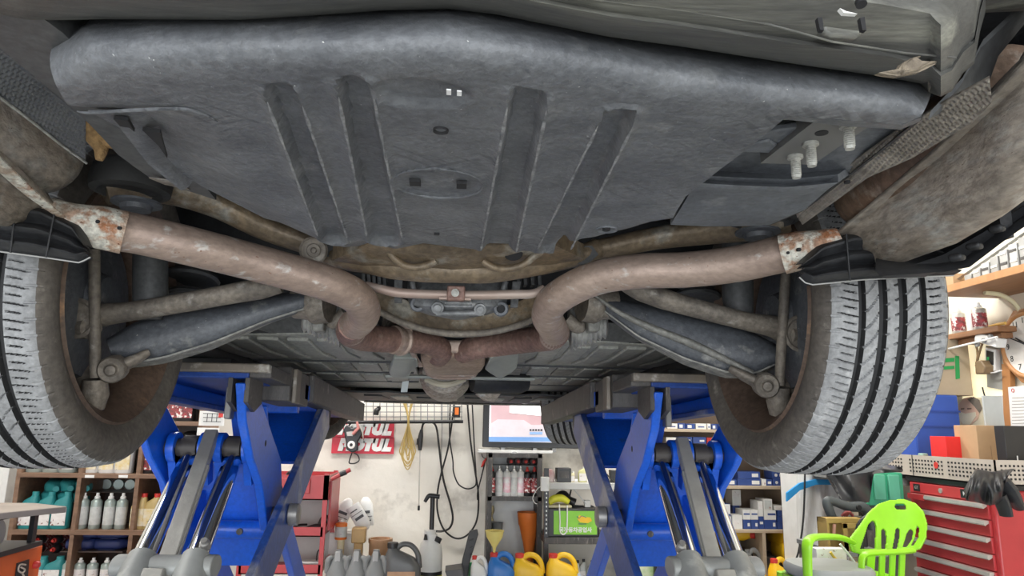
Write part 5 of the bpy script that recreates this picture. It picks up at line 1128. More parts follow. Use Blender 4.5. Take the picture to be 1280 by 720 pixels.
# ---- wire grid rack with clip
WR = thing('wire_rack', 'black wire grid rack on the wall above the red signs', 'rack', tuple(P(505, 526, 5.69)))
mb = MB(); mb.tube([P(404, 528, 5.68), P(579, 527, 5.68)], .013, 10); part('bottom_rail', mb, m_cable, WR)
for k in range(17):
    x = 441+k*8.5; mb = MB(); mb.tube([P(x, 495, 5.69), P(x, 527, 5.69)], .0032, 6); part('wire', mb, m_greyb, WR)
for y in (501, 508, 515, 521):
    mb = MB(); mb.tube([P(440, y, 5.693), P(578, y, 5.693)], .0032, 6); part('wire', mb, m_greyb, WR)
blob('spring_clip', 'small black clip hanging on the wire rack', 'clip', [P(470, 519, 5.66), P(471, 513, 5.66), P(474, 511, 5.66), P(473, 508, 5.66)], [.02, .022, .012, .015], m_cable)
mb = MB(); mb.box(P(571, 515, 5.65), (.055, .03, .085)); t = solo('plug_socket', mb, m_cable, 'black and orange socket block at the right end of the wire rack', 'socket', bevel=.004); mb = MB(); mb.box(P(571, 514, 5.633), (.03, .005, .055)); part('socket_face', mb, m_orange, t, 'orange face')

# ---- two red signs with white lettering, tester hanging over them
m_sign = flat('sign_red', (.60, .015, .04), .4)
for i, (y0_, y1_, nm) in enumerate(((527, 546.5, 'upper'), (547, 566.5, 'lower'))):
    a, b_ = P(414, y1_, 5.735), P(493, y0_, 5.735); mb = MB(); mb.bx(a.x, b_.x, 5.735, 5.745, a.z, b_.z)
    t = solo('wall_sign', mb, m_sign, f'red wall sign with white italic lettering, {nm} of the pair', 'sign')
    h_ = b_.z-a.z; part('lettering', text_mb('MOTUL', h_*.86, ((a.x+b_.x)/2+.01, 5.733, (a.z+b_.z)/2), (1, 0, 0), (0, 0, 1), .003, shear=.22, bold=.012, sx=1.06), m_white, t, 'white bold italic lettering')
TS = thing('hanging_tester', 'black hand tester hanging on its cord in front of the red signs', 'tester', tuple(P(441, 567, 5.68)))
mb = MB(); mb.prism([P(x, y, 5.67) for x, y in ((429, 537), (433, 531), (440, 535), (450, 533), (453, 542), (447, 552), (447, 563), (440, 566), (433, 562), (432, 552))], (0, .05, 0)); part('tester_body', mb, m_blackp, TS, bevel=.008)
mb = MB(); mb.prism([P(x, y, 5.665) for x, y in ((433, 540), (441, 539), (441, 545), (434, 545))], (0, .01, 0)); part('tester_display', mb, flat('grey_display', (.5, .5, .48)), TS)
mb = MB(); mb.lathe([(.0, -.002), (.028, -.001), (.03, .01)], P(439, 556, 5.66), (0, 1, 0), 20); part('tester_dial', mb, m_white, TS); mb = MB(); mb.lathe([(.0, -.004), (.012, -.003), (.013, .004)], P(439, 556, 5.66), (0, 1, 0), 14); part('dial_knob', mb, m_cable, TS)
mb = MB(); mb.tube([P(441, 543, 5.655), P(448, 535, 5.655), P(446, 527, 5.655)], [.012, .014, .008], 8); part('pink_clip', mb, flat('pink_clip', (.55, .22, .2)), TS)
mb = MB(); mb.tube([P(449, 531, 5.66), P(453, 540, 5.66), P(454, 549, 5.66)], [.012, .02, .008], 8, flat=.4); part('steel_blade', mb, m_silvm, TS)
mb = MB(); mb.tube(catmull([P(x, y, 5.67) for x, y in ((440, 566), (437, 575), (437, 579), (444, 579), (449, 575), (447, 569), (442, 566))], 6), .005, 8); part('cord_loop', mb, m_cable, TS)
mb = MB(); mb.tube(catmull([P(x, y, 5.68) for x, y in ((436, 532), (440, 527), (441, 520))], 6), .006, 8); part('hanging_strap', mb, m_cable, TS)
blob('orange_tape', 'bit of pale tape hanging at the left edge of the red signs', 'tape', [P(414, 529, 5.72), P(416, 536, 5.72), P(415, 545, 5.72), P(413, 548, 5.72)], .006, flat('pale_tape', (.7, .5, .42)))

# ---- television
TV = thing('television', 'wall television with a black bezel above the grey rack', 'television', tuple(P(680, 560, 5.68)))
a, b_ = P(603, 559, 5.62), P(752, 468, 5.62)
mb = MB(); mb.bx(a.x, b_.x, 5.62, 5.67, a.z, b_.z); BZL = part('bezel', mb, m_blackp, TV, bevel=.006)
c0, c1 = P(611, 552, 5.615), P(744, 476, 5.615)
m_scr = pm('screen_pale', (.72, .70, .74), (.62, .60, .66), .3, sc=4, emit=.55)
mb = MB(); mb.bx(c0.x, c1.x, 5.615, 5.625, c0.z, c1.z); SCR = part('screen', mb, m_scr, TV, 'lit screen')
def scr(nm, pts, m, Y=5.612): mb = MB(); mb.prism([P(x, y, Y) for x, y in pts], (0, .002, 0)); part(nm, mb, m, SCR)
scr('screen_image', ((614, 505), (640, 500), (744, 505), (744, 545), (614, 545)), pm('screen_pink', (.55, .38, .40), (.5, .33, .36), .3, sc=5, emit=.5))
scr('screen_window', ((637, 505), (700, 503), (700, 514), (676, 520), (637, 516)), pm('screen_white', (.9, .9, .92), None, .3, emit=.7), 5.610)
scr('screen_band', ((614, 529), (622, 524), (655, 525), (664, 531), (744, 531), (744, 546), (614, 546)), pm('screen_grey', (.62, .56, .60), None, .3, emit=.5), 5.6105)
scr('taskbar', ((611, 546), (744, 547), (744, 552), (611, 552)), pm('screen_blue', (.16, .32, .62), None, .3, emit=.5), 5.609)
scr('dialog_button', ((662, 540), (678, 540), (678, 543), (662, 543)), pm('screen_btn', (.25, .4, .7), None, .3, emit=.5), 5.608)
for dx in range(5): scr('screen_text', ((662+dx*3.4, 536.5), (664.4+dx*3.4, 536.5), (664.4+dx*3.4, 538.5), (662+dx*3.4, 538.5)), m_cable, 5.608)
for x in (628, 668, 692):
    mb = MB(); mb.bx(P(x, 560, 5.66).x-.015, P(x, 560, 5.66).x+.015, 5.62, 5.74, a.z-.03, a.z); part('wall_bracket', mb, m_greyb, TV)
mb = MB(); mb.bx(P(598, 563, 5.64).x, P(690, 563, 5.64).x, 5.60, 5.75, P(640, 566, 5.6).z, P(640, 562.5, 5.6).z); solo('cable_trunking', mb, m_white, 'white trunking strip on the wall under the television', 'trunking')

# ---- grey open wall rack with sprays and the orange cone
YC = 5.45
RK = thing('open_rack', 'narrow grey open rack of spray bottles under the television', 'rack', (P(643, 700, YC).x, YC+.13, zB))
xl, xr_ = P(609, 640, YC).x, P(677, 640, YC).x; zk = P(640, 567, YC).z; zsf = P(640, 621, YC).z
for x in (xl+.015, xr_-.015): mb = MB(); mb.bx(x-.018, x+.018, YC, YC+.26, zB, zk); part('side', mb, m_beam, RK, bevel=.003)
mb = MB(); mb.bx(xl, xr_, YC, YC+.26, zk-.03, zk); part('top', mb, m_beam, RK)
mb = MB(); mb.bx(xl, xr_, YC, YC+.26, zsf-.03, zsf); part('shelf_board', mb, m_beam, RK)
mb = MB(); mb.bx(xl, xr_, YC+.255, YC+.27, zB, zk); part('back', mb, m_white, RK)
YR = YC+.07
def rx(px): return P(px, 605, YR).x
pk = spray_can('spray_can', '', m_white, m_silvm, pm('pink_label', (.75, .12, .25), (.8, .8, .8), .5, sc=12), .222, .029, 'white and pink sprays'); pb = spray_can('spray_can', '', m_white, m_silvm, m_lblk, .222, .029, 'white and grey sprays'); rd = spray_can('spray_can', '', m_blackp, m_red, m_lblr, .215, .028, 'red capped sprays')
for o, px, lab in ((rd, 614.5, 'dark spray with red neck at the left end of the rack shelf'), (pb, 624, 'white spray with dark print second from the left on the rack shelf'), (pk, 633.5, 'white spray with pink label in the middle of the rack shelf'), (pb, 642.5, 'white spray with dark print right of the pink-label spray'), (pk, 650.5, 'white and pink spray beside the red-capped pair'), (rd, 659, 'red-capped dark spray, left of the pair on the right'), (rd, 668, 'red-capped dark spray against the right side of the rack')):
    put(o, rx(px), YR, zsf, label=lab)
ly = spray_can('spray_can', '', flat('dark_can', (.12, .1, .1)), m_red, m_lblr, .16, .026, 'cans lying on the rack')
mb = MB(); mb.bx(xl+.03, xr_-.03, YR-.03, YR+.17, zsf+.2235, zsf+.2255); part('top_sheet', mb, m_greyb, RK)
for px, nm in ((638.5, 'leftmost'), (647.5, 'second'), (657, 'third'), (667, 'rightmost')): put(ly, rx(px), YR+.14, zsf+.253, (PI/2, 0, 0), f'can lying with its red end outward on the rack, {nm} of the lower row')
cc = spray_can('spray_can', 'can with a cream end lying on top of the four red-ended cans', m_greyb, m_cream, m_lblk, .16, .026); put(cc, rx(643), YR+.14, zsf+.30, (PI/2, 0, 0))
CN = thing('traffic_cone', 'orange cone standing upside down in the grey rack', 'cone', (P(663, 700, YC+.08).x, YC+.1, zB))
ztop = P(660, 641, YC+.05).z; cx = P(663, 700, YC+.1).x; tx = P(660, 641, YC+.1).x
mb = MB(); rings = []
for r, t in ((.012, 0), (.03, .30), (.048, .58), (.052, .60), (.07, .80), (.076, .82), (.082, 1.), (.074, 1.), (.06, .9)):
    c = Vector((lerp(cx, tx, t), YC+.1, lerp(zB+.002, ztop, t))); rings.append([c+Vector((math.cos(2*PI*k/24)*r, math.sin(2*PI*k/24)*r, 0)) for k in range(24)])
mb.loft(rings); part('cone_shell', mb, m_orange, CN)
mb = MB(); p = on(622, YC+.12, P(622, 663, YC+.1).z); mb.lathe([(.032, 0), (.038, .002), (.042, .05), (.046, .055), (.04, .055), (.034, .01)], p, seg=20); cup = solo('grey_cup', mb, m_greyb, 'grey cup on a bracket inside the rack above the yellow funnel', 'cup')
mb = MB(); mb.bx(xl, p.x+.04, YC+.08, YC+.25, p.z-.012, p.z-.001); part('cup_bracket', mb, m_beam, RK)
blob('brass_fitting', 'small brass fitting hanging on the left side of the rack', 'fitting', [P(615, 632, YC+.1), P(615, 638, YC+.1), P(614, 645, YC+.1), P(615, 651, YC+.1)], [.014, .02, .01, .016], flat('brass', (.45, .38, .22), .4, metal=.5))

# ---- jugs in front of the rack
m_bluej = flat('blue_jug_plastic', (.03, .18, .55), .35)
bj = jug('oil_jug', 'blue oil jug carrying the yellow funnel', m_bluej, m_red, m_lblw, .19, .13, P(620, 691, 5.05).z-zB-.0); xj = P(627, 700, 5.05).x; put(bj, xj, 5.05, zB)
hj = P(620, 691, 5.05).z-zB
FN = thing('funnel', 'yellow plastic funnel standing in the blue jug', 'funnel', (xj-.19*.27, 5.05, zB+hj*1.0))
mb = MB(); z0 = zB+hj*1.01; mb.lathe([(.008, 0), (.011, .03), (.055, .10), (.062, .135), (.066, .137), (.066, .142), (.058, .142), (.048, .10), (.006, .03)], (xj-.19*.27, 5.05, z0), seg=26); part('funnel_bowl', mb, flat('pale_yellow', (.80, .68, .22)), FN)
wj = jug('oil_jug', 'white bottle with red cap left of the blue jug', m_white, m_red, m_lblw, .115, .09, P(598, 695, 5.05).z-zB); put(wj, P(599, 700, 5.05).x, 5.05, zB)
gj2 = oil_bottle('oil_bottle', 'green capped bottle behind the white bottle', flat('green_bottle', (.05, .2, .08)), flat('green_cap', (.02, .3, .1)), m_lblw, .20, .09, .06); put(gj2, P(584, 700, 5.2).x, 5.2, zB)
yj = jug('oil_jug', '', m_yel, m_red, pm('yellow_jug_label', (.15, .1, .08), (.75, .5, .05), .5, sc=14), .215, .13, P(660, 696, 5.05).z-zB+.02, 'yellow oil jugs')
put(yj, P(660, 710, 5.05).x, 5.05, zB, label='yellow oil jug below the orange cone'); put(yj, P(702, 710, 5.05).x, 5.05, zB, label='yellow oil jug with red cap below the green battery box')
DB = thing('plastic_chair', 'dark grey plastic chair back leaning beside the sprayer', 'chair', (P(575, 720, 5.2).x, 5.2, zB))
mb = MB(); mb.prism([P(x, y, 5.15) for x, y in ((587, 664), (597, 662), (598, 668), (588, 700), (582, 738), (572, 738), (578, 700))], (0, .04, 0)); part('chair_back', mb, flat('dark_grey_resin', (.06, .062, .065)), DB, bevel=.006)
mb = MB(); mb.prism([P(x, y, 5.0) for x, y in ((556, 714), (578, 711), (580, 722), (560, 724))], (0, .2, 0)); part('chair_seat', mb, flat('dark_grey_resin_seat', (.10, .10, .105)), DB, bevel=.006)
for x in (560, 574): mb = MB(); c = P(x, 722, 5.1); mb.bx(c.x-.012, c.x+.012, 5.08, 5.12, zB, c.z); part('leg', mb, m_blackp, DB)
for k in range(3):
    mb = MB(); mb.tube([P(586+k*2-k, 676+k*9, 5.146), P(592-k, 674+k*9, 5.146)], .006, 6); part('back_rib', mb, m_blackp, DB)

# ---- shelf with the green battery box
YG = 5.2
GS = thing('wall_shelving', 'black post shelving with the green box behind the right lift arm', 'shelving', (P(735, 700, YG).x, YG+.22, zB))
xg0, xg1 = P(681, 640, YG).x, P(822, 640, YG).x
zg1 = P(730, 604, YG).z; zg2 = P(720, 672, YG).z
for z, m in ((zg1, flat('pale_shelf_top', (.55, .55, .53))), (zg2, m_beam)):
    mb = MB(); mb.bx(xg0, xg1, YG, YG+.42, z-.045, z); part('shelf_board', mb, m, GS, bevel=.003)
for x in (xg0+.012, xg1-.012):
    for y in (YG+.005, YG+.40): mb = MB(); mb.bx(x-.016, x+.016, y-.0, y+.03, zB, zg1+.1); pp = part('post', mb, m_blackp, GS)
for k in range(12):
    mb = MB(); mb.box((xg0+.012, YG+.004, zg2+.03+k*.03), (.008, .004, .012)); part('post_slot', mb, m_silvm, pp) if False else part('post_slot', mb, m_silvm, GS)
GB = thing('battery_box', 'lime green box with white writing and a yellow car drawing', 'box', (P(716, 672, YG+.05).x, YG+.12, zg2))
a, b_ = P(685, 671, YG+.02), P(749, 636, YG+.02)
mb = MB(); mb.bx(a.x, b_.x, YG+.02, YG+.28, zg2, b_.z); part('box_body', mb, m_blackp, GB, bevel=.006)
a2_, b2 = P(692, 668, YG+.016), P(746, 639, YG+.016)
mb = MB(); mb.bx(a2_.x, b2.x, YG+.014, YG+.022, a2_.z, b2.z); part('green_face', mb, flat('lime_face', (.25, .60, .06)), GB)
part('lettering', text_mb('국자동차공업사', .037, ((a2_.x+b2.x)/2+.0, YG+.0125, P(720, 663, YG).z), (1, 0, 0), (0, 0, 1), .002, bold=.0012), m_white, GB, 'white lettering')
mb = MB(); mb.prism([P(x, y, YG+.011) for x, y in ((722, 649), (724, 644), (731, 646), (738, 647), (740, 651), (735, 654), (725, 653))], (0, .004, 0)); part('car_drawing', mb, m_yel, GB, 'yellow car drawing')
mb = MB(); mb.tube([P(723, 655, YG+.012), P(733, 655, YG+.012)], .002, 6); mb.tube(catmull([P(721, 645, YG+.011), P(724, 648, YG+.011), P(727, 645, YG+.011), P(733, 647, YG+.011)], 4), .0018, 6); part('drawing_outline', mb, m_navy, GB)
mb = MB(); mb.tube(catmull([P(x, y, YG+.006) for x, y in ((699, 630), (700, 650), (700, 664), (704, 668), (708, 664), (709, 648), (709, 632))], 6), .005, 8); solo('charging_cable', mb, m_whcable, 'white cord looped down over the front of the green box', 'cord')
ztp = b_.z
mb = MB(); mb.tube(catmull([P(686, 631, YG+.06), P(692, 626, YG+.06), P(702, 625, YG+.06), P(711, 630, YG+.06)], 6), [.02, .028, .028, .018], 12); mb.v = [v+Vector((0, 0, max(0, ztp-min(q.z for q in mb.v)+.018))) for v in mb.v]; solo('work_light', mb, flat('lemon_yellow', (.72, .70, .05)), 'lemon yellow work light lying on the green box', 'lamp')
mb = MB(); c0 = P(685, 634, YG+.08); mb.bx(c0.x, c0.x+.17, YG+.05, YG+.2, ztp+.0005, ztp+.018); solo('foam_pad', mb, m_cream, 'cream pad under the yellow work light', 'pad', bevel=.004)
blob('power_adapter', 'black power adapter behind the yellow work light', 'adapter', [P(697, 622, YG+.2), P(704, 619, YG+.2), P(711, 625, YG+.2), P(718, 629, YG+.2)], [.03, .035, .03, .035], m_blackp)
mb = MB(); c = P(734, 632, YG+.12); mb.bx(c.x-.022, c.x+.022, YG+.1, YG+.14, ztp+.0005, ztp+.05); solo('wall_plug', mb, m_white, 'white plug standing on the right of the green box', 'plug', bevel=.004)
cord('white_cable', 'white cable running from the shelf edge down to the white plug', ((684, 604), (700, 603), (712, 607), (722, 617), (730, 627), (734, 630)), .004, m_whcable, YG+.10)
cord('black_cable', 'black cables curving over the top of the green box', ((714, 612), (712, 624), (718, 632), (728, 633), (742, 634)), .006, m_cable, YG+.13)
mb = MB(); a = P(681, 605, YG-.03); mb.box(a, (.06, .04, .10)); WA = solo('white_charger', mb, m_white, 'white charger block fixed to the black shelf post', 'charger', bevel=.006)
cord('charger_lead', 'white lead hanging from the charger into the grey rack', ((680, 606), (672, 611), (666, 622), (668, 628), (671, 630)), .003, m_whcable, YG-.02)
def zon(px, Y, z): return P(px, 600, Y).x, Y, z
x_, y_, z_ = zon(686, YG+.1, zg1); mb = MB(); mb.loft([sring(.09*s, .07*s, z_+h, x_, y_, 16, 2.4) for s, h in ((.9, 0), (1, .02), (.98, .06), (.7, .085), (.3, .09))]); solo('parts_bag', mb, pm('pinkish_bag', (.7, .62, .60), (.5, .25, .25), .4, sc=14), 'clear bag of pinkish parts at the left end of the pale shelf', 'bag')
bxz = thing('cash_box', 'small black box on the pale shelf beside the bag', 'box', zon(703, YG+.12, zg1)); mb = MB(); mb.bx(x_+.055, x_+.16, YG+.06, YG+.16, zg1, zg1+.10); part('case', mb, m_blackp, bxz, bevel=.004); mb = MB(); mb.bx(x_+.075, x_+.14, YG+.057, YG+.06, zg1+.03, zg1+.08); part('front_recess', mb, m_beam, bxz)
cb = oil_bottle('small_bottle', 'cream small bottle right of the black box', m_cream, m_white, m_lblw, .075, .04, .03); put(cb, *zon(715, YG+.1, zg1))
cb2 = oil_bottle('small_bottle', 'pale yellow bottle behind the right lift arm on the pale shelf', flat('pale_yellow_bottle', (.72, .70, .35)), m_white, m_lblw, .11, .065, .045); put(cb2, *zon(728, YG+.1, zg1))
mb = MB(); x_, y_, z_ = zon(767, YG+.1, zg1); mb.bx(x_-.03, x_+.03, y_-.03, y_+.03, z_, z_+.09); solo('timer_block', mb, m_blackp, 'black block seen between the right lift arms', 'block', bevel=.004)
cord('coiled_lead', 'black coiled lead beside the black block', ((752, 603), (751, 595), (757, 592), (762, 597), (768, 603)), .004, m_cable, YG+.07)
blob('black_pliers', 'black tool handles on the pale shelf near the lift arm', 'tool', [Vector((P(771, 600, YG+.1).x, YG+.1, zg1+.014)), Vector((P(776, 600, YG+.1).x, YG+.1, zg1+.03)), Vector((P(781, 600, YG+.12).x, YG+.12, zg1+.016))], .013, m_blackp)
gj3 = jug('oil_jug', 'grey jug with looped handle under the green box', m_greyb, m_greyb, None, .13, .1, .21); put(gj3, P(690, 700, 5.3).x, 5.3, zB, scale=(1, 1, 1.0))
sb = oil_bottle('small_bottle', '', m_lblk, m_blackp, m_lblw, .19, .055, .05, 'small bottles with black caps')
for i, px in enumerate((720, 729, 738)): put(sb, P(px, 700, 5.35).x, 5.35+.05*(i % 2), zB, label=f'small white bottle with black cap under the green box, {["leftmost", "middle", "rightmost"][i]} of three')
mb = MB(); p = on(722, 5.15, zB); mb.loft([sring(.08*s, .05*s, zB+h, p.x, p.y, 16) for s, h in ((.9, 0), (1, .02), (1, .09), (.5, .13), (.3, .15))]); solo('blue_bottle', mb, pm('blue_white', (.12, .3, .6), (.7, .75, .8), .4, sc=9), 'short blue and white bottle in front of the black-capped bottles', 'bottle')
mb = MB(); p = on(802, 5.3, zB); mb.loft([sring(.2*s, .12*s, zB+h, p.x, p.y, 16, 2.6) for s, h in ((.95, 0), (1, .03), (.98, .2), (.8, .23))]); solo('snack_bag', mb, pm('green_bag', (.20, .45, .08), (.65, .7, .5), .4, sc=8), 'green printed bag low between the right lift arms', 'bag')

# ---- right shelf unit full of navy filter boxes
YS = 5.1; DS = .40
RS_ = thing('parts_shelf', 'pale wooden shelf unit of navy filter boxes behind the right tyre', 'shelf unit', (P(905, 700, YS).x, YS+DS/2, 0))
xs0, xs1 = P(826, 600, YS).x, P(988, 640, YS).x
SB = [P(905, y, YS).z for y in (486, 537, 556, 607, 662, 742)]
for z in SB: mb = MB(); mb.bx(xs0, xs1, YS, YS+DS, z-.022, z); part('shelf_board', mb, m_birch, RS_, bevel=.002)
for x in (xs0, xs1): mb = MB(); mb.bx(x-.012, x+.012, YS, YS+DS, 0, SB[0]+.02); part('side', mb, m_birch, RS_)
mb = MB(); mb.bx(xs0, xs1, YS+DS, YS+DS+.01, 0, SB[0]); part('back_panel', mb, m_birchback, RS_)
xd = P(956, 690, YS).x; mb = MB(); mb.bx(xd-.012, xd+.012, YS, YS+DS, SB[5], SB[4]-.022); part('divider', mb, m_birch, RS_)
m_boxw = flat('white_carton', (.80, .79, .76)); LW = m_lblw
def fb(px0, px1, h, si, m, label, lab=None, mark=None, dz=0, dy=0, rz=0, dep=.14):
    z = SB[si]+dz; Y = YS+.03+dy; xa_, xb_ = P(px0, SY_[si], Y).x, P(px1, SY_[si], Y).x; w = xb_-xa_
    t = thing('filter_box', label, 'box', ((xa_+xb_)/2, Y+dep/2, z), 'filter boxes on the pale shelves'); OFF[t] = Vector((0, 0, 0)); hh_ = h/880*Y*1.0
    mb = MB(); mb.bx(-w/2, w/2, -dep/2, dep/2, 0, hh_); part('carton', mb, m, t, bevel=.002)
    if lab: l = MB(); l.bx(-w/2+lab[0]*w, -w/2+lab[1]*w, -dep/2-.0012, -dep/2+.001, lab[2]*hh_, lab[3]*hh_); part('label', l, lab[4] if len(lab) > 4 else m_boxw, t, 'printed label')
    if mark:
        part('lettering', text_mb(mark, hh_*.5, (-w/2+.62*w, -dep/2-.001, .48*hh_), (1, 0, 0), (0, 0, 1), .001, bold=.001), m_boxw, t, 'white lettering')
        d_ = MB(); d_.lathe([(0, -.001), (hh_*.22, -.001), (hh_*.22, .001)], (-w/2+.22*w, -dep/2, .48*hh_), (0, 1, 0), 14); part('round_mark', d_, m_boxw, t, 'white round mark')
    t.rotation_euler = (0, 0, rz); return hh_
SY_ = (486, 537, 556, 607, 662, 742)
B_, W_ = m_boxblue, m_boxw
i = 0
names1 = ['far left white', 'first navy', 'second navy', 'middle white', 'narrow white', 'fourth navy', 'right end navy']
for (a_, b__, h, m), nm in zip(((834, 847, 6.5, W_), (848, 857, 7, B_), (858, 869, 6.5, B_), (870, 883, 7, W_), (884.5, 888.5, 7, W_), (890, 897, 6.5, B_), (898, 906, 7, B_)), names1): fb(a_, b__, h, 1, m, f'{nm} flat box on the top pale shelf under the lift platform', (.15, .6, .2, .75, m_boxw) if m is B_ else (.2, .8, .3, .5, m_boxblue))
for a_, b__, h, m, nm in ((833, 847, 8, W_, 'white flat box at the left of the second shelf'), (848.5, 865.5, 9, B_, 'navy flat box, left of two on the second shelf'), (866.5, 883, 9, B_, 'navy flat box, right of two on the second shelf'), (884, 897, 8.5, m_red, 'red flat box on the second shelf by the blue arm')): fb(a_, b__, h, 2, m, nm, (.5, .85, .35, .6, m_boxw if m is not W_ else m_boxblue))
h1 = fb(894, 921, 7, 3, B_, 'navy box with white label, lower left on the third shelf', (.6, .9, .2, .8)); fb(893, 912, 8, 3, W_, 'white box tilted on top of the lower left navy box', (.5, .95, .15, .6, m_lblw), dz=h1+.001)
h1 = fb(922, 951, 8, 3, B_, 'long navy box with white end label, lower of two', (.62, .95, .2, .75)); fb(923, 951, 8.5, 3, B_, 'long navy box with white end label, upper of two', (.62, .9, .25, .75), dz=h1+.001)
fb(952.5, 958, 8, 3, W_, 'thin white box beside the long navy pair', (.2, .8, .2, .6, m_lblw)); fb(958.5, 965.5, 7.5, 3, B_, 'narrow navy box with white print beside the thin white box', (.2, .8, .3, .7))
h1 = fb(966.5, 987, 8.5, 3, B_, 'navy box with white lettering, lower of the two at the right end', None, 'PCT'); fb(966, 987, 8.8, 3, B_, 'navy box with white lettering, upper of the two at the right end', None, 'PHC', dz=h1+.001)
# fourth shelf
h1 = fb(892, 904, 16, 4, W_, 'white carton at the left end of the fourth shelf', (.2, .8, .3, .6, m_lblw)); fb(893, 903.5, 16, 4, B_, 'navy carton stacked over the left end white carton', (.1, .6, .6, .9), dz=h1+.001)
h1 = fb(904.5, 915, 15.5, 4, B_, 'white faced navy carton, lower second from the left', (.05, .97, .30, .97)); h2 = fb(904, 914, 14, 4, B_, 'white faced navy carton, upper second from the left', (.1, .97, .15, .97), dz=h1+.001)
fb(916, 928.5, 16.5, 4, W_, 'plain white cube carton with fine print on the fourth shelf', (.15, .75, .3, .62, m_lblw), dep=.10)
h1 = fb(917, 926, 24, 4, B_, 'navy carton behind the plain white cube', None, dy=.16); fb(917, 928, 19, 4, W_, 'tall white carton standing above the plain white cube', (.15, .85, .55, .9, m_lblw), dz=h1+.001, dy=.16)
for k, (a_, b__) in enumerate(((929.5, 939), (939.5, 948.5))):
    h1 = fb(a_, b__, 11, 4, B_, f'navy carton with small white square, {["left", "right"][k]} of the centre pair', (.55, .85, .3, .65)); fb(a_, b__, 11.5, 4, W_, f'white carton stacked over the {["left", "right"][k]} navy one of the centre pair', (.1, .9, .5, .65, m_boxblue), dz=h1+.001)
h1 = fb(949, 955.5, 15, 4, B_, 'narrow navy carton right of the centre pair', (.2, .8, .4, .6)); fb(949, 955, 18, 4, W_, 'narrow cream carton over the narrow navy carton', (.2, .8, .5, .8, m_lblw), dz=h1+.001)
h1 = fb(956, 971, 11, 4, B_, 'wide navy carton under the large white one', (.7, .9, .3, .7)); h2 = fb(956, 971, 11, 4, W_, 'wide white carton with blue band right of centre', (.3, .95, .5, .7, m_boxblue), dz=h1+.001); fb(956, 967, 13.5, 4, W_, 'square white carton on top of the wide white one', (.12, .88, .12, .88, m_lblk), dz=h1+h2+.002)
h1 = fb(972, 987, 7.5, 4, B_, 'navy carton at the bottom of the right end stack', (.6, .85, .3, .7)); h2 = fb(972.5, 987.5, 7.5, 4, B_, 'navy carton second in the right end stack', (.55, .85, .3, .7), dz=h1+.001); h3 = fb(972, 987, 7, 4, B_, 'navy carton third in the right end stack', (.5, .85, .3, .7), dz=h1+h2+.002, rz=.1); fb(970, 986, 5.5, 4, W_, 'white flat carton lying tilted on the right end stack', (.1, .6, .3, .7, m_lblw), dz=h1+h2+h3+.003)
# yellow bottles below
zlo = SB[5]; YJ = YS+.05
mb = MB(); mb.bx(P(890, 700, YS).x, P(953, 700, YS).x, YS+.16, YS+.38, zlo, P(900, 694, YS).z); solo('storage_crate', mb, m_beam, 'dark crate on the bottom shelf under the yellow bottles', 'crate')
zq = P(900, 694, YS).z
yc = oil_bottle('oil_bottle', '', m_yel, m_red, m_yel, .30, .125, .085, 'yellow bottles lying down')
put(yc, P(921, 680, YS+.1).x-.07, YS+.33, zq+.115, (PI/2, 0, .75), 'yellow bottle lying with its red cap toward the lift rods'); 
mb = MB(); p = P(915, 690, YS+.2); mb.loft([sring(.11, .16*s, zq+h, p.x-.02, YS+.25, 16, 4) for s, h in ((.96, 0.001), (1, .01), (1, .09), (.9, .105))]); solo('yellow_carton', mb, flat('amber_plastic', (.72, .38, .02)), 'amber yellow container beside the lying yellow bottle', 'container')
mb = MB(); mb.bx(xd+.02, xs1-.02, YS+.12, YS+.39, zlo, P(970, 700, YS).z); solo('storage_crate', mb, m_beam, 'dark crate on the bottom shelf right of the divider', 'crate')
zq2 = P(970, 700, YS).z
put(yc, xs1-.03, YS+.2, zq2+.052, (PI/2, -PI/2, 0), 'yellow bottle lying with its red cap left, right of the divider'); put(yc, xs1-.03, YS+.26, zq2+.145, (PI/2, -PI/2, PI*0), 'yellow bottle lying on top of the other, right of the divider')
yj2 = [put(yj, P(px, 710, YS-.25).x, YS-.25, 0, (0, 0, .35), label=lab, scale=(.74, .8, 1)) for px, lab in ((943, 'yellow oil jug with red cap at the left of the shelf foot'), (974, 'yellow oil jug with red cap by the wrapped column'))]
zj = P(950, 697, YS-.25).z-.29
for o in yj2: o.location.z = zj
mb = MB(); mb.bx(P(900, 700, YS-.3).x, P(990, 700, YS-.3).x, YS-.36, YS-.12, 0, zj-.001); solo('plinth', mb, m_birch, 'pale plinth in front of the shelf unit', 'plinth', bevel=.004)
gj4 = put(gj3, P(921, 700, YS-.2).x, YS-.24, zj, label='grey jug with looped handle beside the lift cylinder', scale=(1, 1, 1.45)); gj5 = put(gj3, P(938, 700, YS-.06).x-.02, YS-.06, zj+.02, label='grey jug behind the yellow jugs with a green bottle', scale=(1, 1, 1.35))
gj5.location = (P(921, 700, YS+.1).x+.10, YS+.06, zlo)
gcb = oil_bottle('oil_bottle', 'bottle with a green cap between the grey jugs', m_greyb, flat('green_cap_plastic', (.03, .35, .12)), m_lblw, .26, .09, .06); put(gcb, P(928, 690, YS+.05).x, YS+.06, zlo)

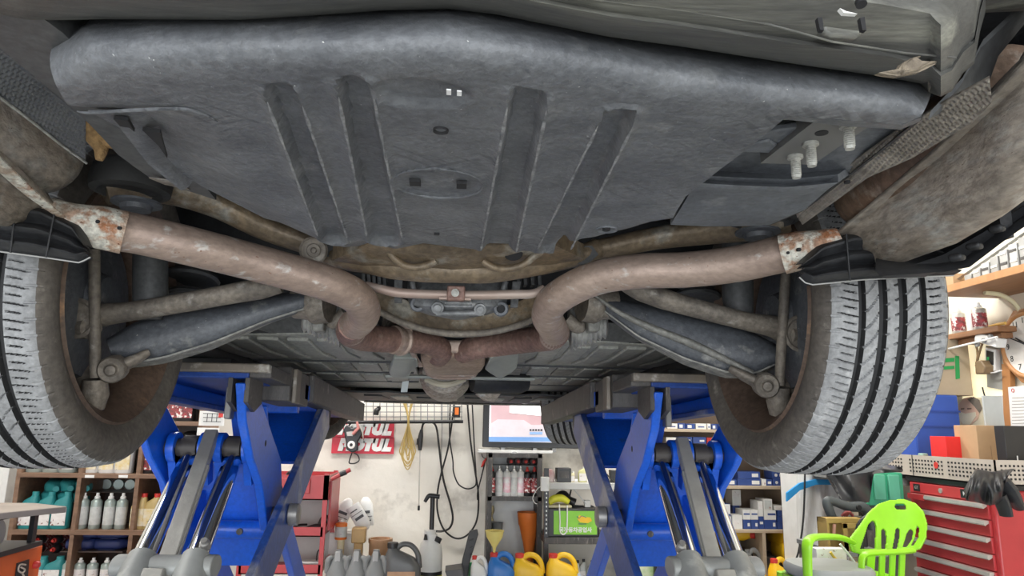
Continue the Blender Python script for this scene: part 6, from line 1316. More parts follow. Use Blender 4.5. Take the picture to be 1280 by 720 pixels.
# ---- plastic-wrapped column
YK = 4.55
m_film = pm('milky_plastic_film', (.74, .73, .70), (.62, .61, .58), .25, sc=4, stretch=(3, 3, .7), bump=.5, bsc=9, c3=(.84, .84, .83), t3=.6, s3=7)
xk0, xk1 = P(1001, 650, YK).x, P(1050, 650, YK).x
CO = thing('wrapped_column', 'white column wrapped in plastic film with a blue band', 'column', ((xk0+xk1)/2, YK+.15, 0))
mb = MB(); mb.bx(xk0+.02, xk1, YK, YK+.3, 0, 3.598); part('column_core', mb, m_white, CO)
rows = []
for k in range(40):
    z = k/39*2.6; row = []
    for j in range(30):
        f = j/29; x = xk0+(xk1-xk0+.02)*f; bul = .03*math.sin(f*9+z*2.3)+.02*math.sin(f*17-z*4) + .015*math.sin(z*9+f*3)
        row.append(Vector((x-.03*math.sin(z*2.1)*(1-f), YK-.045+bul*.7, z)))
    rows.append(row)
mb = MB(); mb.sheet(rows, (0, .004, 0)); part('plastic_film', mb, m_film, CO, smooth=60)
mb = MB(); pa = [P(x, y, YK-.10) for x, y in ((984, 627), (1000, 613), (1020, 606), (1046, 606))]; pb_ = [P(x, y, YK-.10) for x, y in ((984, 616), (1000, 604), (1020, 599), (1046, 600))]; mb.sheet([pa, pb_], (0, .02, 0)); part('blue_band', mb, flat('blue_tape', (.03, .30, .65)), CO, 'blue tape band')
cord('drop_cable', 'black cable hanging down in front of the wrapped column', ((1006, 560), (1006, 600), (1004, 650), (998, 690), (990, 712), (989, 740)), .006, m_cable, YK-.13)

# ---- right-hand clutter: tarp, crates, tools, green chair
ZT = P(1228, 604, 3.1).z                     # tool cabinet top height
YX = 4.0
BN = thing('work_bench', 'grey bench along the right wall behind the tool cabinet', 'bench', (2.62, 4.35, 0))
mb = MB(); mb.bx(2.30, 2.94, 3.72, 5.0, ZT-.06, ZT-.02); part('bench_top', mb, flat('bench_top_grey', (.25, .25, .24)), BN)
for x in (2.34, 2.90):
    for y in (3.76, 4.96): mb = MB(); mb.bx(x-.02, x+.02, y-.02, y+.02, 0, ZT-.06); part('leg', mb, m_beam, BN)
GC = thing('storage_crate', 'green plastic crate beside the red tool cabinet', 'crate', (P(1107, 632, 3.6).x, 3.7, 0))
a, b_ = P(1087, 632, 3.6), P(1128, 591, 3.6)
mb = MB(); mb.bx(a.x, b_.x, 3.6, 3.66, a.z, b_.z); part('crate_wall', mb, m_gcrate, GC, bevel=.006)
for x in (1092, 1110): 
    c = P(x, 610, 3.596); mb = MB(); mb.bx(c.x, c.x+.06, 3.585, 3.6, a.z+.03, b_.z-.01); part('crate_panel', mb, flat('pale_green_panel', (.12, .46, .30)), GC, bevel=.004)
mb = MB(); mb.bx(a.x+.02, b_.x-.02, 3.62, 3.68, 0, a.z); part('crate_stand', mb, m_beam, GC)
rows = []
top_t = [(1030, 588), (1050, 583), (1080, 580), (1105, 580), (1128, 584)]; bot_t = [(1040, 606), (1052, 625), (1072, 629), (1087, 628), (1092, 592), (1128, 590)]
for k in range(24):
    t = k/23; row = []
    for i_, (p, q) in enumerate(zip(polyline(top_t, 40), polyline(bot_t, 40))):
        f = i_/39; row.append(P(lerp(p[0], q[0], t), lerp(p[1], q[1], t), 3.45 + .05*math.sin(f*11+t*2) + .03*math.sin(f*23-t*5)))
    rows.append(row)
mb = MB(); mb.sheet(rows, (0, .01, 0)); 
def plate_stand(mb, x, y0, y1): mb.bx(x-.01, x+.01, y0, y1, 0, 1.0)
solo('tarpaulin', mb, pm('dark_grey_tarp', (.075, .075, .078), (.05, .05, .052), .45, sc=6), 'dark grey tarpaulin draped over the green crate', 'tarpaulin', smooth=60)
CT = thing('side_table', 'low grey trestle under the tools behind the green chair', 'table', (P(1060, 700, 3.3).x, 3.4, 0))
ztb = P(1060, 690, 3.2).z
mb = MB(); mb.bx(P(1046, 690, 3.2).x, P(1110, 690, 3.2).x, 3.2, 3.58, ztb-.02, ztb); part('table_top', mb, m_greyb, CT)
for px in (1052, 1106):
    for y in (3.22, 3.56): x = P(px, 690, 3.2).x; mb = MB(); mb.bx(x-.015, x+.015, y-.015, y+.015, 0, ztb-.02); part('leg', mb, m_beam, CT)
PT = thing('power_tool', 'dark grey power tool with a big loop handle behind the chair', 'power tool', (P(1060, 660, 3.3).x, 3.36, ztb))
mb = MB(); mb.tube(catmull([P(x, y, 3.36) for x, y in ((1046, 660), (1035, 634), (1034, 626), (1042, 627), (1060, 633), (1078, 634), (1086, 644), (1090, 662))], 6), [.02, .022, .02, .02, .022, .026, .024, .02], 12); part('loop_handle', mb, flat('slate_plastic', (.07, .08, .085)), PT)
mb = MB(); mb.lathe([(.0, -.004), (.012, -.003), (.012, .01)], P(1074, 634.5, 3.33), (0, 1, 0), 12); part('handle_hole', mb, m_hole, PT)
mb = MB(); c = P(1060, 652, 3.36); mb.box(c, (.16, .07, .05)); mb.box(c+Vector((.03, 0, -.08)), (.10, .05, .14)); part('motor_housing', mb, m_blackp, PT, bevel=.01)
mb = MB()
for k in range(3): mb.tube(catmull([P(1052+k*3, 645, 3.33), P(1058+k*2, 640, 3.32), P(1066, 644+k, 3.33)], 5), .006, 7)
part('red_wiring', mb, flat('maroon_wire', (.28, .06, .06)), PT)
WD = thing('open_frame_box', 'ochre open metal box with wires behind the chair arm', 'box', (P(1060, 672, 3.25).x, 3.27, ztb))
a, b_ = P(1036, 690, 3.22), P(1082, 649, 3.22); mo = flat('ochre_metal', (.42, .28, .08))
mb = MB(); mb.bx(a.x, b_.x, 3.30, 3.31, ztb, b_.z); mb.bx(a.x, b_.x, 3.24, 3.31, b_.z-.02, b_.z); mb.bx(a.x, a.x+.01, 3.22, 3.31, ztb, b_.z); part('box_shell', mb, mo, WD)
c = P(1060, 660, 3.22); mb = MB(); x1_, x2_ = P(1054, 660, 3.22).x, P(1078, 660, 3.22).x
for q in ((x1_, x1_+.02, ztb, b_.z-.02), (x2_-.03, x2_, ztb, b_.z-.02), (x1_, x2_, b_.z-.04, b_.z-.02), (x1_, x2_, b_.z-.16, b_.z-.085)): mb.bx(q[0], q[1], 3.22, 3.23, q[2], q[3])
part('punched_plate', mb, mo, WD)
mb = MB(); mb.tube([P(1043, 655, 3.24), P(1042, 672, 3.24)], .008, 8); part('copper_rod', mb, flat('terracotta', (.5, .25, .18)), WD)
cord('yellow_wire', 'yellow and black wires looping behind the chair arm', ((1038, 690), (1044, 698), (1055, 704), (1066, 705), (1075, 703)), .006, flat('wire_yellow', (.7, .45, .05)), 3.12)
cord('black_hose_loop', 'black hose loop curving behind the green chair back', ((1085, 645), (1076, 652), (1072, 664), (1078, 674), (1076, 690), (1074, 715)), .010, m_cable, 3.10)
cord('white_wire', 'white wire hanging down behind the chair seat', ((1050, 680), (1060, 692), (1072, 708)), .005, m_whcable, 3.10)
cardbox('paper_carton', 'white printed carton under the chair arm', 1022, 1058, 686, 712, 3.14, .05, m_lblw, zb=P(1040, 712, 3.14).z)
for o in C.objects:
    if o.name == 'paper_carton': zpc = o.location.z
mb = MB(); mb.bx(P(1024, 700, 3.14).x, P(1056, 700, 3.14).x, 3.145, 3.185, 0, zpc-.0005); solo('carton_stand', mb, m_greyb, 'grey stand below the white printed carton', 'stand')

CH = thing('plastic_chair', 'lime green plastic armchair in front of the red tool cabinet', 'chair', (P(1100, 700, 2.95).x, 2.9, 0))
YH = 2.95
def bez(ox, oy, r): return ox, oy, r
outer = [(1065, 690), (1060, 676), (1066, 668), (1076, 655), (1086, 640), (1098, 630), (1112, 625), (1130, 624), (1145, 629), (1155, 640), (1159, 655), (1158, 672), (1151, 686), (1140, 690), (1110, 692), (1080, 694)]
holes = [[(1119, 630), (1130, 630), (1132.5, 633), (1132, 637), (1120, 637), (1118, 634)],
         [(1084, 657), (1089, 651), (1093, 652), (1095, 658), (1094, 686), (1074, 686), (1080, 670)], [(1101, 663), (1104, 661), (1107, 664), (1108, 675), (1107, 686), (1101, 686)], [(1119, 662), (1122, 660), (1124, 663), (1124, 672), (1121, 686), (1115, 686), (1118, 672)], [(1133, 668), (1138, 661), (1141, 664), (1140, 674), (1133, 684), (1128, 684), (1131, 676)], [(1146, 658), (1149, 660), (1148, 672), (1142, 682), (1139, 682), (1144, 672)]]
def inpoly(x, y, pl):
    c = False; n = len(pl)
    for i_ in range(n):
        x1_, y1_ = pl[i_]; x2_, y2_ = pl[(i_+1) % n]
        if (y1_ > y) != (y2_ > y) and x < (x2_-x1_)*(y-y1_)/(y2_-y1_)+x1_: c = not c
    return c
def masked(outer, holes, Yf, step, m, name, par, th=.012):
    xs = [p[0] for p in outer]; ys = [p[1] for p in outer]; mb = MB(); idx = {}
    def vid(i_, j_):
        if (i_, j_) not in idx:
            x, y = min(xs)+i_*step, min(ys)+j_*step; idx[(i_, j_)] = len(mb.v); mb.v.append(P(x, y, Yf(x, y)))
        return idx[(i_, j_)]
    nx, ny = int((max(xs)-min(xs))/step)+1, int((max(ys)-min(ys))/step)+1; cells = set()
    for i_ in range(nx):
        for j_ in range(ny):
            x, y = min(xs)+(i_+.5)*step, min(ys)+(j_+.5)*step
            if inpoly(x, y, outer) and not any(inpoly(x, y, h) for h in holes): cells.add((i_, j_))
    for (i_, j_) in cells: mb.f.append((vid(i_, j_), vid(i_+1, j_), vid(i_+1, j_+1), vid(i_, j_+1)))
    o = part(name, mb, m, par, smooth=80); s_ = o.modifiers.new('thickness', 'SOLIDIFY'); s_.thickness = th; s_.offset = 0
    sm = o.modifiers.new('soften', 'SMOOTH'); sm.factor = .5; sm.iterations = 3
    return o
masked(outer, holes, lambda x, y: YH+.05-((x-1110)/48)**2*.06+(690-y)*.0008, 1.0, m_green, 'backrest', CH)
mb = MB(); mb.tube(catmull([P(1066, 678, YH-.0), P(1050, 672, YH-.06), (P(1028, 671, YH-.14)), P(1014, 673, YH-.2), P(1009, 681, YH-.22), P(1009, 700, YH-.22), P(1010, 725, YH-.22)], 6), [.016, .02, .022, .022, .022, .02, .018], 12, flat=.6); part('armrest', mb, m_green, CH)
mb = MB(); mb.tube(catmull([P(1078, 730, 2.80), P(1077, 705, 2.80), P(1080, 694, 2.80), P(1092, 691, 2.80), P(1120, 690, 2.82), P(1140, 688, 2.86)], 6), .018, 12, flat=.6); part('armrest', mb, m_green, CH)
for k, x in enumerate((1090, 1104, 1117, 1129)):
    mb = MB(); w_ = 10 if k == 0 else 7; mb.prism([P(x-w_/2, 693, 2.83), P(x+w_/2, 693, 2.83), P(x+w_/2-1.5, 730 if k else 716, 2.85), P(x-w_/2-1.5, 730 if k else 716, 2.85)], (0, .012, 0)); part('side_slat', mb, m_green, CH, bevel=.003)
zse = P(1040, 712, 2.75).z
mb = MB(); mb.loft([sring(.30*s_, .30*s_, zse+h, P(1045, 712, 2.8).x, 2.86, 24, 3.4) for s_, h in ((.94, -.045), (1, -.035), (1, -.012), (.95, 0), (.6, -.004))]); part('seat_pad', mb, flat('grey_seat_pad', (.30, .31, .30)), CH)
mb = MB(); mb.loft([sring(.44, .34, zse+h, P(1068, 712, 2.8).x, 2.88, 24, 3.4) for h in (-.075, -.05)]); part('seat', mb, m_green, CH)
cxs = P(1068, 712, 2.8).x
for dx in (-.19, .19):
    for dy in (-.14, .14): mb = MB(); mb.tube([(cxs+dx, 2.88+dy, zse-.06), (cxs+dx*1.12, 2.88+dy*1.12, 0)], [.024, .018], 10); part('leg', mb, m_green, CH)

# ---- red tool cabinet with drawers
X0, YA, YBk = 2.42, 3.08, 3.68
TC = thing('tool_cabinet', 'red steel tool cabinet with silver drawer handles', 'tool cabinet', (2.66, 3.38, 0))
mb = MB(); mb.bx(X0, 2.90, YA, YBk, .06, ZT-.03); part('carcass', mb, m_redcart, TC, bevel=.008)
mb = MB(); mb.bx(X0-.01, 2.91, YA-.01, YBk+.01, ZT-.03, ZT-.004); part('black_top_mat', mb, m_blackp, TC, bevel=.004)
for x in (X0+.05, 2.85):
    for y in (YA+.06, YBk-.06): mb = MB(); mb.lathe([(.01, -.014), (.032, -.014), (.032, .014), (.01, .014)], (x, y, .033), (0, 1, 0), 16); part('castor', mb, m_blackp, TC)
zpan = ZT-.085
mb = MB(); mb.bx(X0-.008, X0, YA+.02, YBk-.02, zpan, ZT-.035); part('lock_panel', mb, m_redcart, TC, bevel=.002)
c = Vector((X0-.008, YBk-.26, (zpan+ZT-.035)/2)); mb = MB(); mb.lathe([(.012, 0), (.012, -.006), (.006, -.007), (.0, -.007)], c, (1, 0, 0), 16); part('lock', mb, m_silvm, TC)
mb = MB(); mb.bx(X0-.011, X0-.008, YBk-.10, YBk-.05, zpan+.008, ZT-.042); part('badge', mb, m_blackp, TC, 'black badge')
part('badge_mark', text_mb('GT', .022, (X0-.0115, YBk-.075, (zpan+ZT-.035)/2), (0, -1, 0), (0, 0, 1), .001), m_silvm, TC)
mb = MB(); mb.bx(X0-.011, X0-.008, YA+.02, YA+.20, zpan+.006, ZT-.04); part('name_plate', mb, m_blackp, TC, 'black plate with white lettering')
part('lettering', text_mb('MATE TOOL', .024, (X0-.0115, YA+.115, (zpan+ZT-.035)/2), (0, -1, 0), (0, 0, 1), .001, bold=.0008), m_white, TC, 'white lettering')
dh = .073
for k in range(13):
    z1 = zpan-.006-k*dh; z0 = z1-dh+.006
    if z0 < .08: break
    mb = MB(); mb.bx(X0-.012, X0, YA+.03, YBk-.03, z0, z1); dr = part('drawer', mb, m_redcart, TC, bevel=.002)
    mb = MB(); mb.prism([Vector((X0-.012, YA+.035, z1)), Vector((X0-.034, YA+.035, z1-.002)), Vector((X0-.036, YA+.035, z1-.016)), Vector((X0-.030, YA+.035, z1-.022)), Vector((X0-.012, YA+.035, z1-.012))], (0, YBk-YA-.07, 0)); part('drawer_handle', mb, m_silvm, dr, 'silver full-width handle')
    if k == 0: mb = MB(); mb.bx(X0-.037, X0-.03, YBk-.16, YBk-.035, z1-.026, z1+.001); part('handle_clip', mb, m_redcart, dr, 'red clip')
# perforated tray on the cabinet
m_perf = flat('beige_perforated_steel', (.50, .44, .38)); zt0, zt1_ = ZT-.003, ZT+.105
PTY = thing('perforated_tray', 'beige perforated tray along the top of the red cabinet', 'tray', (2.66, 3.45, zt0))
mb = MB(); mb.bx(X0-.02, 2.9, YA-.05, 3.95, zt0, zt0+.004); part('tray_base', mb, m_perf, PTY)
mb = MB(); mb.bx(X0-.02, X0-.014, YA-.05, 3.95, zt0, zt1_); part('tray_front', mb, m_perf, PTY); mb = MB(); mb.bx(X0-.02, 2.9, YA-.05, YA-.044, zt0, zt1_); part('tray_end', mb, m_perf, PTY)
mb = MB()
for r in range(4):
    for k in range(38): 
        if k in (12, 24, 25): continue
        y = YA-.02+k*.0245; mb.box((X0-.0205, y, zt0+.026+r*.019), (.002, .011, .0085))
part('perforation', mb, m_hole, PTY, kind='stuff')
mb = MB()
for r in range(4):
    for k in range(22): mb.box((X0+.01+k*.02, YA-.0505, zt0+.026+r*.019), (.009, .002, .009))
part('perforation', mb, m_hole, PTY, kind='stuff')
mb = MB(); mb.bx(X0-.022, X0-.014, 3.60, 3.606, zt0, zt1_); part('tray_joint', mb, m_beam, PTY)
mb = MB(); mb.lathe([(0, -.002), (.016, -.002), (.016, .002)], (X0-.021, 3.42, zt0+.065), (1, 0, 0), 16); part('red_sticker', mb, m_red, PTY)
# on the tray: red box, kraft box, white papers, black binder
def bxpx(name, label, px0, px1, py0, py1, Yc, dep, m, cat='box', zb=None, rz=0):
    return cardbox(name, label, px0, px1, py0, py1, Yc, dep, m, cat, zb=zb, rz=rz)
zt2_ = zt0+.0045
rb = bxpx('gift_box', 'bright red carton standing on the perforated tray', 1184, 1211, 546, 572, 3.50, .12, flat('bright_red', (.78, .03, .03), .35), zb=zt2_)
mb = MB(); mb.bx(-.03, .02, -.0612, -.060, .07, .076); mb.bx(-.03, .035, -.0612, -.060, .06, .066); mb.bx(-.07, -.05, -.0612, -.060, .095, .099); part('white_print', mb, m_white, rb, 'white printed lines')
kbx = bxpx('cardboard_box', 'plain cardboard box on the perforated tray below the poster', 1224, 1246, 532, 572, 3.38, .16, m_kraft, zb=zt2_)
mb = MB(); mb.bx(.01, .013, -.0812, -.08, 0, .16); part('box_seam', mb, flat('kraft_dark', (.35, .22, .12)), kbx)
bd = bxpx('folder', 'black upright folder at the right end of the perforated tray', 1259, 1306, 533, 575, 3.16, .06, m_blackp, 'folder', zb=zt2_)
mb = MB(); mb.bx(-.055, -.05, -.032, -.03, .03, .12); mb.bx(-.10, -.092, -.032, -.03, .02, .03); mb.bx(-.10, -.092, -.032, -.03, .05, .06); mb.bx(-.10, -.092, -.032, -.03, .08, .09); part('white_print', mb, m_white, bd, 'white vertical print')
for k in range(4):
    mb = MB(); p = Vector((P(1264+k*3.5, 560, 3.12).x, 3.10, zt2_)); mb.cyl(p, p+Vector((0, 0, .05+.012*(k % 2))), .006, 10); solo('drill_bit', mb, m_silvm, f'silver drill bit in front of the black folder, {ORD[k] if k < 3 else "rightmost"} of four', 'drill bit')
for k in range(3):
    mb = MB(); p = Vector((P(1135+k*9, 560, 3.7).x, 3.7, zt2_)); mb.bx(p.x-.018, p.x+.018, 3.68, 3.72, p.z, p.z+.07+.02*k); solo('glass_jar', mb, flat(f'dusty_jar_{k}', (.5-.1*k, .46, .38)), f'small dusty container left of the red carton, {["leftmost", "middle", "rightmost"][k]} of three', 'container', bevel=.006)
pw = bxpx('paper_pad', 'white paper pad standing behind the cardboard box', 1236, 1252, 495, 565, 3.42, .01, flat('cool_white_paper', (.45, .47, .47)), 'paper', zb=zt2_)
# black jacket hung over the corner
m_jack = pm('black_leather', (.035, .036, .04), (.02, .02, .022), .38, sc=9, bump=.25, bsc=14)
JK = thing('work_jacket', 'black leather work jacket thrown over the cabinet corner', 'jacket', tuple(P(1240, 640, 2.98)))
ta = [(1222, 586), (1240, 590), (1255, 588), (1268, 586)]; tb_ = [(1207, 612), (1210, 626), (1222, 628), (1238, 632), (1252, 628), (1256, 600)]
rows = []
for k in range(40):
    t = k/39; row = []
    for i_, (p, q) in enumerate(zip(polyline(ta, 60), polyline(tb_, 60))):
        f = i_/59; row.append(P(lerp(p[0], q[0], t), lerp(p[1], q[1], t), 2.97-.07*math.sin(PI*t)**.7 + .025*math.sin(f*15+t*3)*t + .015*math.sin(f*31-t*6)*t))
    rows.append(row)
mb = MB(); mb.sheet(rows, (.0, .012, 0)); part('jacket_body', mb, m_jack, JK, smooth=60)
mb = MB(); mb.tube(catmull([P(x, y, 2.99) for x, y in ((1250, 600), (1258, 612), (1266, 624), (1275, 636))], 6), [.05, .06, .05, .03], 14, flat=.5); part('sleeve', mb, m_jack, JK)
mb = MB(); mb.tube(catmull([P(x, y, 2.99) for x, y in ((1246, 618), (1254, 632), (1258, 645))], 6), [.05, .04, .035], 14, flat=.5); part('sleeve', mb, m_jack, JK)

# ---- right wall: crates, boxes, poster, clock, shelves
XW = XR-.01
def Wp(px, py, dx=0): return PX(px, py, XW-dx)
def wallpoly(pts, m, name, dx=.006, par=None, th=.006, **k):
    mb = MB(); mb.prism([Wp(x, y, dx) for x, y in pts], (th, 0, 0))
    return part(name, mb, m, par, **k) if par else mb
bc = thing('storage_crate', 'blue plastic crate on the bench beside the right tyre', 'crate', (P(1172, 550, 3.78).x, 3.9, ZT-.02))
a, b_ = P(1146, 552, 3.78), P(1197, 494, 3.78)
mb = MB(); mb.bx(a.x, min(b_.x, 2.93), 3.78, 4.1, ZT-.02, b_.z); part('crate_body', mb, m_bcrate, bc, bevel=.008)
for y in (514, 533): c = P(1170, y, 3.775); mb = MB(); mb.bx(a.x-.004, min(b_.x, 2.93)+.002, 3.774, 3.78, c.z-.005, c.z+.005); part('crate_rib', mb, flat('crate_rib_blue', (.02, .06, .3)), bc)
kb2 = thing('cardboard_box', 'tan cardboard box with green tape on top of the blue crate', 'box', (P(1180, 490, 3.8).x, 3.92, b_.z)); OFF[kb2] = kb2.location.copy()
za, zb2 = b_.z, P(1180, 424, 3.8).z; xk_, xk2 = P(1150, 490, 3.8).x, 2.93
mb = MB(); mb.bx(xk_, xk2, 3.80, 4.05, za, zb2); part('carton', mb, pm('tan_carton', (.42, .34, .24), (.36, .29, .2), .7, sc=5), kb2, bevel=.003)
gm = flat('green_tape', (.02, .30, .08)); mb = MB()
mb.prism([P(x, y, 3.797) for x, y in ((1180, 448), (1193, 447), (1193, 452), (1180, 453))], (0, .003, 0)); mb.prism([P(x, y, 3.797) for x, y in ((1180, 458), (1193, 457), (1193, 461), (1180, 462))], (0, .003, 0)); mb.prism([P(x, y, 3.797) for x, y in ((1194, 445), (1199, 445), (1200, 473), (1195, 474))], (0, .003, 0)); part('green_tape', mb, gm, kb2, 'green tape letter')
# pale yellow window area on the right wall
WN = solo('window_1', wallpoly([(1203, 428), (1254, 430), (1254, 556), (1203, 556)], None, 'x', .012), pm('sunlit_pale_panel', (.86, .78, .52), (.80, .72, .5), .6, sc=3, emit=.8), kind='structure')
mb = wallpoly([(1232, 432), (1254, 434), (1256, 488), (1234, 484)], None, 'x', .02); part('window_frame', mb, flat('grey_window_pane', (.40, .40, .36)), WN); mb = wallpoly([(1232, 497), (1256, 494), (1257, 556), (1234, 556)], None, 'x', .02); part('window_pane', mb, flat('pale_grey_pane', (.62, .63, .62)), WN)
PO = solo('wall_poster', wallpoly([(1196, 500), (1233, 496), (1235, 540), (1198, 548)], None, 'x', .03), flat('poster_cream', (.85, .78, .56)), 'small poster of a person in a pale face mask by the window', 'poster')
def pw_(pts, m, nm, dx): part(nm, wallpoly(pts, None, 'x', dx, th=.002), m, PO)
pw_([(1198, 506), (1204, 498), (1214, 496), (1222, 500), (1225, 512), (1222, 524), (1212, 532), (1202, 530), (1198, 520)], flat('poster_skin', (.80, .56, .42)), 'printed_face', .033)
pw_([(1209, 499), (1217, 496), (1224, 500), (1227, 510), (1224, 516), (1218, 508)], flat('poster_hair', (.24, .21, .17)), 'printed_hair', .035)
pw_([(1198, 514), (1206, 517), (1219, 515), (1220, 520), (1212, 531), (1203, 530), (1199, 523)], flat('poster_mask', (.86, .80, .62)), 'printed_mask', .036)
pw_([(1201, 510.5), (1205, 510), (1205, 511.5), (1201, 512)], flat('poster_eye', (.2, .13, .09)), 'printed_eye', .036); pw_([(1209, 510), (1214, 510), (1214, 511.5), (1209, 511.8)], flat('poster_eye2', (.2, .13, .09)), 'printed_eye', .036)
MT = thing('meter_box', 'white framed black meter on the right wall below the small shelf', 'meter', tuple(Wp(1238, 464, .04)))
mb = MB(); mb.prism([Wp(x, y, .05) for x, y in ((1231, 434), (1244, 437), (1244, 464), (1231, 463))], (.045, 0, 0)); part('meter_frame', mb, m_white, MT, bevel=.004)
mb = MB(); mb.prism([Wp(x, y, .054) for x, y in ((1233, 438), (1241, 440), (1241, 456), (1233, 455))], (.006, 0, 0)); part('meter_face', mb, m_blackp, MT)
mb = MB(); mb.prism([Wp(x, y, .056) for x, y in ((1233.5, 446), (1236, 446), (1236, 450), (1233.5, 450))], (.004, 0, 0)); part('green_light', mb, gm, MT)
HG = thing('wire_bundle', 'brown wires and junction hanging below the small wooden shelf', 'wires', tuple(Wp(1222, 470, .08)))
mb = MB(); mb.tube(catmull([Wp(x, y, .08) for x, y in ((1205, 420), (1214, 422), (1220, 432), (1222, 445), (1220, 458))], 6), .006, 8); mb.tube(catmull([Wp(x, y, .08) for x, y in ((1230, 425), (1226, 435), (1222, 450))], 6), .006, 8); part('brown_wire', mb, flat('brown_wire', (.28, .18, .09)), HG)
mb = MB(); mb.prism([Wp(x, y, .10) for x, y in ((1218, 452), (1226, 450), (1231, 458), (1230, 467), (1219, 468))], (.06, 0, 0)); part('junction_block', mb, flat('brown_block', (.22, .15, .08)), HG, bevel=.006)
mb = MB(); mb.tube(catmull([Wp(x, y, .05) for x, y in ((1228, 484), (1230, 492), (1233, 500), (1237, 504), (1240, 502))], 6), .004, 8); part('hook_wire', mb, m_cable, HG)
mb = MB(); mb.tube(catmull([Wp(x, y, .06) for x, y in ((1230, 465), (1240, 466), (1252, 463))], 6), .004, 8); part('white_wire', mb, m_whcable, HG)
# wooden post with notice sheet
m_orwood = pm('orange_varnished_wood', (.50, .24, .09), (.40, .18, .065), .4, sc=4, stretch=(4, 4, 1))
mb = MB(); mb.prism([Wp(x, y, .03) for x, y in ((1252, 455), (1262, 455), (1266, 560), (1256, 560))], (.028, 0, 0)); solo('trim_3', mb, m_orwood, kind='structure')
mb = MB(); mb.prism([Wp(x, y, .04) for x, y in ((1260, 484), (1300, 480), (1302, 540), (1264, 536))], (.004, 0, 0)); NT = solo('notice_sheet', mb, m_white, 'white printed notice sheet under the wall clock', 'notice')
mb = MB()
for k in range(9): mb.prism([Wp(x, y, .041) for x, y in ((1265, 497+k*4), (1296, 496+k*4), (1296, 497+k*4), (1265, 498+k*4))], (.001, 0, 0))
part('printed_line', mb, flat('print_grey', (.45, .43, .40)), NT, kind='stuff')
c_ = Wp(1266, 488, .042); mb = MB(); mb.tube([c_+Vector((0, .009*math.cos(a*PI/8), .009*math.sin(a*PI/8))) for a in range(17)], .0015, 6, caps=False); part('red_ring_mark', mb, m_red, NT)
# clock
CC = Wp(1290, 431, .02); RC = .205
CLK = thing('wall_clock', 'octagonal orange wooden wall clock with a white dial', 'clock', (XW-.01, CC.y, CC.z-RC))
def oct_(r, dx, n=8, off=PI/8): return [Vector((XW-dx, CC.y-r*math.cos(off+2*PI*k/n), CC.z+r*math.sin(off+2*PI*k/n))) for k in range(n)]
mb = MB(); mb.loft([oct_(RC*1.0, .0), oct_(RC*1.02, .02), oct_(RC*.99, .035), oct_(RC*.86, .04)], True, True); part('clock_frame', mb, m_orwood, CLK)
mb = MB(); mb.tube(oct_(RC*.80, .042, 40, 0)+oct_(RC*.80, .042, 40, 0)[:1], .014, 10, caps=False); part('clock_ring', mb, m_orwood, CLK)
mb = MB(); mb.prism(oct_(RC*.79, .046, 40, 0), (.004, 0, 0)); FC = part('dial', mb, flat('dial_white', (.80, .77, .72)), CLK, 'white dial')
for n_ in range(1, 13):
    a = PI/2-n_*PI/6; part('numeral', text_mb(str(n_), .043, (XW-.047, CC.y-RC*.62*math.cos(a), CC.z+RC*.62*math.sin(a)), (0, -1, 0), (0, 0, 1), .001), m_cable, FC)
for L_, a, w_ in ((.115, PI/2-PI*2*(49/60), .006), (.08, PI/2-PI*2*(10.1/12), .008)):
    d_ = Vector((0, -math.cos(a), math.sin(a))); c = Vector((XW-.05, CC.y, CC.z)); mb = MB(); mb.tube([c-d_*.02, c+d_*L_], [w_, w_*.35], 8, flat=.4, up=(1, 0, 0)); part('clock_hand', mb, m_cable, FC)
# wooden wall shelf with grey parts
zsh = PX(1250, 347, 2.59).z
m_plank = pm('brown_plank', (.33, .16, .07), (.22, .10, .045), .5, sc=4, stretch=(6, .8, 6))
WSH = thing('wall_shelf', 'long wooden plank shelf high on the right wall', 'shelf', (2.83, 3.6, zsh))
ye = PX(1186, 352, 2.70).y
mb = MB(); mb.bx(2.60, XR-.001, 2.6, ye, zsh, zsh+.03); part('plank', mb, m_plank, WSH, bevel=.003)
mb = MB(); mb.bx(2.585, 2.60, 2.6, ye-.12, zsh-.003, zsh+.033); part('front_edge', mb, m_orwood, WSH, 'orange varnished front edge')
for y in (3.0, 3.42):
    mb = MB(); mb.tube(catmull([(2.76, y, zsh-.006), (2.86, y, zsh-.02), (2.93, y, zsh-.07), (XW-.006, y, zsh-.16)], 6), .012, 10); part('shelf_bracket', mb, m_cream, WSH)
zz = zsh+.031
SA, SB_ = PX(1197, 350, 2.655), PX(1282, 291, 2.655); SA.z = max(SA.z, zz+.006)
for k in range(9):
    y = SA.y-.10-k*.062
    if y < 2.7: break
    h_ = SA.z+(SB_.z-SA.z)*(y+.025-SA.y)/(SB_.y-SA.y)-zz-.012
    t = thing('machine_part', f'grey metal block on the high plank shelf, {["first", "second", "third", "fourth", "fifth", "sixth", "seventh", "eighth", "ninth"][k]} from the tyre', 'metal block', (2.68, y, zz), 'grey blocks on the high plank shelf')
    mb = MB(); mb.bx(2.635, 2.73, y-.025, y+.025, zz, zz+h_); part('block', mb, flat(f'grey_block_{k}', (.34+.07*(k % 3), .34+.07*(k % 3), .33+.07*(k % 3)), .4, metal=.3), t, bevel=.004)
    for q in range(1, int(h_/.05)+1):
        mb = MB(); mb.bx(2.632, 2.635, y-.022, y+.022, zz+q*.05-.012, zz+q*.05); part('block_rib', mb, m_beam if (k+q) % 2 else m_silvm, t)
d_ = (SB_-SA).normalized(); mb = MB(); mb.tube([SA, SB_+d_*.3], .013, 4, flat=.5, up=(0, 0, 1)); solo('aluminium_strip', mb, m_silvm, 'long pale aluminium strip leaning over the grey blocks', 'strip')
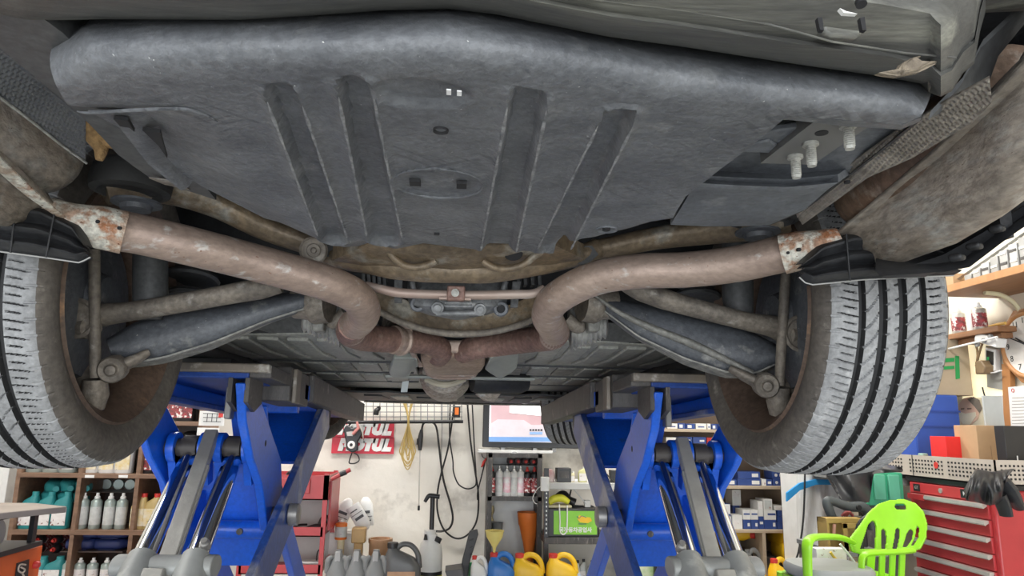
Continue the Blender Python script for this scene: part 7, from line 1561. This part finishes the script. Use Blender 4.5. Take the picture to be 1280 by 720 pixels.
mb = MB(); mb.bx(2.62, 2.74, ye-.14, ye-.02, zz, zz+.07); solo('tan_box', mb, m_kraft, 'tan box at the far end of the high plank shelf', 'box', bevel=.003)
# small shelf with three cans
zs2 = PX(1215, 413, 2.83).z; y1_, y2_ = PX(1250, 413, 2.83).y, PX(1185, 413, 2.83).y
WS2 = thing('wall_shelf', 'short wooden shelf left of the clock with three cans', 'shelf', (2.9, (y1_+y2_)/2, zs2))
mb = MB(); mb.bx(2.82, XR-.001, y1_, y2_, zs2-.03, zs2); part('plank', mb, m_plank, WS2, bevel=.003); mb = MB(); mb.bx(2.86, XR-.001, y1_+.03, y2_-.03, zs2-.06, zs2-.031); part('lower_plank', mb, m_plank, WS2, bevel=.003)
mb = MB(); mb.tube([(2.81, y1_, zs2-.062), (2.81, y2_, zs2-.085)], .006, 8); part('rail', mb, m_white, WS2)
sp = spray_can('spray_can', '', m_silvm, m_white, m_lblr, .155, .036, 'cans on the short shelf')
for px, lab in ((1199, 'silver and red can on the short shelf, nearest the tyre'), (1226, 'silver and red can on the short shelf, nearest the clock')): p = PX(px, 413, 2.88); put(sp, 2.88, p.y, zs2, label=lab)
mb = MB(); p = PX(1213, 413, 2.88); mb.lathe([(.03, 0), (.03, .125), (.026, .13)], (2.90, p.y, zs2), seg=18); solo('white_can', mb, m_white, 'plain white can between the two silver and red cans', 'can')
mb = MB(); c = PX(1238, 425, 2.86); mb.box(c, (.06, .16, .05), Matrix.Rotation(.35, 3, 'X')); mb2 = mb
t = thing('cable_bracket', 'white cable bracket with clips under the short shelf by the clock', 'bracket', tuple(c)); part('bracket_body', mb, m_white, t, bevel=.006)
for k in range(3): mb = MB(); mb.cyl(c+Vector((-.03, -.05+k*.05, .012-k*.016)), c+Vector((-.045, -.05+k*.05, .012-k*.016)), .012, 10); part('bracket_clip', mb, m_greyb, t)
blob('screwdriver', 'yellow handled screwdriver at the end of the short shelf', 'screwdriver', [Vector((2.84, y1_+.09, zs2+.008)), Vector((2.84, y1_+.03, zs2+.009)), Vector((2.84, y1_-.03, zs2+.008))], [.003, .007, .008], flat('amber_handle', (.7, .42, .1)))
